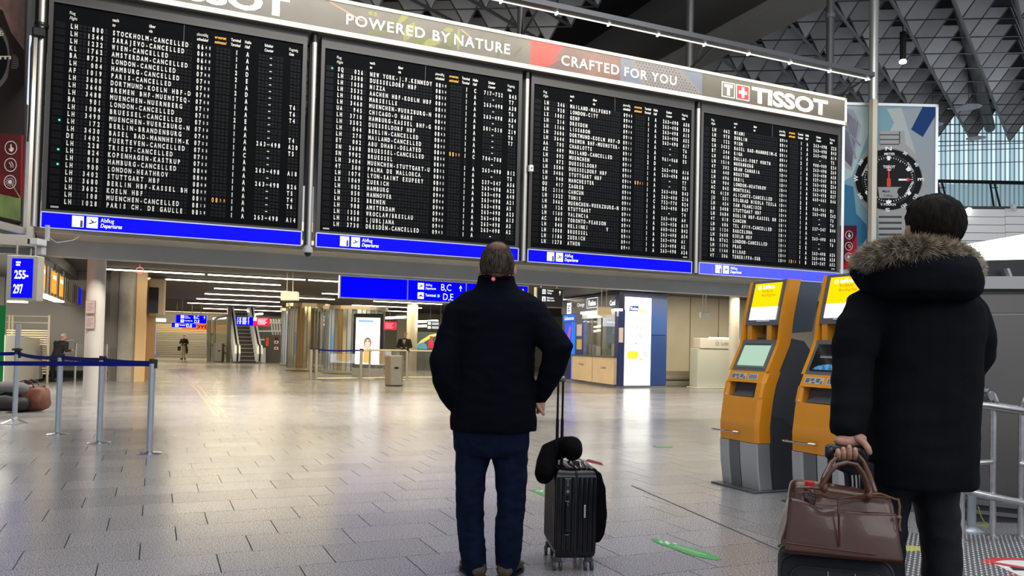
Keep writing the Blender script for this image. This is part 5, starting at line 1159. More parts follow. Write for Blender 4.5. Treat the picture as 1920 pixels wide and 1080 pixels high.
# row of counter signs, running away along y
SXc = MB(); P = [(-1.93, 17.35), (-1.93, 24.8)]
t = thing('counter_sign_box', 'long suspended box of lit counter signs running away at the upper left', 'sign', (-1.95, 17.3, 2.3))
def rpt(x, y):  # on plane X=-1.95
    r = CW+((x-960)/FPX)*CR-((y-CYP)/FPX)*CU; return EYE+r*(-1.9/r.x)
q = MB(); z0 = rpt(68, 542).z; z1 = rpt(73, 487).z
pa = rpt(68, 540); ya, yb = pa.y, 24.8
SB = mat('signbox_grey', (.34, .33, .3), .4, .3)
x = -1.9; yy = ya; q.box(x-.35, x, ya, 24.9, z0, z1); q.build('case', SB, t)
OR = lit('orange_screen', (.95, .3, .02), 1.0)
L_ = 24.9-ya
for i, (f0, f1, mm) in enumerate(((.03, .115, OR), (.235, .32, OR), (.385, .47, OR), (.6, .68, mat('screen_olive', (.12, .13, .06), .4)), (.78, .86, mat('screen_plum', (.14, .07, .07), .4)), (.93, .99, BLUE))):
    y0 = ya+L_*f0; y1 = ya+L_*f1; q = MB(); q.box(x, x+.02, y0, y1, z0+.05, z1-.05); s = q.build('screen', mm, t)
    if i < 3:
        q = MB(); q.box(x+.021, x+.023, y0+.1, y1-.1, z1-.2, z1-.12); q.build('screen_text', SIGNW, s)
for i in range(14):
    q = MB(); q.box(x, x+.012, ya+L_*(.14+i*.06), ya+L_*(.145+i*.06), z0, z1); q.build('joint', DKGREY, t)
for i in range(7):
    q = MB(); y0 = ya+.3+i*.75; q.box(x-.25, x-.05, y0, y0+.45, z0-.03, z0); q.build('downlight', lit('downlight', (1, .92, .7), 2.2), t)
for i in range(4):
    q = MB(); y0 = ya+.5+i*1.9; q.cyl((x-.17, y0, z1), (x-.17, y0, 3.0), .02, n=6); q.build('hanger', GREY, t)
# blue number sign at its end
T = frame((-2.92, 17.12, 2.16), (1, .0, 0)); 
a0 = at(10, 560, 13.4); u1 = at(68, 564, 13.4); T = frame(a0, (u1-a0)*1.0 if False else Vector(((u1-a0).x, (u1-a0).y, 0))); W = (u1-a0).length; H_ = at(14, 478, 13.4).z-a0.z
t = thing('number_sign', 'blue lit sign reading 255-297 at the upper left', 'sign', T=T)
q = MB(T); q.bbox(0, W, 0, .2, -.03, H_, .01); q.build('case', SB, t); q = MB(T); rect(q, W*.17, W*.86, H_*.03, H_*.93, -.004); q.build('field', BLUE, t, fix=False)
q = MB(T); text_fit(q, '255-', W*.27, W*.72, H_*.46, H_*.66, -.008, .03); text_fit(q, '297', W*.25, W*.56, H_*.12, H_*.34, -.008, .03); rect(q, W*.31, W*.46, H_*.82, H_*.86, -.008); rect(q, W*.31, W*.44, H_*.76, H_*.8, -.008); q.build('lettering', SIGNW, t, fix=False)
q = MB(T); [q.cyl((W*s, .1, H_), (W*s, .1, 2.8-T.translation.z), .015, n=6) for s in (.2, .8)]; q.build('hanger', GREY, t)
q = MB(T); q.box(W*.05, W*.6, .0, .12, -.06, -.035); q.build('downlight', lit('downlight', (1, .92, .7), 2.2), t)
# luggage on the floor at the left
b0 = at(50, 758, 13.1); t = thing('duffel_bag', 'brown leather duffel bag on the floor behind the left belt post', 'bag', atZ(55, 771))
bb = atZ(52, 771); T = frame(bb, CR); q = MB(T); R_ = []
for k in range(9):
    x = -.3+.6*k/8; e = (1-(abs(x)/.34)**6)**.3; R_.append([(x, .17*e*math.cos(a)*(1 if math.sin(a) < 0 else .75), .2+(.2 if math.sin(a) < 0 else .21)*e*math.sin(a)*abs(math.sin(a))**-.3 if abs(math.sin(a)) > .01 else .2) for a in [2*PI*i/20+.01 for i in range(20)]])
q.rings(R_); q.build('body', mat('duffel_leather', (.12, .035, .018), .45, var=.25, vs=10, bump=.2, bs=20), t, smooth=True)
q = MB(T); [q.tube([(-.14, s, .38), (-.1, s*1.2, .47), (0, s*1.2, .5), (.1, s*1.2, .47), (.14, s, .38)], .012, 6) for s in (-.07, .07)]; q.tube([(-.28, 0, .4), (.28, 0, .4)], .008, 6); q.build('handle', mat('duffel_dark', (.03, .012, .008), .5), t)
t2 = MB(); c = atZ(10, 774); t2.T = Matrix.Translation(c); t2.limb([(-.3, 0, .14), (0, .02, .17), (.2, .02, .15)], [.13, .15, .13], 14); o = t2.build('backpack', BLACK, smooth=True); tag(o, 'black bag lying on the floor beside the brown duffel', 'bag')
t2 = MB(); t2.T = Matrix.Translation(c); t2.limb([(-.1, 0, .4), (.08, .02, .4), (.22, 0, .38)], [.08, .1, .09], 14); o = t2.build('rolled_jacket', mat('grey_cloth', (.13, .12, .13), .8, bump=.3, bs=30), smooth=True); tag(o, 'grey rolled garment on top of the black bag at the left', 'jacket')
# ------------------------------------------------------------------ currency exchange booth
Cn = Vector((13.0, 21.2, 0)); Wd = Vector((13.56, 25.05, 0)); Sd = atZ(1251, 727)
TW = frame(Cn, (Cn-Wd)); TWo = frame(Wd, (Cn-Wd)); TS = frame(Cn, (Sd.x-Cn.x, Sd.y-Cn.y, 0))
t = thing('exchange_booth', 'dark blue currency exchange booth with lit window and sign band', 'booth', T=TS)
LW = (Cn-Wd).length; LS = (Vector((Sd.x, Sd.y, 0))-Cn).length
NAVY = mat('booth_navy', (.02, .035, .16), .35); NAVY2 = mat('booth_blue', (.03, .08, .3), .35); 
def W2(x, y): return uv(TWo, x, y)
def S2(x, y): return uv(TS, x, y)
q = MB(); q.prism([Cn, Wd+(Wd-Cn).normalized()*1.5, Wd+(Wd-Cn).normalized()*1.5+Vector((2.5, 0, 0)), Vector((Sd.x, Sd.y, 0))], (0, 0, .06)); q.build('plinth', mat('plinth_grey', (.25, .26, .27), .4), t)
u1, v1 = W2(1159, 600); u0, _ = W2(1092, 600); zc = W2(1120, 670)[1]
def WQ(nm, x0, x1, z0, z1, y0, y1, m): q = MB(TWo); q.box(x0, x1, y0, y1, z0, z1); return q.build(nm, m, t)
WQ('sign_band', -1.5, LW, 2.42, 2.95, 0, .15, mat('band_dark', (.02, .022, .06), .3)); WQ('pillar_panel', u1, LW, .06, 2.42, 0, .2, NAVY); WQ('side_panel', W2(1078, 650)[0], u0, .06, 2.42, 0, .15, NAVY)
zc = .93; WQ('counter', W2(1078, 700)[0], u1, .1, zc, -.12, .15, mat('counter_wood', (.72, .55, .36), .4, var=.08, vs=2, emit=.05)); WQ('counter_top', W2(1078, 700)[0]-.02, u1+.02, zc, zc+.04, -.16, .18, DKGREY)
zt = 2.38; WQ('window_glass', u0, u1, zc+.04, zt, .02, .03, mat('booth_glass', (.9, .95, .92), .03, trans=.9, alpha=.15)); WQ('back_wall', u0-.2, u1-.75, 0, 2.45, 1.5, 1.6, mat('booth_in', (.5, .47, .33), .5, emit=.12))  # faint glow in the back wall stands in for lamplight inside
WQ('light_strip', u0, u1+.1, 2.37, 2.44, -.08, .1, lit('booth_strip', (1, 1, 1), 3.5)); WQ('header_box', u0+.05, u1+.05, 2.2, 2.37, -.03, .05, mat('booth_hdr', (.5, .5, .48), .4, emit=.15))
WQ('window_mullion', u0+(u1-u0)*.27, u0+(u1-u0)*.29, zc, 2.2, 0, .04, mat('mull_dark', (.1, .09, .07), .4)); WQ('window_mullion', u0+(u1-u0)*.55, u0+(u1-u0)*.565, zc, 2.2, 0, .04, mat('mull_dark', (.1, .09, .07), .4))
s = WQ('wall_screen', u0+(u1-u0)*.45, u0+(u1-u0)*.62, 1.3, 2.15, .9, .95, lit('booth_screen', (.25, .5, .75), .6)); WQ('partition', u0+(u1-u0)*.66, u0+(u1-u0)*.8, 1.0, 2.2, 1.1, 1.2, NAVY2)
for i, (f, w_, h_, nm) in enumerate(((.08, .12, .35, 'monitor'), (.3, .16, .3, 'printer'), (.5, .2, .22, 'cash_tray'), (.72, .14, .4, 'monitor'))): WQ(nm, u0+(u1-u0)*f, u0+(u1-u0)*(f+w_), zc+.04, zc+.04+h_, .16, .3, mat('booth_item%d' % (i % 2), ((.12, .13, .12), (.3, .29, .25))[i % 2], .4))
WQ('poster', W2(1082, 630)[0], W2(1090.5, 630)[0], 1.62, 2.02, -.02, 0, mat('poster_pale', (.6, .5, .48), .5, emit=.15)); WQ('poster', W2(1082, 650)[0], W2(1090.5, 650)[0], 1.15, 1.5, -.02, 0, mat('poster_yel', (.55, .42, .12), .5, emit=.1)); WQ('poster', u1+.12, u1+.42, 1.4, 1.85, -.02, 0, mat('poster_pale', (.6, .5, .48), .5))
q = MB(TWo); y = -.004
def tw(s_, x0, x1, z, h, q=q, yy=y, b=.03): a = W2(x0, 590)[0]; b2 = W2(x1, 590)[0]; text_fit(q, s_, a, b2, z, z+h, yy, b)
tw('Change', 1082, 1095.5, 2.6, .17); tw('Reise', 1103, 1117, 2.62, .2); tw('Cambio', 1143, 1158.5, 2.56, .17)
a, b = W2(1063, 590)[0], W2(1071, 590)[0]; rect(q, a, b, 2.42, 2.82, y+.002)
ra, rb = W2(1100, 590)[0], W2(1120.5, 590)[0]
for c_, d_, e_, f_ in ((ra, rb, 2.55, 2.57), (ra, rb, 2.87, 2.89), (ra, ra+.03, 2.55, 2.89), (rb-.03, rb, 2.55, 2.89)): rect(q, c_, d_, e_, f_, y)
q.build('lettering', SIGNW, t, fix=False)
q = MB(TWo); text_fit(q, 'EC', a+.1, b-.1, 2.5, 2.74, y-.004, .03); text_fit(q, 'Change', W2(1122, 608)[0], W2(1138, 608)[0], 2.22, 2.35, -.036, .0); q.build('dark_lettering', mat('ink_navy', (.03, .04, .2), .5), t, fix=False)
q = MB(TWo); text_fit(q, 'Change', W2(1091, 685)[0], W2(1101, 685)[0], .6, .7, -.125, .0); text_fit(q, 'Cambio', W2(1133, 686)[0], W2(1143, 686)[0], .56, .65, -.125, .0); q.build('counter_lettering', mat('ink_violet', (.2, .12, .2), .5), t, fix=False)
q = MB(TWo); um = W2(1117, 690)[0]; rect(q, um-.01, um+.01, .1, zc, -.124); q.build('counter_joint', DKGREY, t, fix=False)
# south face
q = MB(TS); s0, s1, s2 = S2(1171, 640)[0], S2(1219, 640)[0], S2(1250, 640)[0]; zt = 2.82; q.box(0, s2, .02, .2, .06, 2.9); q.build('south_wall', NAVY, t)
q = MB(TS); q.box(s0, s1, -.03, .02, .08, zt); lp = q.build('light_panel', lit('panel_white', (1, 1, 1), 1.5), t)
q = MB(TS); q.box(s1+.03, s2, 0, .02, 1.68, zt); q.build('blue_panel', mat('booth_blue2', (.045, .11, .38), .35), t); q = MB(TS); q.box(s1+.03, s2, 0, .02, .08, 1.66); q.build('blue_panel', NAVY2, t)
yy = -.034; q = MB(TS); 
a, z = S2(1178, 583); b, z2 = S2(1195, 574); q.poly([(a, yy, z), (b, yy, z), (b+.03, yy, z2), (a+.05, yy, z2)]); q.build('logo_field', lit('logo_blue', (.05, .08, .4), .6), lp, fix=False)
q = MB(TS); text_fit(q, 'Reise', a+.05, b-.01, z+.03, z2-.03, yy-.004, .03, .2); q.build('logo_text', SIGNW, lp, fix=False)
q = MB(TS); c, d = S2(1196.5, 584)[0], S2(1211, 584)[0]; text_fit(q, 'Bank', c, d, z-.03, z2-.05, yy-.004, .03, .2); q.build('logo_text', lit('logo_lime', (.6, .65, .02), .8), lp, fix=False)
q = MB(TS); text_fit(q, 'CHANGE', S2(1177, 615)[0], S2(1212, 615)[0], S2(1190, 618)[1], S2(1190, 610)[1], yy, -.005)
try: text_fit(q, '兑换', S2(1186, 629)[0], S2(1203, 629)[0], S2(1190, 633)[1], S2(1190, 624)[1], yy, 0)
except Exception: pass
text_fit(q, 'Обмен', S2(1177, 643)[0], S2(1193, 643)[0], S2(1190, 645.5)[1], S2(1190, 640)[1], yy, 0); text_fit(q, 'صرف', S2(1197, 643)[0], S2(1211, 643)[0], S2(1190, 645.5)[1], S2(1190, 640)[1], yy, 0)
q.build('lettering', mat('ink_grey', (.12, .12, .12), .5), lp, fix=False)
q = MB(TS); q.poly([(S2(x, yv)[0], yy, S2(x, yv)[1]) for x, yv in ((1175, 671), (1175, 660), (1180, 658), (1194, 658), (1196, 666), (1192, 672), (1186, 674))]); q.poly([(S2(x, yv)[0], yy, S2(x, yv)[1]) for x, yv in ((1196, 673), (1203, 671), (1204, 675), (1198, 676))]); q.build('print_picture', lit('print_lime', (.8, .8, .05), .9), lp, fix=False)
q = MB(TS); [rect(q, S2(x, 665)[0], S2(x+1.6, 665)[0], S2(x, 672)[1], S2(x, 659)[1], yy) for x in (1204, 1207, 1210)]; q.build('print_picture', lit('print_grey', (.5, .5, .4), .7), lp, fix=False)
q = MB(); q.prism([Cn+Vector((0, 0, 2.9)), Wd+(Wd-Cn).normalized()*1.5+Vector((0, 0, 2.9)), Wd+Vector((2.5, 0, 2.9)), Vector((Sd.x, Sd.y, 2.9))], (0, 0, .08)); q.build('roof', NAVY, t)
# cash machine left of booth
t = thing('cash_machine', 'blue glowing cash machine left of the exchange booth, partly hidden by the jacket', 'cash machine', Wd)
q = MB(TWo); q.box(-1.5, 0, .05, .5, .06, 2.42); q.build('body', NAVY, t)
a, b = W2(1058, 660)[0], W2(1077, 660)[0]
q = MB(TWo); q.box(a, b-.35, 0, .05, 1.3, 2.1); q.build('screen', lit('atm_blue', (.02, .08, .9), .9), t); q = MB(TWo); q.poly([(a+.3, -.005, 1.5), (a+.55, -.005, 1.5), (a+.7, -.005, 1.95), (a+.5, -.005, 2.0)]); q.build('screen_picture', lit('atm_pic', (.5, .1, .4), .7), t, fix=False)
q = MB(TWo); q.box(b-.18, b-.08, -.05, .05, .1, 2.1); q.build('light_edge', lit('atm_edge', (.02, .15, 1.0), 1.1), t)
q = MB(TWo); q.box(a-.2, b, -.01, .05, 2.15, 2.4); q.build('header', lit('atm_hdr', (.03, .15, .65), .7), t); q = MB(TWo); text_fit(q, 'Geldautomat', a, b-.1, 2.2, 2.33, -.015, .01); q.build('lettering', SIGNW, t, fix=False)

c = at(262, 507, 19.5); q = MB(frame(c, CR)); q.tube([(.09*math.cos(a), 0, .07*math.sin(a)) for a in [2*PI*i/20 for i in range(21)]], .012, 6)
q.cyl((0, 0, .07), (0, 0, 3.0-c.z), .006, n=5); tag(q.build('hanging_ring', lit('ring_pink', (.95, .35, .3), .7)), 'small glowing red ring hanging under the ceiling right of the pale column', 'ring')
# ================================================================== check-in kiosks
ORG = mat('kiosk_orange', (.8, .31, .012), .35, coat=.2, var=.04, vs=3); KS = mat('kiosk_silver', (.5, .52, .54), .38, .6); KD = mat('kiosk_dark', (.085, .095, .11), .4, .2)
PROF = [(0, 0), (.22, -.03), (.42, -.042), (.57, -.05), (.79, -.02), (.94, .015), (1.07, .075), (1.19, .135), (1.315, .195), (1.52, .22), (1.70, .26), (1.885, .305)]
def pf(z):
    for (a, b), (c, d) in zip(PROF, PROF[1:]):
        if z <= c: return b+(d-b)*(z-a)/(c-a)
    return PROF[-1][1]
def kiosk(Y0, label, second):
    T = frame((4.86, Y0, 0), (0, -1, 0)); W = .52
    t = thing('checkin_kiosk', label, 'kiosk', T=T, group='orange self-service check-in kiosks')
    def sweep(x0, x1, zs, d0, d1, nm, m, par=None, ch=0, lab=None):
        q = MB(T); R = []
        for z in zs:
            y = pf(z); R.append([(x0, y+d0+ch, z), (x0+ch, y+d0, z), (x1-ch, y+d0, z), (x1, y+d0+ch, z), (x1, y+d1, z), (x0, y+d1, z)])
        q.rings(R); return sharp(q.build(nm, m, par or t, label=lab), 30)
    zz = lambda a, b, n=8: [a+(b-a)*i/n for i in range(n+1)]
    sweep(.0, .14, zz(.015, .42), .0, .12, 'base_panel', KS, ch=.02); sweep(.145, .28, zz(.015, .42), .004, .12, 'base_panel', mat('kiosk_grey', (.17, .18, .19), .4, .4), lab='darker grey base panel'); sweep(.285, W, zz(.015, .42), .0, .14, 'base_panel', KS, ch=.01)
    q = MB(T); q.bbox(-.04, W+.04, -.1, .95, 0, .014, .01); q.build('floor_plate', mat('kiosk_foot', (.12, .125, .13), .35, .5), t)
    sweep(0, W, zz(.425, .82, 8), -.0, .15, 'shell', ORG, ch=.03)
    sweep(0, .07, zz(.82, .95, 3), 0, .15, 'shell', ORG, ch=.02); sweep(.42, W, zz(.82, .95, 3), 0, .15, 'shell', ORG, ch=.02); sweep(.07, .42, zz(.82, .95, 3), .1, .15, 'slot_back', BLACK)
    q = MB(T); q.prism([(.1, pf(.82)+.01, .825), (.4, pf(.82)+.01, .825), (.36, pf(.87)+.06, .88), (.16, pf(.86)+.06, .87)], (0, .03, 0)); q.build('paper_tray', mat('tray_grey', (.07, .075, .08), .5), t)
    q = MB(T); q.ell((.06, pf(.83)-.003, .83), .009, .008, .01, 10, 6); q.build('card_stop', mat('stop_pale', (.6, .6, .6), .4), t)
    sweep(0, W, zz(.95, 1.05, 4), 0, .15, 'shell', ORG, ch=.03)
    sweep(0, .035, zz(1.05, 1.885, 14), 0, .13, 'side_rail', ORG); sweep(W-.035, W, zz(1.05, 1.885, 14), 0, .13, 'side_rail', ORG)
    sweep(.035, W-.035, zz(1.05, 1.335, 5), .006, .1, 'lower_bezel', mat('bezel_grey', (.16, .165, .18), .35, .3)); sweep(.035, W-.035, zz(1.47, 1.885, 6), .006, .07, 'upper_bezel', mat('bezel_grey', (.16, .165, .18), .35, .3))
    def face(x0, x1, z0, z1, off, nm, m, par=t):
        q = MB(T); q.prism([(x0, pf(z0)-off, z0), (x1, pf(z0)-off, z0), (x1, pf(z1)-off, z1), (x0, pf(z1)-off, z1)], (0, .002, 0)); return q.build(nm, m, par)
    def ftext(items, z0, z1, off, m, par, nm='screen_text', b=.02):
        q = MB(); 
        for s, x, z, h, wf in items: text_at(q, s, x, z, h, 0, wf, b)
        # lay the flat text onto the slanted screen
        dy = (pf(z1)-pf(z0))/(z1-z0); q.v = [T @ Vector((v.x, pf(z0)+(v.z-z0)*dy-off, v.z)) for v in q.v]; q.T = T
        return q.build(nm, m, par, fix=False)
    s1 = face(.085, .435, 1.52, 1.64, .002, 'screen_white_part', lit('kscreen_white', (.93, .96, 1), 1.5)); s0 = face(.085, .435, 1.642, 1.86, .002, 'screen', lit('kscreen_yellow', (1, .58, .0), .95), t)
    ftext([('Lufthansa', .2, 1.812, .028, .95)], 1.642, 1.86, .004, lit('kscreen_glow', (1, 1, .8), 2.2), s0, b=.05); ftext([('Bordkarte', .2, 1.775, .024, .95), ('Boarding Pass', .2, 1.738, .024, .95)], 1.642, 1.86, .004, mat('kscreen_ink', (.35, .22, .0), .5), s0, b=.0)
    q = MB(); ringd(q, .155, 1.822, .017, .021, 0, 20); q.poly([(.142, 0, 1.818), (.155, 0, 1.822), (.168, 0, 1.83), (.155, 0, 1.818)]); dy = (pf(1.86)-pf(1.642))/(.218); q.v = [T @ Vector((v.x, pf(1.642)+(v.z-1.642)*dy-.004, v.z)) for v in q.v]; q.build('screen_logo', lit('kscreen_glow', (1, 1, .8), 2.2), s0, fix=False)
    ftext([('Bitte hier einchecken', .16, 1.623, .009, 1), ('Name', .11, 1.6, .009, 1), ('Buchung', .11, 1.578, .009, 1), ('Ticket', .11, 1.556, .009, 1), ('Check-in', .24, 1.6, .009, 1), ('FRA', .35, 1.585, .012, 1), ('Please start here', .22, 1.54, .009, 1)], 1.52, 1.64, .004, mat('kscreen_ink2', (.1, .15, .3), .5), s1, b=0)
    face(.19, .36, 1.505, 1.513, .002, 'label_strip', mat('klabel', (.6, .65, .75), .4, emit=.3))
    if not second:
        s = face(.085, .435, 1.085, 1.3, .002, 'touch_screen', lit('ktouch', (.38, .56, .42), .75)); face(.085, .435, 1.285, 1.3, .0035, 'screen_bar', mat('kbar', (.03, .05, .07), .3), s); face(.085, .435, 1.085, 1.1, .0035, 'screen_bar', mat('kbar2', (.12, .2, .2), .3), s)
    else:
        s = face(.07, .45, 1.085, 1.3, .002, 'touch_screen', mat('kdark', (.015, .015, .017), .06)); q = MB(); n = 20
        P = [(.27+.16*math.cos(PI*i/n), 0, 1.092+.045*math.sin(PI*i/n)) for i in range(n+1)]; q.poly(P); dy = (pf(1.3)-pf(1.085))/.215; q.v = [T @ Vector((v.x, pf(1.085)+(v.z-1.085)*dy-.0045, v.z)) for v in q.v]; q.build('screen_picture', mat('kearth', (.08, .3, .55), .4, emit=.12, var=.9, vs=22), s, fix=False)
        q = MB(); 
        for z in (1.19, 1.2): q.box(.14, .45, 0, .0005, z, z+.003)
        q.v = [T @ Vector((v.x, pf(1.085)+(v.z-1.085)*dy-.0045, v.z)) for v in q.v]; q.build('screen_line', mat('kline', (.5, .55, .55), .4, emit=.3), s)
    c1 = face(.07, .27, .975, 1.03, .002, 'instruction_plate', mat('kplate', (.5, .5, .49), .45)); c2 = face(.3, .42, .975, 1.03, .002, 'instruction_plate', mat('kplate', (.5, .5, .49), .45))
    for (a, b, c, d) in ((.08, .12, .985, 1.02), (.13, .17, 1.0, 1.02), (.15, .18, .98, .992), (.19, .23, .99, 1.02), (.24, .26, .98, 1.0)): face(a, b, c, d, .0035, 'plate_print', mat('kprint', (.16, .16, .16), .5), c1)
    for i in range(4): face(.315+.025*i, .33+.025*i, .985, 1.02, .0035, 'plate_print', mat('kprint', (.16, .16, .16), .5), c2)
    q = MB(T); y = pf(.5)-.06; q.limb([(-.02, y+.05, .5), (-.03, y+.01, .5), (.0, y, .5), (.25, y-.002, .505), (.29, y+.02, .505), (.3, y+.06, .505)], [.009]*6, 10); q.build('handle_bar', CHROME, t, smooth=True, label='chrome handle bar')
    # dark body and rear display slab
    q = MB(T); B = [(.0, .10), (.0, .92), (.45, .96), (.8, .9), (1.05, .78), (1.2, .62), (1.33, .5), (1.36, .30), (1.05, .14), (.8, .06), (.5, .03)]
    q.prism([(.02, y, z) for z, y in B], (W-.04, 0, 0)); q.build('body', KD, t)
    q = MB(T); q.prism([(W-.02, y, z) for z, y in ((.0, .16), (.0, .5), (.5, .46), (.62, .3), (.66, .16))], (.006, 0, 0)); q.build('service_door', mat('kdoor', (.065, .075, .09), .35, .2), t)
    q = MB(T); q.prism([(.03, y, z) for z, y in ((1.40, .36), (1.42, .60), (1.87, .70), (1.87, .43))], (W-.06, 0, 0)); q.build('rear_display', mat('kiosk_rear', (.1, .13, .16), .35, .3), t)
    for xs in (.06, W-.2): q = MB(T); q.box(xs, xs+.06, pf(1.4)+.02, .42, 1.33, 1.5); q.build('strut', ORG, t)
    return t
kiosk(6.06, 'orange kiosk on the left with a pale green touch screen', False)
kiosk(5.14, 'orange kiosk on the right with a dark touch screen, partly behind the parka', True)

# ================================================================== people
RH = Vector((CR.x, CR.y, 0)).normalized()
def remesh(mb, vox, smooth=2, disp=None):
    me = D.meshes.new('tmp'); me.from_pydata(mb.v, [], mb.f); fixn(me); ob = D.objects.new('tmp', me); C.objects.link(ob)
    r = ob.modifiers.new('r', 'REMESH'); r.mode = 'VOXEL'; r.voxel_size = vox; r.adaptivity = 0
    if smooth: s = ob.modifiers.new('s', 'SMOOTH'); s.factor = .5; s.iterations = smooth
    dg = bpy.context.evaluated_depsgraph_get(); dg.update(); ev = ob.evaluated_get(dg); m2 = D.meshes.new_from_object(ev)
    out = MB(); out.v = [v.co.copy() for v in m2.vertices]; nr = [v.normal.copy() for v in m2.vertices]; out.f = [tuple(p.vertices) for p in m2.polygons]; out.m = [0]*len(out.f)
    if disp: out.v = [v+n*disp(v) for v, n in zip(out.v, nr)]
    D.objects.remove(ob); D.meshes.remove(me); D.meshes.remove(m2); return out
def folds(amp, f1=(9, 9, 5), seed=0):
    def fn(v):
        p = Vector((v.x*f1[0]+seed, v.y*f1[1], v.z*f1[2])); a = noise.noise(p); b = noise.noise(p*2.3+Vector((5, 1, 2)))
        return amp*(1-abs(a)*2.2)*.7+amp*.5*b
    return fn
def ringpx(xc, yc, hw, th, d, n=24, off=0, e=2.3):
    c = at(xc, yc, d)+HV*off; k = hw*d/FPX; R = []
    for i in range(n):
        a = 2*PI*i/n; ca, sa = math.cos(a), math.sin(a)
        R.append(c+RH*k*math.copysign(abs(ca)**(2/e), ca)+HV*th*math.copysign(abs(sa)**(2/e), sa))
    return R
def limbpx(mb, pts, n=16):
    """pts: (x, y, radius px, distance)"""
    mb.limb([at(x, y, d) for x, y, r, d in pts], [r*d/FPX for x, y, r, d in pts], n)
def head(mb, c, s, F, up=Vector((0, 0, 1)), ear=1):
    """head of half-height s*.115 centred on c, facing direction F"""
    X = up.cross(F).normalized(); Z = up
    mb.ell(c+Z*.02*s-F*.005*s, .076*s, .094*s, .098*s, 20, 14, X, F, Z); mb.ell(c-Z*.045*s+F*.022*s, .058*s, .066*s, .07*s, 16, 10, X, F, Z); mb.ell(c-Z*.09*s+F*.055*s, .028*s, .026*s, .022*s, 12, 8, X, F, Z)
    mb.limb([c+Z*.01*s+F*.085*s, c-Z*.02*s+F*.105*s, c-Z*.03*s+F*.098*s], [.009*s, .014*s, .012*s], 8)
    for k in (-1, 1):
        if ear: mb.ell(c+X*.09*s*k-Z*.012*s-F*.008*s, .012*s, .018*s, .03*s, 10, 8, X, (F*.9+X*.3*k).normalized(), Z)
        mb.ell(c+X*.03*s*k+F*.08*s+Z*.024*s, .016*s, .012*s, .006*s, 8, 6, X, F, Z)
    mb.ell(c-Z*.06*s+F*.083*s, .024*s, .01*s, .008*s, 10, 6, X, F, Z)
def eyes(c, s, F, par):
    X = Vector((0, 0, 1)).cross(F).normalized(); q = MB()
    for k in (-1, 1): q.ell(c+X*.03*s*k+F*.081*s+Vector((0, 0, .008*s)), .011*s, .011*s, .008*s, 8, 6)
    q.build('eyes', mat('eye', (.1, .08, .06), .2), par, smooth=True)
def fingers(mb, chains, r):
    for ch in chains: mb.limb(ch, [r*1.08]+[r]*(len(ch)-2)+[r*.85], 10)
CLOTH = mat('jacket_navy', (.0025, .0035, .0075), .85, bump=.25, bs=260, spec=.06); DENIM = mat('denim', (.0045, .009, .027), .8, var=.35, vs=16, bump=.3, bs=240, spec=.08)
# ---------------- man in the middle
d = 4.25; base = atZ(925, 1084); t1 = thing('person', 'man with grey-brown hair, dark jacket and jeans, elbows out, in the middle', 'person', base)
b = MB()
F = HV; hc = at(932, 503, d); head(b, hc, 1.02, F)
b.limb([hc-Vector((0, 0, .06)), at(931, 560, d)], [.058, .065], 16)
b.rings([ringpx(925, y, hw, th, d) for y, hw, th in ((815, 62, .11), (760, 60, .11), (690, 58, .11), (620, 66, .11), (575, 66, .1), (553, 34, .07))])
for P in ([(873, 585, 22, d), (842, 660, 20, d-.06), (852, 742, 12, d-.03)], [(990, 585, 22, d), (1043, 655, 19, d-.07), (1014, 748, 10, d)]): limbpx(b, P)
for P in ([(896, 830, 26, d), (882, 930, 21, d), (888, 1065, 13, d)], [(952, 830, 26, d), (958, 930, 21, d), (951, 1065, 13, d)]): limbpx(b, P)
hp = at(1013, 755, d); b.ell(hp-Vector((0, 0, .008)), .028, .022, .04, 12, 8, RH, HV)
b.ell(at(860, 775, d+.02), .03, .03, .045, 12, 8, RH, HV)
B = remesh(b, .009, 2)
kk = d/FPX
fingers(B, [[at(1009+i*2.5, 757+i, d+.012*(2-i)), at(1009+i*3.4, 766+i*.5, d+.01*(2-i)), at(1007.5+i*3.5, 774-i*1.2, d+.01*(2-i))] for i in range(4)], .0085)
fingers(B, [[at(1006, 752, d), at(1010, 763, d-.02), at(1019, 776, d-.02)]], .011)
B.build('body', SKIN, t1, smooth=True, fix=False); eyes(hc, 1.02, F, t1)
j = MB()
j.rings([ringpx(x, y, hw, th, d) for x, y, hw, th in ((925, 806, 80, .16), (925, 800, 81, .165), (925, 770, 79, .165), (926, 735, 77, .16), (926, 700, 75, .155), (927, 650, 76, .15), (929, 612, 84, .15), (930, 585, 90, .145), (931, 566, 80, .125), (931, 553, 60, .1), (931, 543, 43, .085), (931, 533, 36, .08), (931, 524, 34, .075), (931, 518, 33, .072))])
limbpx(j, [(884, 572, 28, d), (866, 590, 34, d), (848, 630, 28, d-.03), (834, 678, 29, d-.06), (838, 712, 27, d-.06), (849, 742, 23, d-.04), (858, 758, 19, d-.02)])
limbpx(j, [(978, 572, 28, d), (997, 592, 32, d), (1022, 622, 29, d-.03), (1046, 654, 29, d-.07), (1036, 690, 24, d-.05), (1023, 722, 18, d-.02), (1014, 745, 13.5, d)])
J = remesh(j, .009, 3, folds(.006, (7, 7, 12))); J.build('jacket', CLOTH, t1, smooth=True, fix=False)
q = MB(); q.tube([p+(-HV)*.004 for p in [at(905+52*i/12, 519.5+1.2*math.sin(PI*i/12), d-.075-.006*math.sin(PI*i/12)) for i in range(13)]], .006, 8); q.build('collar_edge', CLOTH, t1)
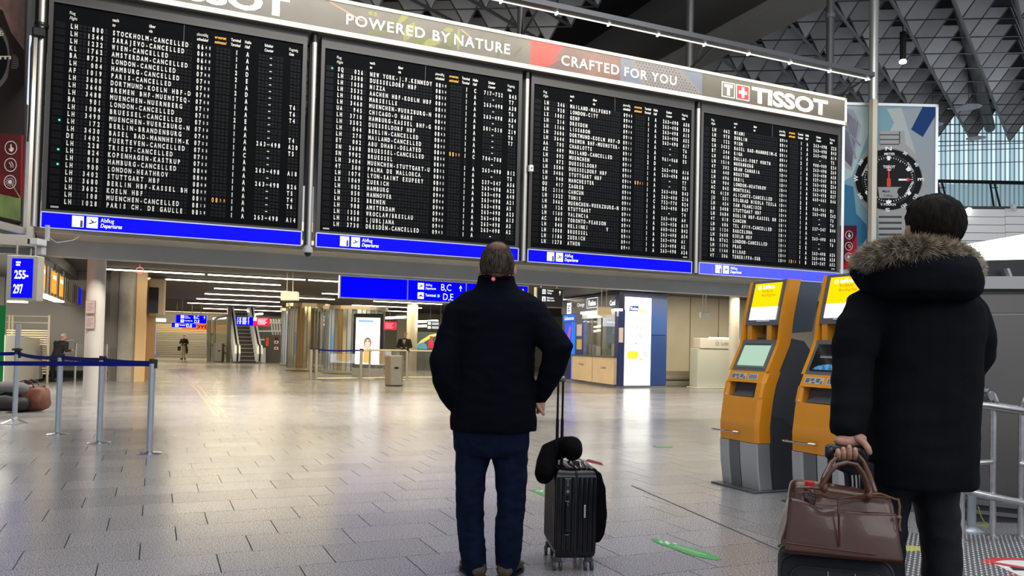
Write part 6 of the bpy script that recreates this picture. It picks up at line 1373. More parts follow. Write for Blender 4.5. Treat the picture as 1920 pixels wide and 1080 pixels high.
Tb = frame(at(925, 523, d-.094), RH); q = MB(Tb); disc(q, 0, 0, .012, 0, 16); bd = q.build('collar_badge', mat('badge_red', (.55, .02, .04), .5, emit=.12), t1, fix=False); q = MB(Tb); rect(q, -.0075, .0075, -.0022, .0022, -.001); rect(q, -.0022, .0022, -.0075, .0075, -.001); q.build('badge_cross', WHITE, bd, fix=False)
tr_ = MB(); tr_.rings([ringpx(921, y, hw, th, d) for y, hw, th in ((790, 70, .135), (815, 71, .135), (840, 70, .13), (852, 62, .11))])
limbpx(tr_, [(888, 845, 33, d), (884, 880, 29, d), (882, 927, 27, d-.01), (882, 972, 25, d), (884, 1010, 24, d), (887, 1040, 24.5, d), (890, 1058, 22, d), (892, 1069, 19, d)])
limbpx(tr_, [(956, 845, 34, d), (958, 880, 31, d), (959, 927, 27, d-.01), (956, 972, 26, d), (954, 1005, 26, d), (953, 1032, 24.5, d), (952, 1056, 21, d), (951, 1068, 18, d)])
TR = remesh(tr_, .009, 2, folds(.007, (8, 8, 14), 3)); TR.build('trousers', DENIM, t1, smooth=True, fix=False)
def shoe(t, c, dirv, col, nm='shoe', L=.28, wd=.05):
    T = frame((c.x, c.y, 0), dirv); q = MB(T); R_ = []
    for x, w_, h in ((-.33, .55, .05), (-.28, .85, .085), (-.12, .95, .1), (.1, .92, .075), (.35, 1.05, .055), (.55, .9, .045), (.66, .45, .03)):
        R_.append([(x*L, w_*wd*math.cos(a), max(0.012, .012+h*(.5+.5*math.sin(a)))) for a in [2*PI*i/14 for i in range(14)]])
    q.rings(R_); s = q.build(nm, mat('shoe_'+col[0], col[1], .5), t, smooth=True); q = MB(T)
    q.rings([[(x*L, w_*wd*1.04*s2, z) for s2 in (-1, 1) for z in ((0, .014) if s2 < 0 else (.014, 0))] for x, w_ in ((-.35, .5), (-.28, .9), (.1, .92), (.4, 1.05), (.6, .8), (.68, .4))]); q.build('sole', BLACK, s)
BR = ('brown', (.06, .045, .03))
for x, dx in ((890, -.35), (953, .3)):
    c = at(x, 1070, d); shoe(t1, Vector((c.x, c.y, 0))+HV*.03, HV+RH*dx, BR)
def hair(par, c, s, F, m, rx, ry, rz, zcut, back=.02, name='hair', seed=0, disp=.004, up=Vector((0, 0, 1))):
    """short hair cap over the skull, opened at the face"""
    X = up.cross(F).normalized(); q = MB(); n, m_ = 64, 40; V = []
    for k in range(m_+1):
        ph = PI/2-(PI/2+zcut)*k/m_
        for i in range(n):
            a = 2*PI*i/n; dv = X*math.cos(a)*math.cos(ph)+F*math.sin(a)*math.cos(ph)+up*math.sin(ph)
            front = max(0, dv.dot(F)); k2 = 1.0 if ph > 0 else 1.0-.06*(-ph)
            drop = max(0, front-.25)*1.3   # raise the hairline over the face
            ph2 = max(ph, -.1+drop*1.1) if front > .25 else ph
            dv = X*math.cos(a)*math.cos(ph2)+F*math.sin(a)*math.cos(ph2)+up*math.sin(ph2)
            st = noise.noise(Vector((a*9+seed, ph*1.6, seed)))*disp+noise.noise(Vector((a*26+seed, ph*4, seed)))*disp*.6
            V.append(c-F*back*s+X*dv.dot(X)*(rx+st)+F*dv.dot(F)*(ry+st)+up*dv.dot(up)*(rz+st)+Vector((0, 0, .02*s)))
    FF = [(k*n+i, k*n+(i+1) % n, (k+1)*n+(i+1) % n, (k+1)*n+i) for k in range(m_) for i in range(n)]
    q.add(V, FF); o = q.build(name, m, par, smooth=True); md = o.modifiers.new('s', 'SOLIDIFY'); md.thickness = .012; md.offset = -1; return o
def hairmat(name, c1, c2, sc):
    m = mat(name, c1, .7, spec=.1); nt = m.node_tree; b_ = nt.nodes['Principled BSDF']; g = nt.nodes.new('ShaderNodeTexCoord'); mp = nt.nodes.new('ShaderNodeMapping'); mp.inputs['Scale'].default_value = sc
    n_ = nt.nodes.new('ShaderNodeTexNoise'); n_.inputs['Scale'].default_value = 6; n_.inputs['Detail'].default_value = 5; nt.links.new(g.outputs['Object'], mp.inputs[0]); nt.links.new(mp.outputs[0], n_.inputs['Vector'])
    r = nt.nodes.new('ShaderNodeValToRGB'); e = r.color_ramp.elements; e[0].position = .38; e[0].color = (*c1, 1); e[1].position = .65; e[1].color = (*c2, 1); nt.links.new(n_.outputs['Fac'], r.inputs[0]); nt.links.new(r.outputs[0], b_.inputs['Base Color']); return m
hair(t1, hc+Vector((0, 0, .0)), 1.0, F, hairmat('hair_grey', (.018, .012, .008), (.085, .066, .05), (22, 22, 3)), .09, .108, .118, .5, seed=1, disp=.007)
q = MB(); q.ell(hc+Vector((0, 0, .098))-HV*.08, .05, .034, .03, 20, 10, RH, HV); q.build('crown_hair', mat('thin_crown', (.16, .085, .06), .6, var=.3, vs=60), t1, smooth=True, label='thinning reddish crown')
# ---------------- man in the parka
d = 2.9; base = atZ(1740, 1320); base = Vector((at(1740, 900, d).x, at(1740, 900, d).y, 0)); t2 = thing('person', 'dark-haired man in a long black parka with a fur-edged hood', 'person', base)
F2 = (HV+Vector((0, 0, .25))-RH*.12).normalized(); UPH = (Vector((0, 0, 1))-F2*F2.z).normalized()
b = MB(); hc = at(1747, 428, d); head(b, hc, 1.0, F2, UPH); b.limb([hc-Vector((0, 0, .05)), at(1740, 520, d)], [.06, .07], 16)
b.rings([ringpx(1735, y, hw, th, d) for y, hw, th in ((880, 78, .13), (780, 76, .13), (680, 76, .13), (600, 78, .12), (560, 60, .1), (540, 40, .08))])
for P in ([(1640, 585, 28, d), (1603, 690, 26, d-.03), (1590, 812, 16, d-.12)], [(1808, 585, 28, d), (1832, 670, 25, d+.02), (1790, 690, 18, d+.25)], [(1665, 885, 32, d), (1660, 1040, 22, d), (1662, 1290, 16, d)], [(1752, 885, 32, d), (1765, 1040, 24, d), (1768, 1290, 20, d)]): limbpx(b, P)
dh = 2.72
b.limb([at(1589, 800, dh+.04), at(1590, 816, dh+.035), at(1590, 826, dh+.02)], [.026, .03, .024], 14, 1.0)
b.ell(at(1592, 827, dh+.02), .056, .028, .022, 18, 8, RH, HV)
b.ell(at(1612, 822, dh+.005), .026, .02, .018, 14, 8, RH, HV)
B = remesh(b, .008, 2)
fz = .0095
for i, (x, yt) in enumerate(((1571, 845), (1581, 842), (1592, 838), (1603, 843))):
    fingers(B, [[at(x+(1588-x)*.1, 828, dh+.035), at(x, 838, dh+.058), at(x, 852, dh+.045), at(x, 858, dh+.01), at(x, 857, dh-.03), at(x+.5, 849, dh-.042), at(x+.5, yt, dh-.038)]], fz)
fingers(B, [[at(1608, 822, dh-.005), at(1620, 830, dh-.02), at(1627, 840, dh-.03), at(1630, 848, dh-.03)]], .0115)
B.build('body', SKIN, t2, smooth=True, fix=False); eyes(hc, 1.0, F2, t2)
q = MB()
for x, yt in ((1581.5, 841), (1592.5, 837), (1603.5, 842)): q.ell(at(x, yt+1, dh-.0475), .0055, .0015, .0065, 8, 6, RH, HV)
q.build('fingernails', mat('nail', (.62, .38, .33), .3), t2, smooth=True)
PARKA = mat('parka_black', (.0055, .0075, .0105), .8, bump=.5, bs=420, spec=.08, var=.15, vs=6)
j = MB()
j.rings([ringpx(x, y, hw, th, d) for x, y, hw, th in ((1716, 906, 97, .2), (1716, 900, 99, .2), (1716, 860, 100, .2), (1720, 800, 98, .19), (1726, 740, 97, .18), (1733, 690, 95, .175), (1736, 640, 96, .17), (1735, 600, 102, .165), (1734, 575, 98, .155), (1732, 555, 84, .14), (1730, 540, 66, .12), (1730, 525, 50, .1))])
limbpx(j, [(1655, 560, 38, d), (1628, 580, 42, d), (1608, 625, 40, d-.02), (1600, 680, 38, d-.04), (1597, 740, 37, d-.08), (1592, 785, 32, d-.12), (1589, 798, 28, d-.14)], 20)
limbpx(j, [(1795, 562, 34, d), (1812, 585, 37, d), (1828, 630, 37, d), (1831, 665, 32, d+.02), (1818, 688, 28, d+.12), (1790, 690, 26, d+.28)], 20)
j.rings([ringpx(1591, 786, 29, .056, 2.79), ringpx(1590, 800, 29.5, .056, 2.78), ringpx(1589, 815, 28.5, .054, 2.77)])
def pk(v):
    base_ = folds(.006, (5, 5, 9), 9)(v)
    b2 = .007*noise.noise(Vector((v.x*2, v.y*2, v.z*26))) if (T0.inverted() @ v).x < -.17 else 0
    return base_+b2
T0 = frame(at(1716, 800, 2.9), RH)
J = remesh(j, .009, 3, pk); J.build('parka', PARKA, t2, smooth=True, fix=False)
hd = MB(); hd.rings([ringpx(x, y, hw, th, 2.78, off=o_) for x, y, hw, th, o_ in ((1742, 567, 45, .06, .0), (1740, 562, 75, .10, 0), (1738, 548, 92, .14, 0), (1735, 525, 98, .17, .02), (1731, 503, 101, .18, .03), (1728, 487, 98, .17, .04), (1725, 475, 88, .15, .06))])
limbpx(hd, [(1604, 512, 11, 2.85), (1625, 527, 20, 2.85), (1660, 545, 22, 2.85)])
Hd = remesh(hd, .009, 4, folds(.006, (6, 6, 9), 5)); Hd.build('hood', PARKA, t2, smooth=True, fix=False)
# fur trim
FURM = hairmat('fur', (.2, .165, .12), (.6, .52, .4), (7, 7, 7))
path = [(1622, 503, 2.95), (1626, 490, 2.85), (1645, 477, 2.76), (1680, 469, 2.70), (1722, 466, 2.67), (1765, 471, 2.69), (1797, 482, 2.74), (1815, 494, 2.82), (1819, 506, 2.95)]
pts = [at(*p) for p in path]; q = MB(); q.limb(pts, [.026]*len(pts), 14); q.build('fur_backing', mat('fur_backing', (.1, .082, .06), .9, spec=.05), t2, smooth=True); q = MB(); rg = random.Random(11)
fur = q
for k in range(26000):
    f = rg.random()*(len(pts)-1); i = int(f); c = pts[i].lerp(pts[min(i+1, len(pts)-1)], f-i); tg = (pts[min(i+1, len(pts)-1)]-pts[i]).normalized() if i < len(pts)-1 else RH
    a = rg.random()*2*PI; u_ = tg.orthogonal().normalized(); v_ = tg.cross(u_); o_ = u_*math.cos(a)+v_*math.sin(a); p = c+o_*.024
    tip = p+o_*(.014+.02*rg.random())+Vector((0, 0, -.018+.02*rg.random()))+tg*(rg.random()-.5)*.035+(p-at(1735, 520, 2.8)).normalized()*.01
    s_ = o_.cross(tip-p).normalized()*.0009; fur.add([p-s_, p+s_, (p+tip)/2+s_*.8+o_*.003, tip, (p+tip)/2-s_*.8+o_*.003], [(0, 1, 2, 4), (4, 2, 3)])
fur.build('fur_trim', FURM, t2, fix=False, kind='stuff', label='brown-grey fur edging')
TRK = mat('track_trousers', (.006, .008, .012), .7, bump=.3, bs=300, spec=.3)
tr_ = MB(); limbpx(tr_, [(1670, 885, 44, d), (1662, 960, 37, d), (1662, 1040, 32, d), (1664, 1150, 28, d), (1666, 1270, 24, d)]); limbpx(tr_, [(1748, 885, 46, d), (1752, 930, 42, d), (1763, 1000, 35, d), (1766, 1060, 34, d), (1766, 1160, 31, d), (1766, 1270, 26, d)])
TR = remesh(tr_, .01, 2, folds(.006, (8, 8, 10), 4)); TR.build('trousers', TRK, t2, smooth=True, fix=False)
q = MB(); q.tube([at(x, y, d-.005) for x, y in ((1793, 918), (1797, 950), (1799, 985), (1800.5, 1030), (1800.5, 1100))], .006, 8); q.build('trouser_stripe', mat('stripe_white', (.7, .7, .7), .6), t2, label='white side stripe')
for x, dx in ((1664, -.25), (1766, .25)):
    c = at(x, 1290, d); shoe(t2, Vector((c.x, c.y, 0))+HV*.03, HV+RH*dx, ('dark', (.02, .02, .022)))
hair(t2, hc-F2*.0, 1.0, F2, hairmat('hair_dark', (.004, .003, .0025), (.014, .011, .009), (16, 16, 3)), .097, .108, .104, .6, seed=4, disp=.006, up=UPH)
# ---------------- small people in the distance
def small(x, ytop, ybase, dd, label, top_c, leg_c, face_to, coat=1.0, mask=False, arms='front', hairc=(.08, .05, .03), tie=False, stoop=0, leglen=.5):
    bs = atZ(x, ybase); dd = (bs-EYE).dot(CW); hgt = at(x, ytop, dd).z; k = hgt/1.78; T = frame((bs.x, bs.y, 0), RH); Fl = Vector((0, -1, 0)) if face_to else Vector((1, 0, 0))
    t = thing('person', label, 'person', T=T); P = lambda a, b_, c_: T @ Vector((a*k, b_*k, c_*k)); FW = (T.to_3x3() @ Fl)
    b = MB(); hcn = P(0, 0, 1.66)+FW*stoop*.25*k; head(b, hcn, k, FW); b.limb([hcn-Vector((0, 0, .06*k)), P(0, 0, 1.45)+FW*stoop*.15*k], [.05*k, .055*k], 10)
    b.limb([P(0, 0, .95), P(0, 0, 1.2)+FW*stoop*.08*k, P(0, 0, 1.38)+FW*stoop*.14*k], [.11*k, .11*k, .1*k], 12)
    hands = []; arm = []
    for s in (-1, 1):
        sh = P(.2*s, 0, 1.42)+FW*stoop*.15*k; el = P(.29*s, .02, 1.14)+FW*.02; 
        hd_ = T @ Vector((.1*s*k, 0, 1.1*k))+FW*.24*k
        if arms == 'work': hd_ = T @ Vector((.1*s*k, 0, (1.05+.12*s)*k))+FW*.45*k; el = T @ Vector((.2*s*k, 0, 1.12*k))+FW*.15*k
        arm.append((sh, el, hd_)); b.limb([sh, el, hd_], [.045*k, .038*k, .028*k], 10); b.ell(hd_, .045*k, .045*k, .03*k, 10, 6); hands.append(hd_)
    for s in (-1, 1): b.limb([P(.09*s, 0, .9), P(.1*s, .0, .5), P(.1*s, 0, .08)], [.075*k, .055*k, .04*k], 10)
    B = remesh(b, .018*k, 1)
    for hd_ in hands: fingers(B, [[hd_, hd_+FW*.035*k+RH*(.02*i-.03)*k, hd_+FW*.065*k+RH*(.02*i-.03)*k-Vector((0, 0, .02*k))] for i in range(5)], .009*k)
    B.build('body', SKIN, t, smooth=True, fix=False)
    j = MB(); zb = .95-.5*(coat-1); j.rings([[T @ Vector((w_*k*math.cos(a), dp*k*math.sin(a), z*k))+FW*(stoop*.15*k*max(0, (z-.9)/.5)) for a in [2*PI*i/16 for i in range(16)]] for z, w_, dp in ((zb, .19, .14), (1.15, .18, .14), (1.35, .22, .14), (1.44, .19, .11), (1.5, .08, .07))])
    for sh, el, hd_ in arm: j.limb([sh, el, el.lerp(hd_, .8)], [.07*k, .062*k, .045*k], 10)
    remesh(j, .02*k, 1, folds(.008, (9, 9, 9), 2)).build('jacket', mat('far_top_%g' % top_c[0], top_c, .8), t, smooth=True, fix=False)
    tr = MB(); tr.limb([P(0, 0, .9), P(0, 0, .98)], [.15*k, .16*k], 12)
    for s in (-1, 1): tr.limb([P(.09*s, 0, .88), P(.1*s, .02*s, .5), P(.1*s, .03*s, .1)], [.1*k, .078*k, .065*k], 12)
    remesh(tr, .02*k, 1, folds(.008, (9, 9, 9), 6)).build('trousers', mat('far_leg_%g' % leg_c[0], leg_c, .8), t, smooth=True, fix=False)
    for s in (-1, 1): shoe(t, P(.1*s, .03*s, 0), FW+RH*.3*s, ('far', (.03, .022, .018)), L=.26*k, wd=.05*k)
    o = hair(t, hcn, k, FW, mat('far_hair_%g' % hairc[0], hairc, .6), .082*k, .098*k, .1*k, .25, disp=.003*k)
    X_ = Vector((0, 0, 1)).cross(FW).normalized()
    if mask: q = MB(); q.ell(hcn+FW*.06*k-Vector((0, 0, .045*k)), .058*k, .058*k, .045*k, 14, 8, X_, FW, Vector((0, 0, 1))); q.build('face_mask', mat('mask_white', (.75, .78, .8), .6), t, smooth=True)
    eyes(hcn, k, FW, t)
    if tie:
        q = MB(); q.prism([P(-.06, -.145, 1.45), P(.06, -.145, 1.45), P(.0, -.155, 1.15)], FW*.02); q.build('shirt_front', WHITE, t); q = MB(); q.prism([P(-.015, -.17, 1.45), P(.015, -.17, 1.45), P(.02, -.175, 1.2), P(0, -.175, 1.15), P(-.02, -.175, 1.2)], FW*.01); q.build('tie', BLACK, t)
    return t, T, k
tw_, T, k = small(344, 627, 674, 0, 'walking person in dark sweater and pale trousers in the far passage', (.022, .012, .01), (.5, .42, .27), True, hairc=(.3, .2, .12), mask=True)
q = MB(T); q.bbox(-.45*k, -.25*k, -.02, .1, .62*k, .95*k, .03); o = q.build('handbag', BLACK); tag(o, 'black bag carried at the side of the walking person', 'bag')
q = MB(T); q.limb([(.22*k, -.1, 1.0*k), (.24*k, -.05, .7*k), (.22*k, 0, .45*k)], [.07*k, .09*k, .05*k], 10); o = q.build('folded_coat', mat('coat_dk', (.02, .017, .018), .8), smooth=True); tag(o, 'dark coat hanging over the arm of the walking person', 'coat')
small(757, 622, 701, 0, 'bald man in a dark suit with white shirt and grey beard behind the waste bin', (.012, .012, .014), (.012, .012, .015), True, coat=1.5, hairc=(.3, .25, .2), mask=False, tie=True)
small(104, 624, 716, 0, 'clerk in black leaning over papers behind the slatted screen', (.008, .008, .01), (.009, .009, .012), False, coat=1.4, hairc=(.5, .42, .3), arms='work', stoop=1)
p = at(116, 644, 21.2); q = MB(frame(p, (1, -.4, .35))); q.box(-.02, .28, -.1, .1, 0, .01); tag(q.build('paper_sheet', WHITE), 'white paper sheet held up by the clerk in black', 'paper')

# ================================================================== luggage in the foreground
# black hard-shell case beside the man in the middle
c0 = at(1078, 1052, 4.4); c0.z = 0; EX = (RH+HV*.10).normalized(); T = frame((c0.x, c0.y, 0), EX)
t = thing('hard_suitcase', 'black ribbed hard-shell cabin suitcase standing right of the man in jeans', 'suitcase', T=T)
SHELL = mat('shell_black', (.004, .0045, .008), .28, coat=.2, spec=.3)
w2 = .112; dp = .40; z0 = .065; z1 = .555
def shell(x0, x1):
    q = MB(T); R_ = []
    for z, k_ in ((z0, .04), (z0+.015, .012), (z0+.04, 0), (z1-.04, 0), (z1-.015, .012), (z1, .04)):
        R_.append([(min(max(x, x0+k_*.6 if x0 < 0 else x0), x1 if x0 < 0 else x1-k_*.6), y+k_*(1 if y < .2 else -1), z) for x, y in ((x0, 0), (x1, 0), (x1, dp), (x0, dp))])
    q.rings(R_)
    n = 4
    for i in range(n):
        x = x0+(x1-x0)*(i+.5)/n; q.prism([(x-.008, 0, z0+.045), (x-.005, -.007, z0+.05), (x+.005, -.007, z0+.05), (x+.008, 0, z0+.045)], (0, 0, z1-z0-.09))
        q.prism([(x-.008, .03, z1), (x-.005, .03, z1+.006), (x+.005, .03, z1+.006), (x+.008, .03, z1)], (0, dp-.06, 0))
    for i in range(9):
        y = .03+.045*i; xs = (x0, x0-.006) if x0 < 0 else (x1, x1+.006); q.prism([(xs[0], y-.008, z0+.05), (xs[1], y-.005, z0+.05), (xs[1], y+.005, z0+.05), (xs[0], y+.008, z0+.05)], (0, 0, z1-z0-.1))
    return sharp(q.build('shell_half', SHELL, t), 40)
shell(-w2, -.006); shell(.006, w2)
q = MB(T); q.bbox(-.006, .006, .003, dp-.003, z0+.003, z1-.003, .01); q.build('zip_seam', BLACK, t)
q = MB(T); q.bbox(-.07, -.03, -.012, 0, z1-.14, z1-.045, .004); l = q.build('lock', mat('lock_black', (.02, .02, .022), .3), t); q = MB(T); q.cyl((-.05, -.016, z1-.115), (-.05, -.012, z1-.115), .009, n=12); [q.box(-.054, -.046, -.014, -.012, z1-.085+.012*i, z1-.078+.012*i) for i in range(3)]; q.build('lock_dial', CHROME, l)
q = MB(T); q.tube([(-.05, -.008, z1-.175), (-.05, -.03, z1-.19), (-.05, -.03, z1-.33), (-.05, -.008, z1-.345)], .01, 8); q.build('side_grip', SHELL, t)
q = MB(T); [q.box(-.058, -.042, -.016, -.006, z, z+.022) for z in (z1-.19, z1-.352)]; q.box(-.048, -.044, -.02, -.012, z1-.21, z1-.185); q.build('grip_mount', mat('mount_silver', (.6, .65, .68), .3, .6), t)
q = MB(T); q.bbox(.042, .052, -.012, -.006, z1-.26, z1-.19, .002); q.build('name_plate', mat('plate_silver', (.6, .62, .64), .3, .5), t)
for x in (-w2+.02, w2-.03):
    for y in (.04, dp-.04):
        q = MB(T); q.bbox(x-.02, x+.02, y-.02, y+.02, .045, .075, .005); [q.cyl((x+s-.007, y-.005, .027), (x+s+.007, y-.005, .027), .027, n=16) for s in (-.018, .018)]; sharp(q.build('wheel', mat('wheel_grey', (.05, .06, .065), .5), t))
for x in (-w2+.025, -w2+.053):
    q = MB(T); q.cyl((x, dp*.42, z1), (x, dp*.42, .82), .009, n=10); q.cyl((x, dp*.42, .82), (x, dp*.42, 1.035), .0065, n=10); sharp(q.build('pull_rod', mat('rod_black', (.015, .015, .017), .3, .5), t))
q = MB(T); q.bbox(-w2+.012, -w2+.066, dp*.42-.02, dp*.42+.02, 1.03, 1.062, .008); q.build('pull_grip', mat('grip_grey', (.16, .16, .16), .3, .5), t)
q = MB(T); [q.tube([(x, .05, z1+.004), (x, .09, z1+.028), (x, .22, z1+.028), (x, .26, z1+.004)], .006, 8) for x in (.0, .03, .055)]; q.bbox(.01, .045, .1, .14, z1+.005, z1+.035, .004); q.build('top_handle', mat('handle_chrome', (.25, .25, .27), .15, .8), t)
q = MB(T); q.prism([(.055, .05, z1+.04), (.155, .03, z1+.02), (.15, .07, z1+.03), (.08, .1, z1+.045)], (0, 0, .002)); q.build('luggage_tag', mat('tag_red', (.2, .015, .03), .5), t)
# neck pillow looped round the rods
q = MB(T); yb = dp*.42; q.limb([(-.17, yb-.1, .52), (-.145, yb-.02, .575), (-.12, yb+.05, .62), (-.03, yb+.08, .65), (.0, yb+.0, .66), (-.01, yb-.08, .645)], [.056, .06, .06, .062, .062, .056], 18)
PIL = mat('pillow_black', (.0035, .0035, .0045), .9, bump=.3, bs=200, spec=.05)
q2 = MB(); q2.v = q.v; q2.f = q.f; q2 = remesh(q2, .009, 2); o = q2.build('neck_pillow', PIL, smooth=True, fix=False); tag(o, 'black horseshoe neck pillow looped on the rods of the hard suitcase', 'neck pillow')
# padded bag on its right side
q = MB(T); q.rings([[(x+w2+.008+.0*z, y, z) for x, y in ((0, .06), (wd, .08), (wd*1.05, .2), (wd, .32), (0, .34))] for z, wd in ((.14, .03), (.17, .055), (.28, .075), (.4, .062), (.44, .066), (.52, .035), (.535, .02))])
q2 = remesh(q, .008, 5, folds(.005, (8, 8, 12), 8)); o = q2.build('padded_bag', PIL, smooth=True, fix=False); tag(o, 'black padded bag strapped to the right side of the hard suitcase', 'bag')
# fabric case of the parka wearer
a = at(1464, 1029, 2.62); e = at(1676, 1057, 2.53); EX = Vector((e.x-a.x, e.y-a.y, 0)); W = EX.length; T = frame((a.x, a.y, 0), EX); HT = .575
t = thing('fabric_suitcase', 'dark blue-grey fabric suitcase at the bottom edge under the brown bag', 'suitcase', T=T)
FAB = mat('case_fabric', (.014, .018, .026), .75, bump=.3, bs=350)
def rr(x0, x1, z0, z1, r, n=6):
    P = []
    for cx, cz, a0 in ((x1-r, z1-r, 0), (x0+r, z1-r, 90), (x0+r, z0+r, 180), (x1-r, z0+r, 270)):
        for i in range(n+1): a_ = math.radians(a0+90*i/n); P.append((cx+r*math.cos(a_), cz+r*math.sin(a_)))
    return P
def rbox(nm, x0, x1, z0, z1, y0, y1, r, b, m, par=t):
    q = MB(T); q.rings([[(x, y, z) for x, z in rr(x0+k_, x1-k_, z0+k_, z1-k_, r)] for y, k_ in ((y0, b), (y0+b*.4, b*.3), (y0+b, 0), (y1-b, 0), (y1, b))]); return sharp(q.build(nm, m, par), 50)
rbox('body', 0, W, .05, HT, 0, .18, .05, .015, FAB); rbox('front_pocket', .03, W-.03, .09, HT-.035, -.025, .01, .04, .012, FAB)
q = MB(T); P = rr(-.001, W+.001, .05, HT, .05); q.tube([(x, .012, z) for x, z in P]+[(P[0][0], .012, P[0][1])], .0045, 6); P = rr(.03, W-.03, .09, HT-.035, .04); q.tube([(x, -.014, z) for x, z in P]+[(P[0][0], -.014, P[0][1])], .003, 6); q.build('piping', mat('piping', (.035, .04, .05), .5), t)
for x in (.142, .222): q = MB(T); q.box(x-.0015, x+.0015, -.028, -.022, .12, HT-.04); q.build('vertical_piping', mat('pipe_pale', (.35, .38, .4), .4), t)
q = MB(T); q.prism([(x, -.03, z) for x, z in ((.16, .517), (.203, .522), (.203, .503), (.185, .502), (.181, .495), (.176, .503), (.16, .505))], (0, .006, 0)); s = q.build('maker_badge', mat('badge_white', (.75, .75, .75), .4), t); q = MB(T); text_fit(q, 't', .178, .184, .506, .515, -.0305); q.build('badge_mark', BLACK, s, fix=False)
for x in (.05, W-.05):
    q = MB(T); q.cyl((x-.012, .05, .025), (x+.012, .05, .025), .025, n=16); q.cyl((x-.012, .17, .025), (x+.012, .17, .025), .025, n=16); sharp(q.build('wheel', BLACK, t))
gx0, gx1 = .158, .285
dg = .16
g0 = at(1553, 843, 2.74); g1 = at(1621, 849, 2.72)
lx = lambda p: (T.inverted() @ p)
a_ = lx(g0); b_ = lx(g1); zg = a_.z; yg = (a_.y+b_.y)/2
q = MB(T)
for x in (a_.x+.006, b_.x-.006): q.box(x-.008, x+.008, yg-.006, yg+.006, HT-.02, zg-.01)
q.build('pull_rod', mat('rod_black', (.015, .015, .017), .3, .5), t)
q = MB(T); q.bbox(a_.x-.008, b_.x+.01, yg-.016, yg+.018, zg-.012, zg+.018, .009); q.bbox(a_.x-.01, a_.x+.018, yg-.017, yg+.02, zg-.03, zg+.014, .006); q.bbox(b_.x-.016, b_.x+.012, yg-.017, yg+.02, zg-.03, zg+.012, .006); sharp(q.build('pull_grip', mat('grip_black', (.014, .016, .02), .35), t), 50)
# brown leather holdall on top
LEA = mat('leather_brown', (.062, .021, .012), .3, var=.15, vs=5, bump=.06, bs=30, coat=.3)
a = at(1462, 1029, 2.56); e = at(1699, 1058, 2.46); EX = Vector((e.x-a.x, e.y-a.y, 0)); WB_ = EX.length; zb = HT+.012; T = frame((a.x, a.y, 0), EX)
t = thing('leather_bag', 'brown leather holdall with two arched handles lying on the fabric suitcase', 'bag', T=T)
q = MB(T); R_ = []
hb = .215
for f, x0, x1, y0, y1 in ((0, .015, .985, .02, .2), (.04, .0, 1.0, .0, .215), (.2, .01, .99, .005, .21), (.45, .05, .965, .02, .195), (.7, .075, .95, .035, .18), (.88, .085, .94, .05, .165), (.97, .1, .925, .065, .15), (1.0, .13, .9, .08, .135)):
    P = rr(x0*WB_, x1*WB_, y0, y1, min(.035, (y1-y0)*.42), 5); sl = lambda x: -.035*(x/WB_) ; R_.append([(x, y, zb+f*hb+(sl(x)*f)+.012*f*math.sin(x/WB_*9)) for x, y in P])
q.rings(R_); Bq = remesh(q, .007, 2, lambda v: .007*noise.noise(Vector((v.x*7, v.y*7, v.z*9)))); Bq.build('body', LEA, t, smooth=True, fix=False)
q = MB(T); V_ = []; nu, nv = 24, 12
for iv in range(nv+1):
    f = .03+.75*iv/nv; yf = -.009 if f < .05 else (-.009+.02*(f-.05)/.4 if f < .45 else .011+.022*(f-.45)/.33)
    for iu in range(nu+1):
        u = iu/nu; xa = (.035+.06*f)*WB_; xb = (.97-.045*f)*WB_; x = xa+(xb-xa)*u
        V_.append((x, yf-.004*math.sin(PI*u)-.004*abs(math.sin(2*PI*u))*math.sin(PI*f), zb+f*hb-.035*u*f+(.006*math.cos(2*PI*u)-.01*math.exp(-((u-.3)/.1)**2))*(f > .7)))
q.add(V_, [(v*(nu+1)+u, v*(nu+1)+u+1, (v+1)*(nu+1)+u+1, (v+1)*(nu+1)+u) for v in range(nv) for u in range(nu)]); fp = q.build('front_pocket', LEA, t, smooth=True, fix=False); md = fp.modifiers.new('s', 'SOLIDIFY'); md.thickness = .006; md.offset = 0
def lp(x, y, dd): return at(x, y, dd)
LEA2 = mat('leather_handle', (.1, .033, .015), .28, var=.2, vs=20, coat=.4)
q = MB(); q.tube([lp(1572+.3*i, 938+i*12.4, 2.505-.006*min(i, 2)) for i in range(8)], .0035, 8); q.tube([lp(1474+i*22.5, 1018+i*3.0, 2.475) for i in range(10)], .003, 6); q.tube([lp(1497+x*19, 924+y, 2.515) for x, y in ((0, 0), (1, -1), (2, 3), (3, 9), (4, 12), (5, 9), (6, 6), (7, 6), (8, 8), (9, 10))], .003, 6); q.build('seam', mat('leather_seam', (.08, .025, .012), .4), t)
q = MB(); q.tube([lp(x, y, 2.54) for x, y in ((1492, 914), (1520, 914), (1560, 922), (1600, 928), (1650, 926), (1684, 938))], .0035, 6); q.build('zip', mat('zip_brass', (.2, .13, .06), .35, .6), t)
hq = MB(); hq.limb([lp(x, y, 2.52) for x, y in ((1542, 914), (1547, 900), (1557, 884), (1570, 872), (1588, 867), (1606, 871), (1617, 886), (1624, 902), (1627, 922))], [.009, .0085, .0075, .007, .007, .007, .0075, .0085, .009], 12); hq.build('handle', LEA2, t, smooth=True)
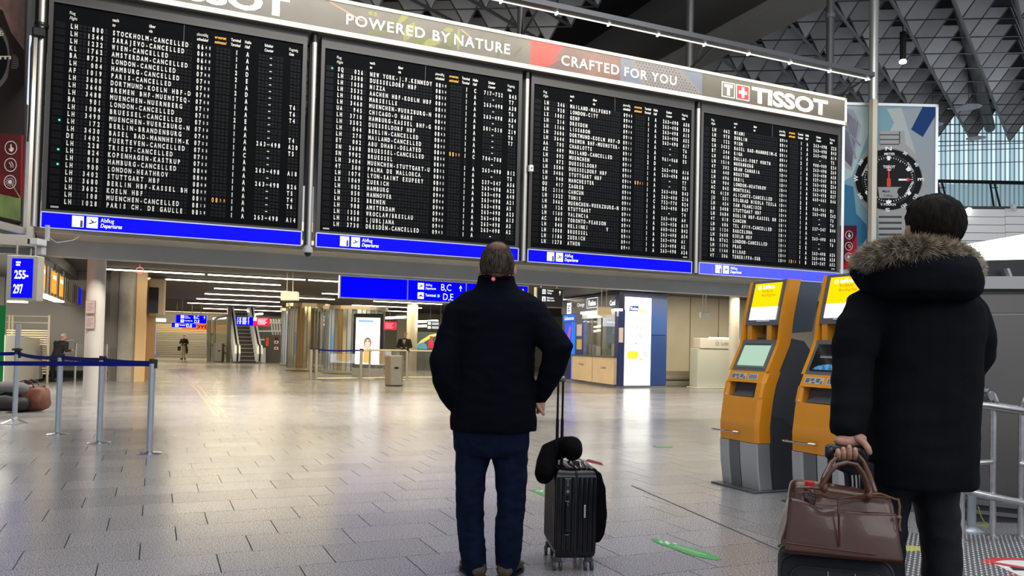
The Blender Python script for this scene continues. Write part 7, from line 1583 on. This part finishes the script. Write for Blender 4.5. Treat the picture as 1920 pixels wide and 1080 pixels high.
hq = MB(); hq.limb([lp(x, y, dd) for x, y, dd in ((1537, 918, 2.6), (1546, 892, 2.63), (1558, 868, 2.66), (1572, 854, 2.69), (1590, 849, 2.69), (1608, 851, 2.69), (1620, 866, 2.66), (1630, 890, 2.63), (1640, 922, 2.6))], [.009, .0085, .007, .007, .007, .007, .007, .0085, .010], 12); hq.build('handle', LEA2, t, smooth=True)
for x, y in ((1544, 908), (1628, 922)):
    q = MB(); q.limb([lp(x, y-10, 2.53), lp(x, y+1, 2.525), lp(x+1, y+9, 2.52)], [.009, .0135, .012], 12); q.build('handle_tab', LEA2, t, smooth=True)
q = MB(); q.tube([lp(x, y, 2.47) for x, y in ((1684, 935), (1687, 950), (1686, 966), (1688, 972), (1686, 985), (1688, 995))], .0035, 8); q.ell(lp(1686, 970, 2.465), .008, .006, .006); q.build('side_cord', mat('cord_tan', (.2, .11, .06), .6), t)
q = MB(); q.cyl(lp(1468, 1022, 2.5), lp(1461, 1028, 2.5), .009, n=10); q.build('corner_stud', mat('stud', (.1, .08, .06), .3, .7), t)
bt = at(1518, 926, 2.59); T3 = Matrix.Translation(bt); q = MB(T3); q.lathe((0, 0, 0), [(.02, -.05), (.021, -.02), (.021, 0), (.014, .014), (.0125, .024)], 18); o = sharp(q.build('bottle', mat('cola_bottle', (.03, .012, .01), .08, coat=.5)), 40); tag(o, 'small dark drink bottle with a red cap sticking out of the brown bag', 'bottle')
q = MB(T3); q.lathe((0, 0, 0), [(.0145, .02), (.0145, .038), (.0125, .041)], 20); q.build('cap', mat('cap_red', (.6, .02, .02), .4), o, label='red screw cap')
# black pouch with white stripes behind the handles
q = MB(); pslab(q, [(1576, 864), (1600, 862), (1640, 868), (1642, 925), (1594, 922), (1592, 888), (1576, 884)], 2.76, .05); q2 = remesh(q, .006, 4); o = q2.build('striped_pouch', TRK, smooth=True, fix=False); tag(o, 'black sports garment with three white stripes behind the bag handles', 'garment')
q = MB(); [q.tube([at(x, 891, 2.752), at(x+1, 903, 2.75), at(x+1.5, 918, 2.752)], .0032, 6) for x in (1597.5, 1604.5, 1611.5)]; q.build('white_stripe', mat('stripe_white', (.7, .7, .7), .6), o)
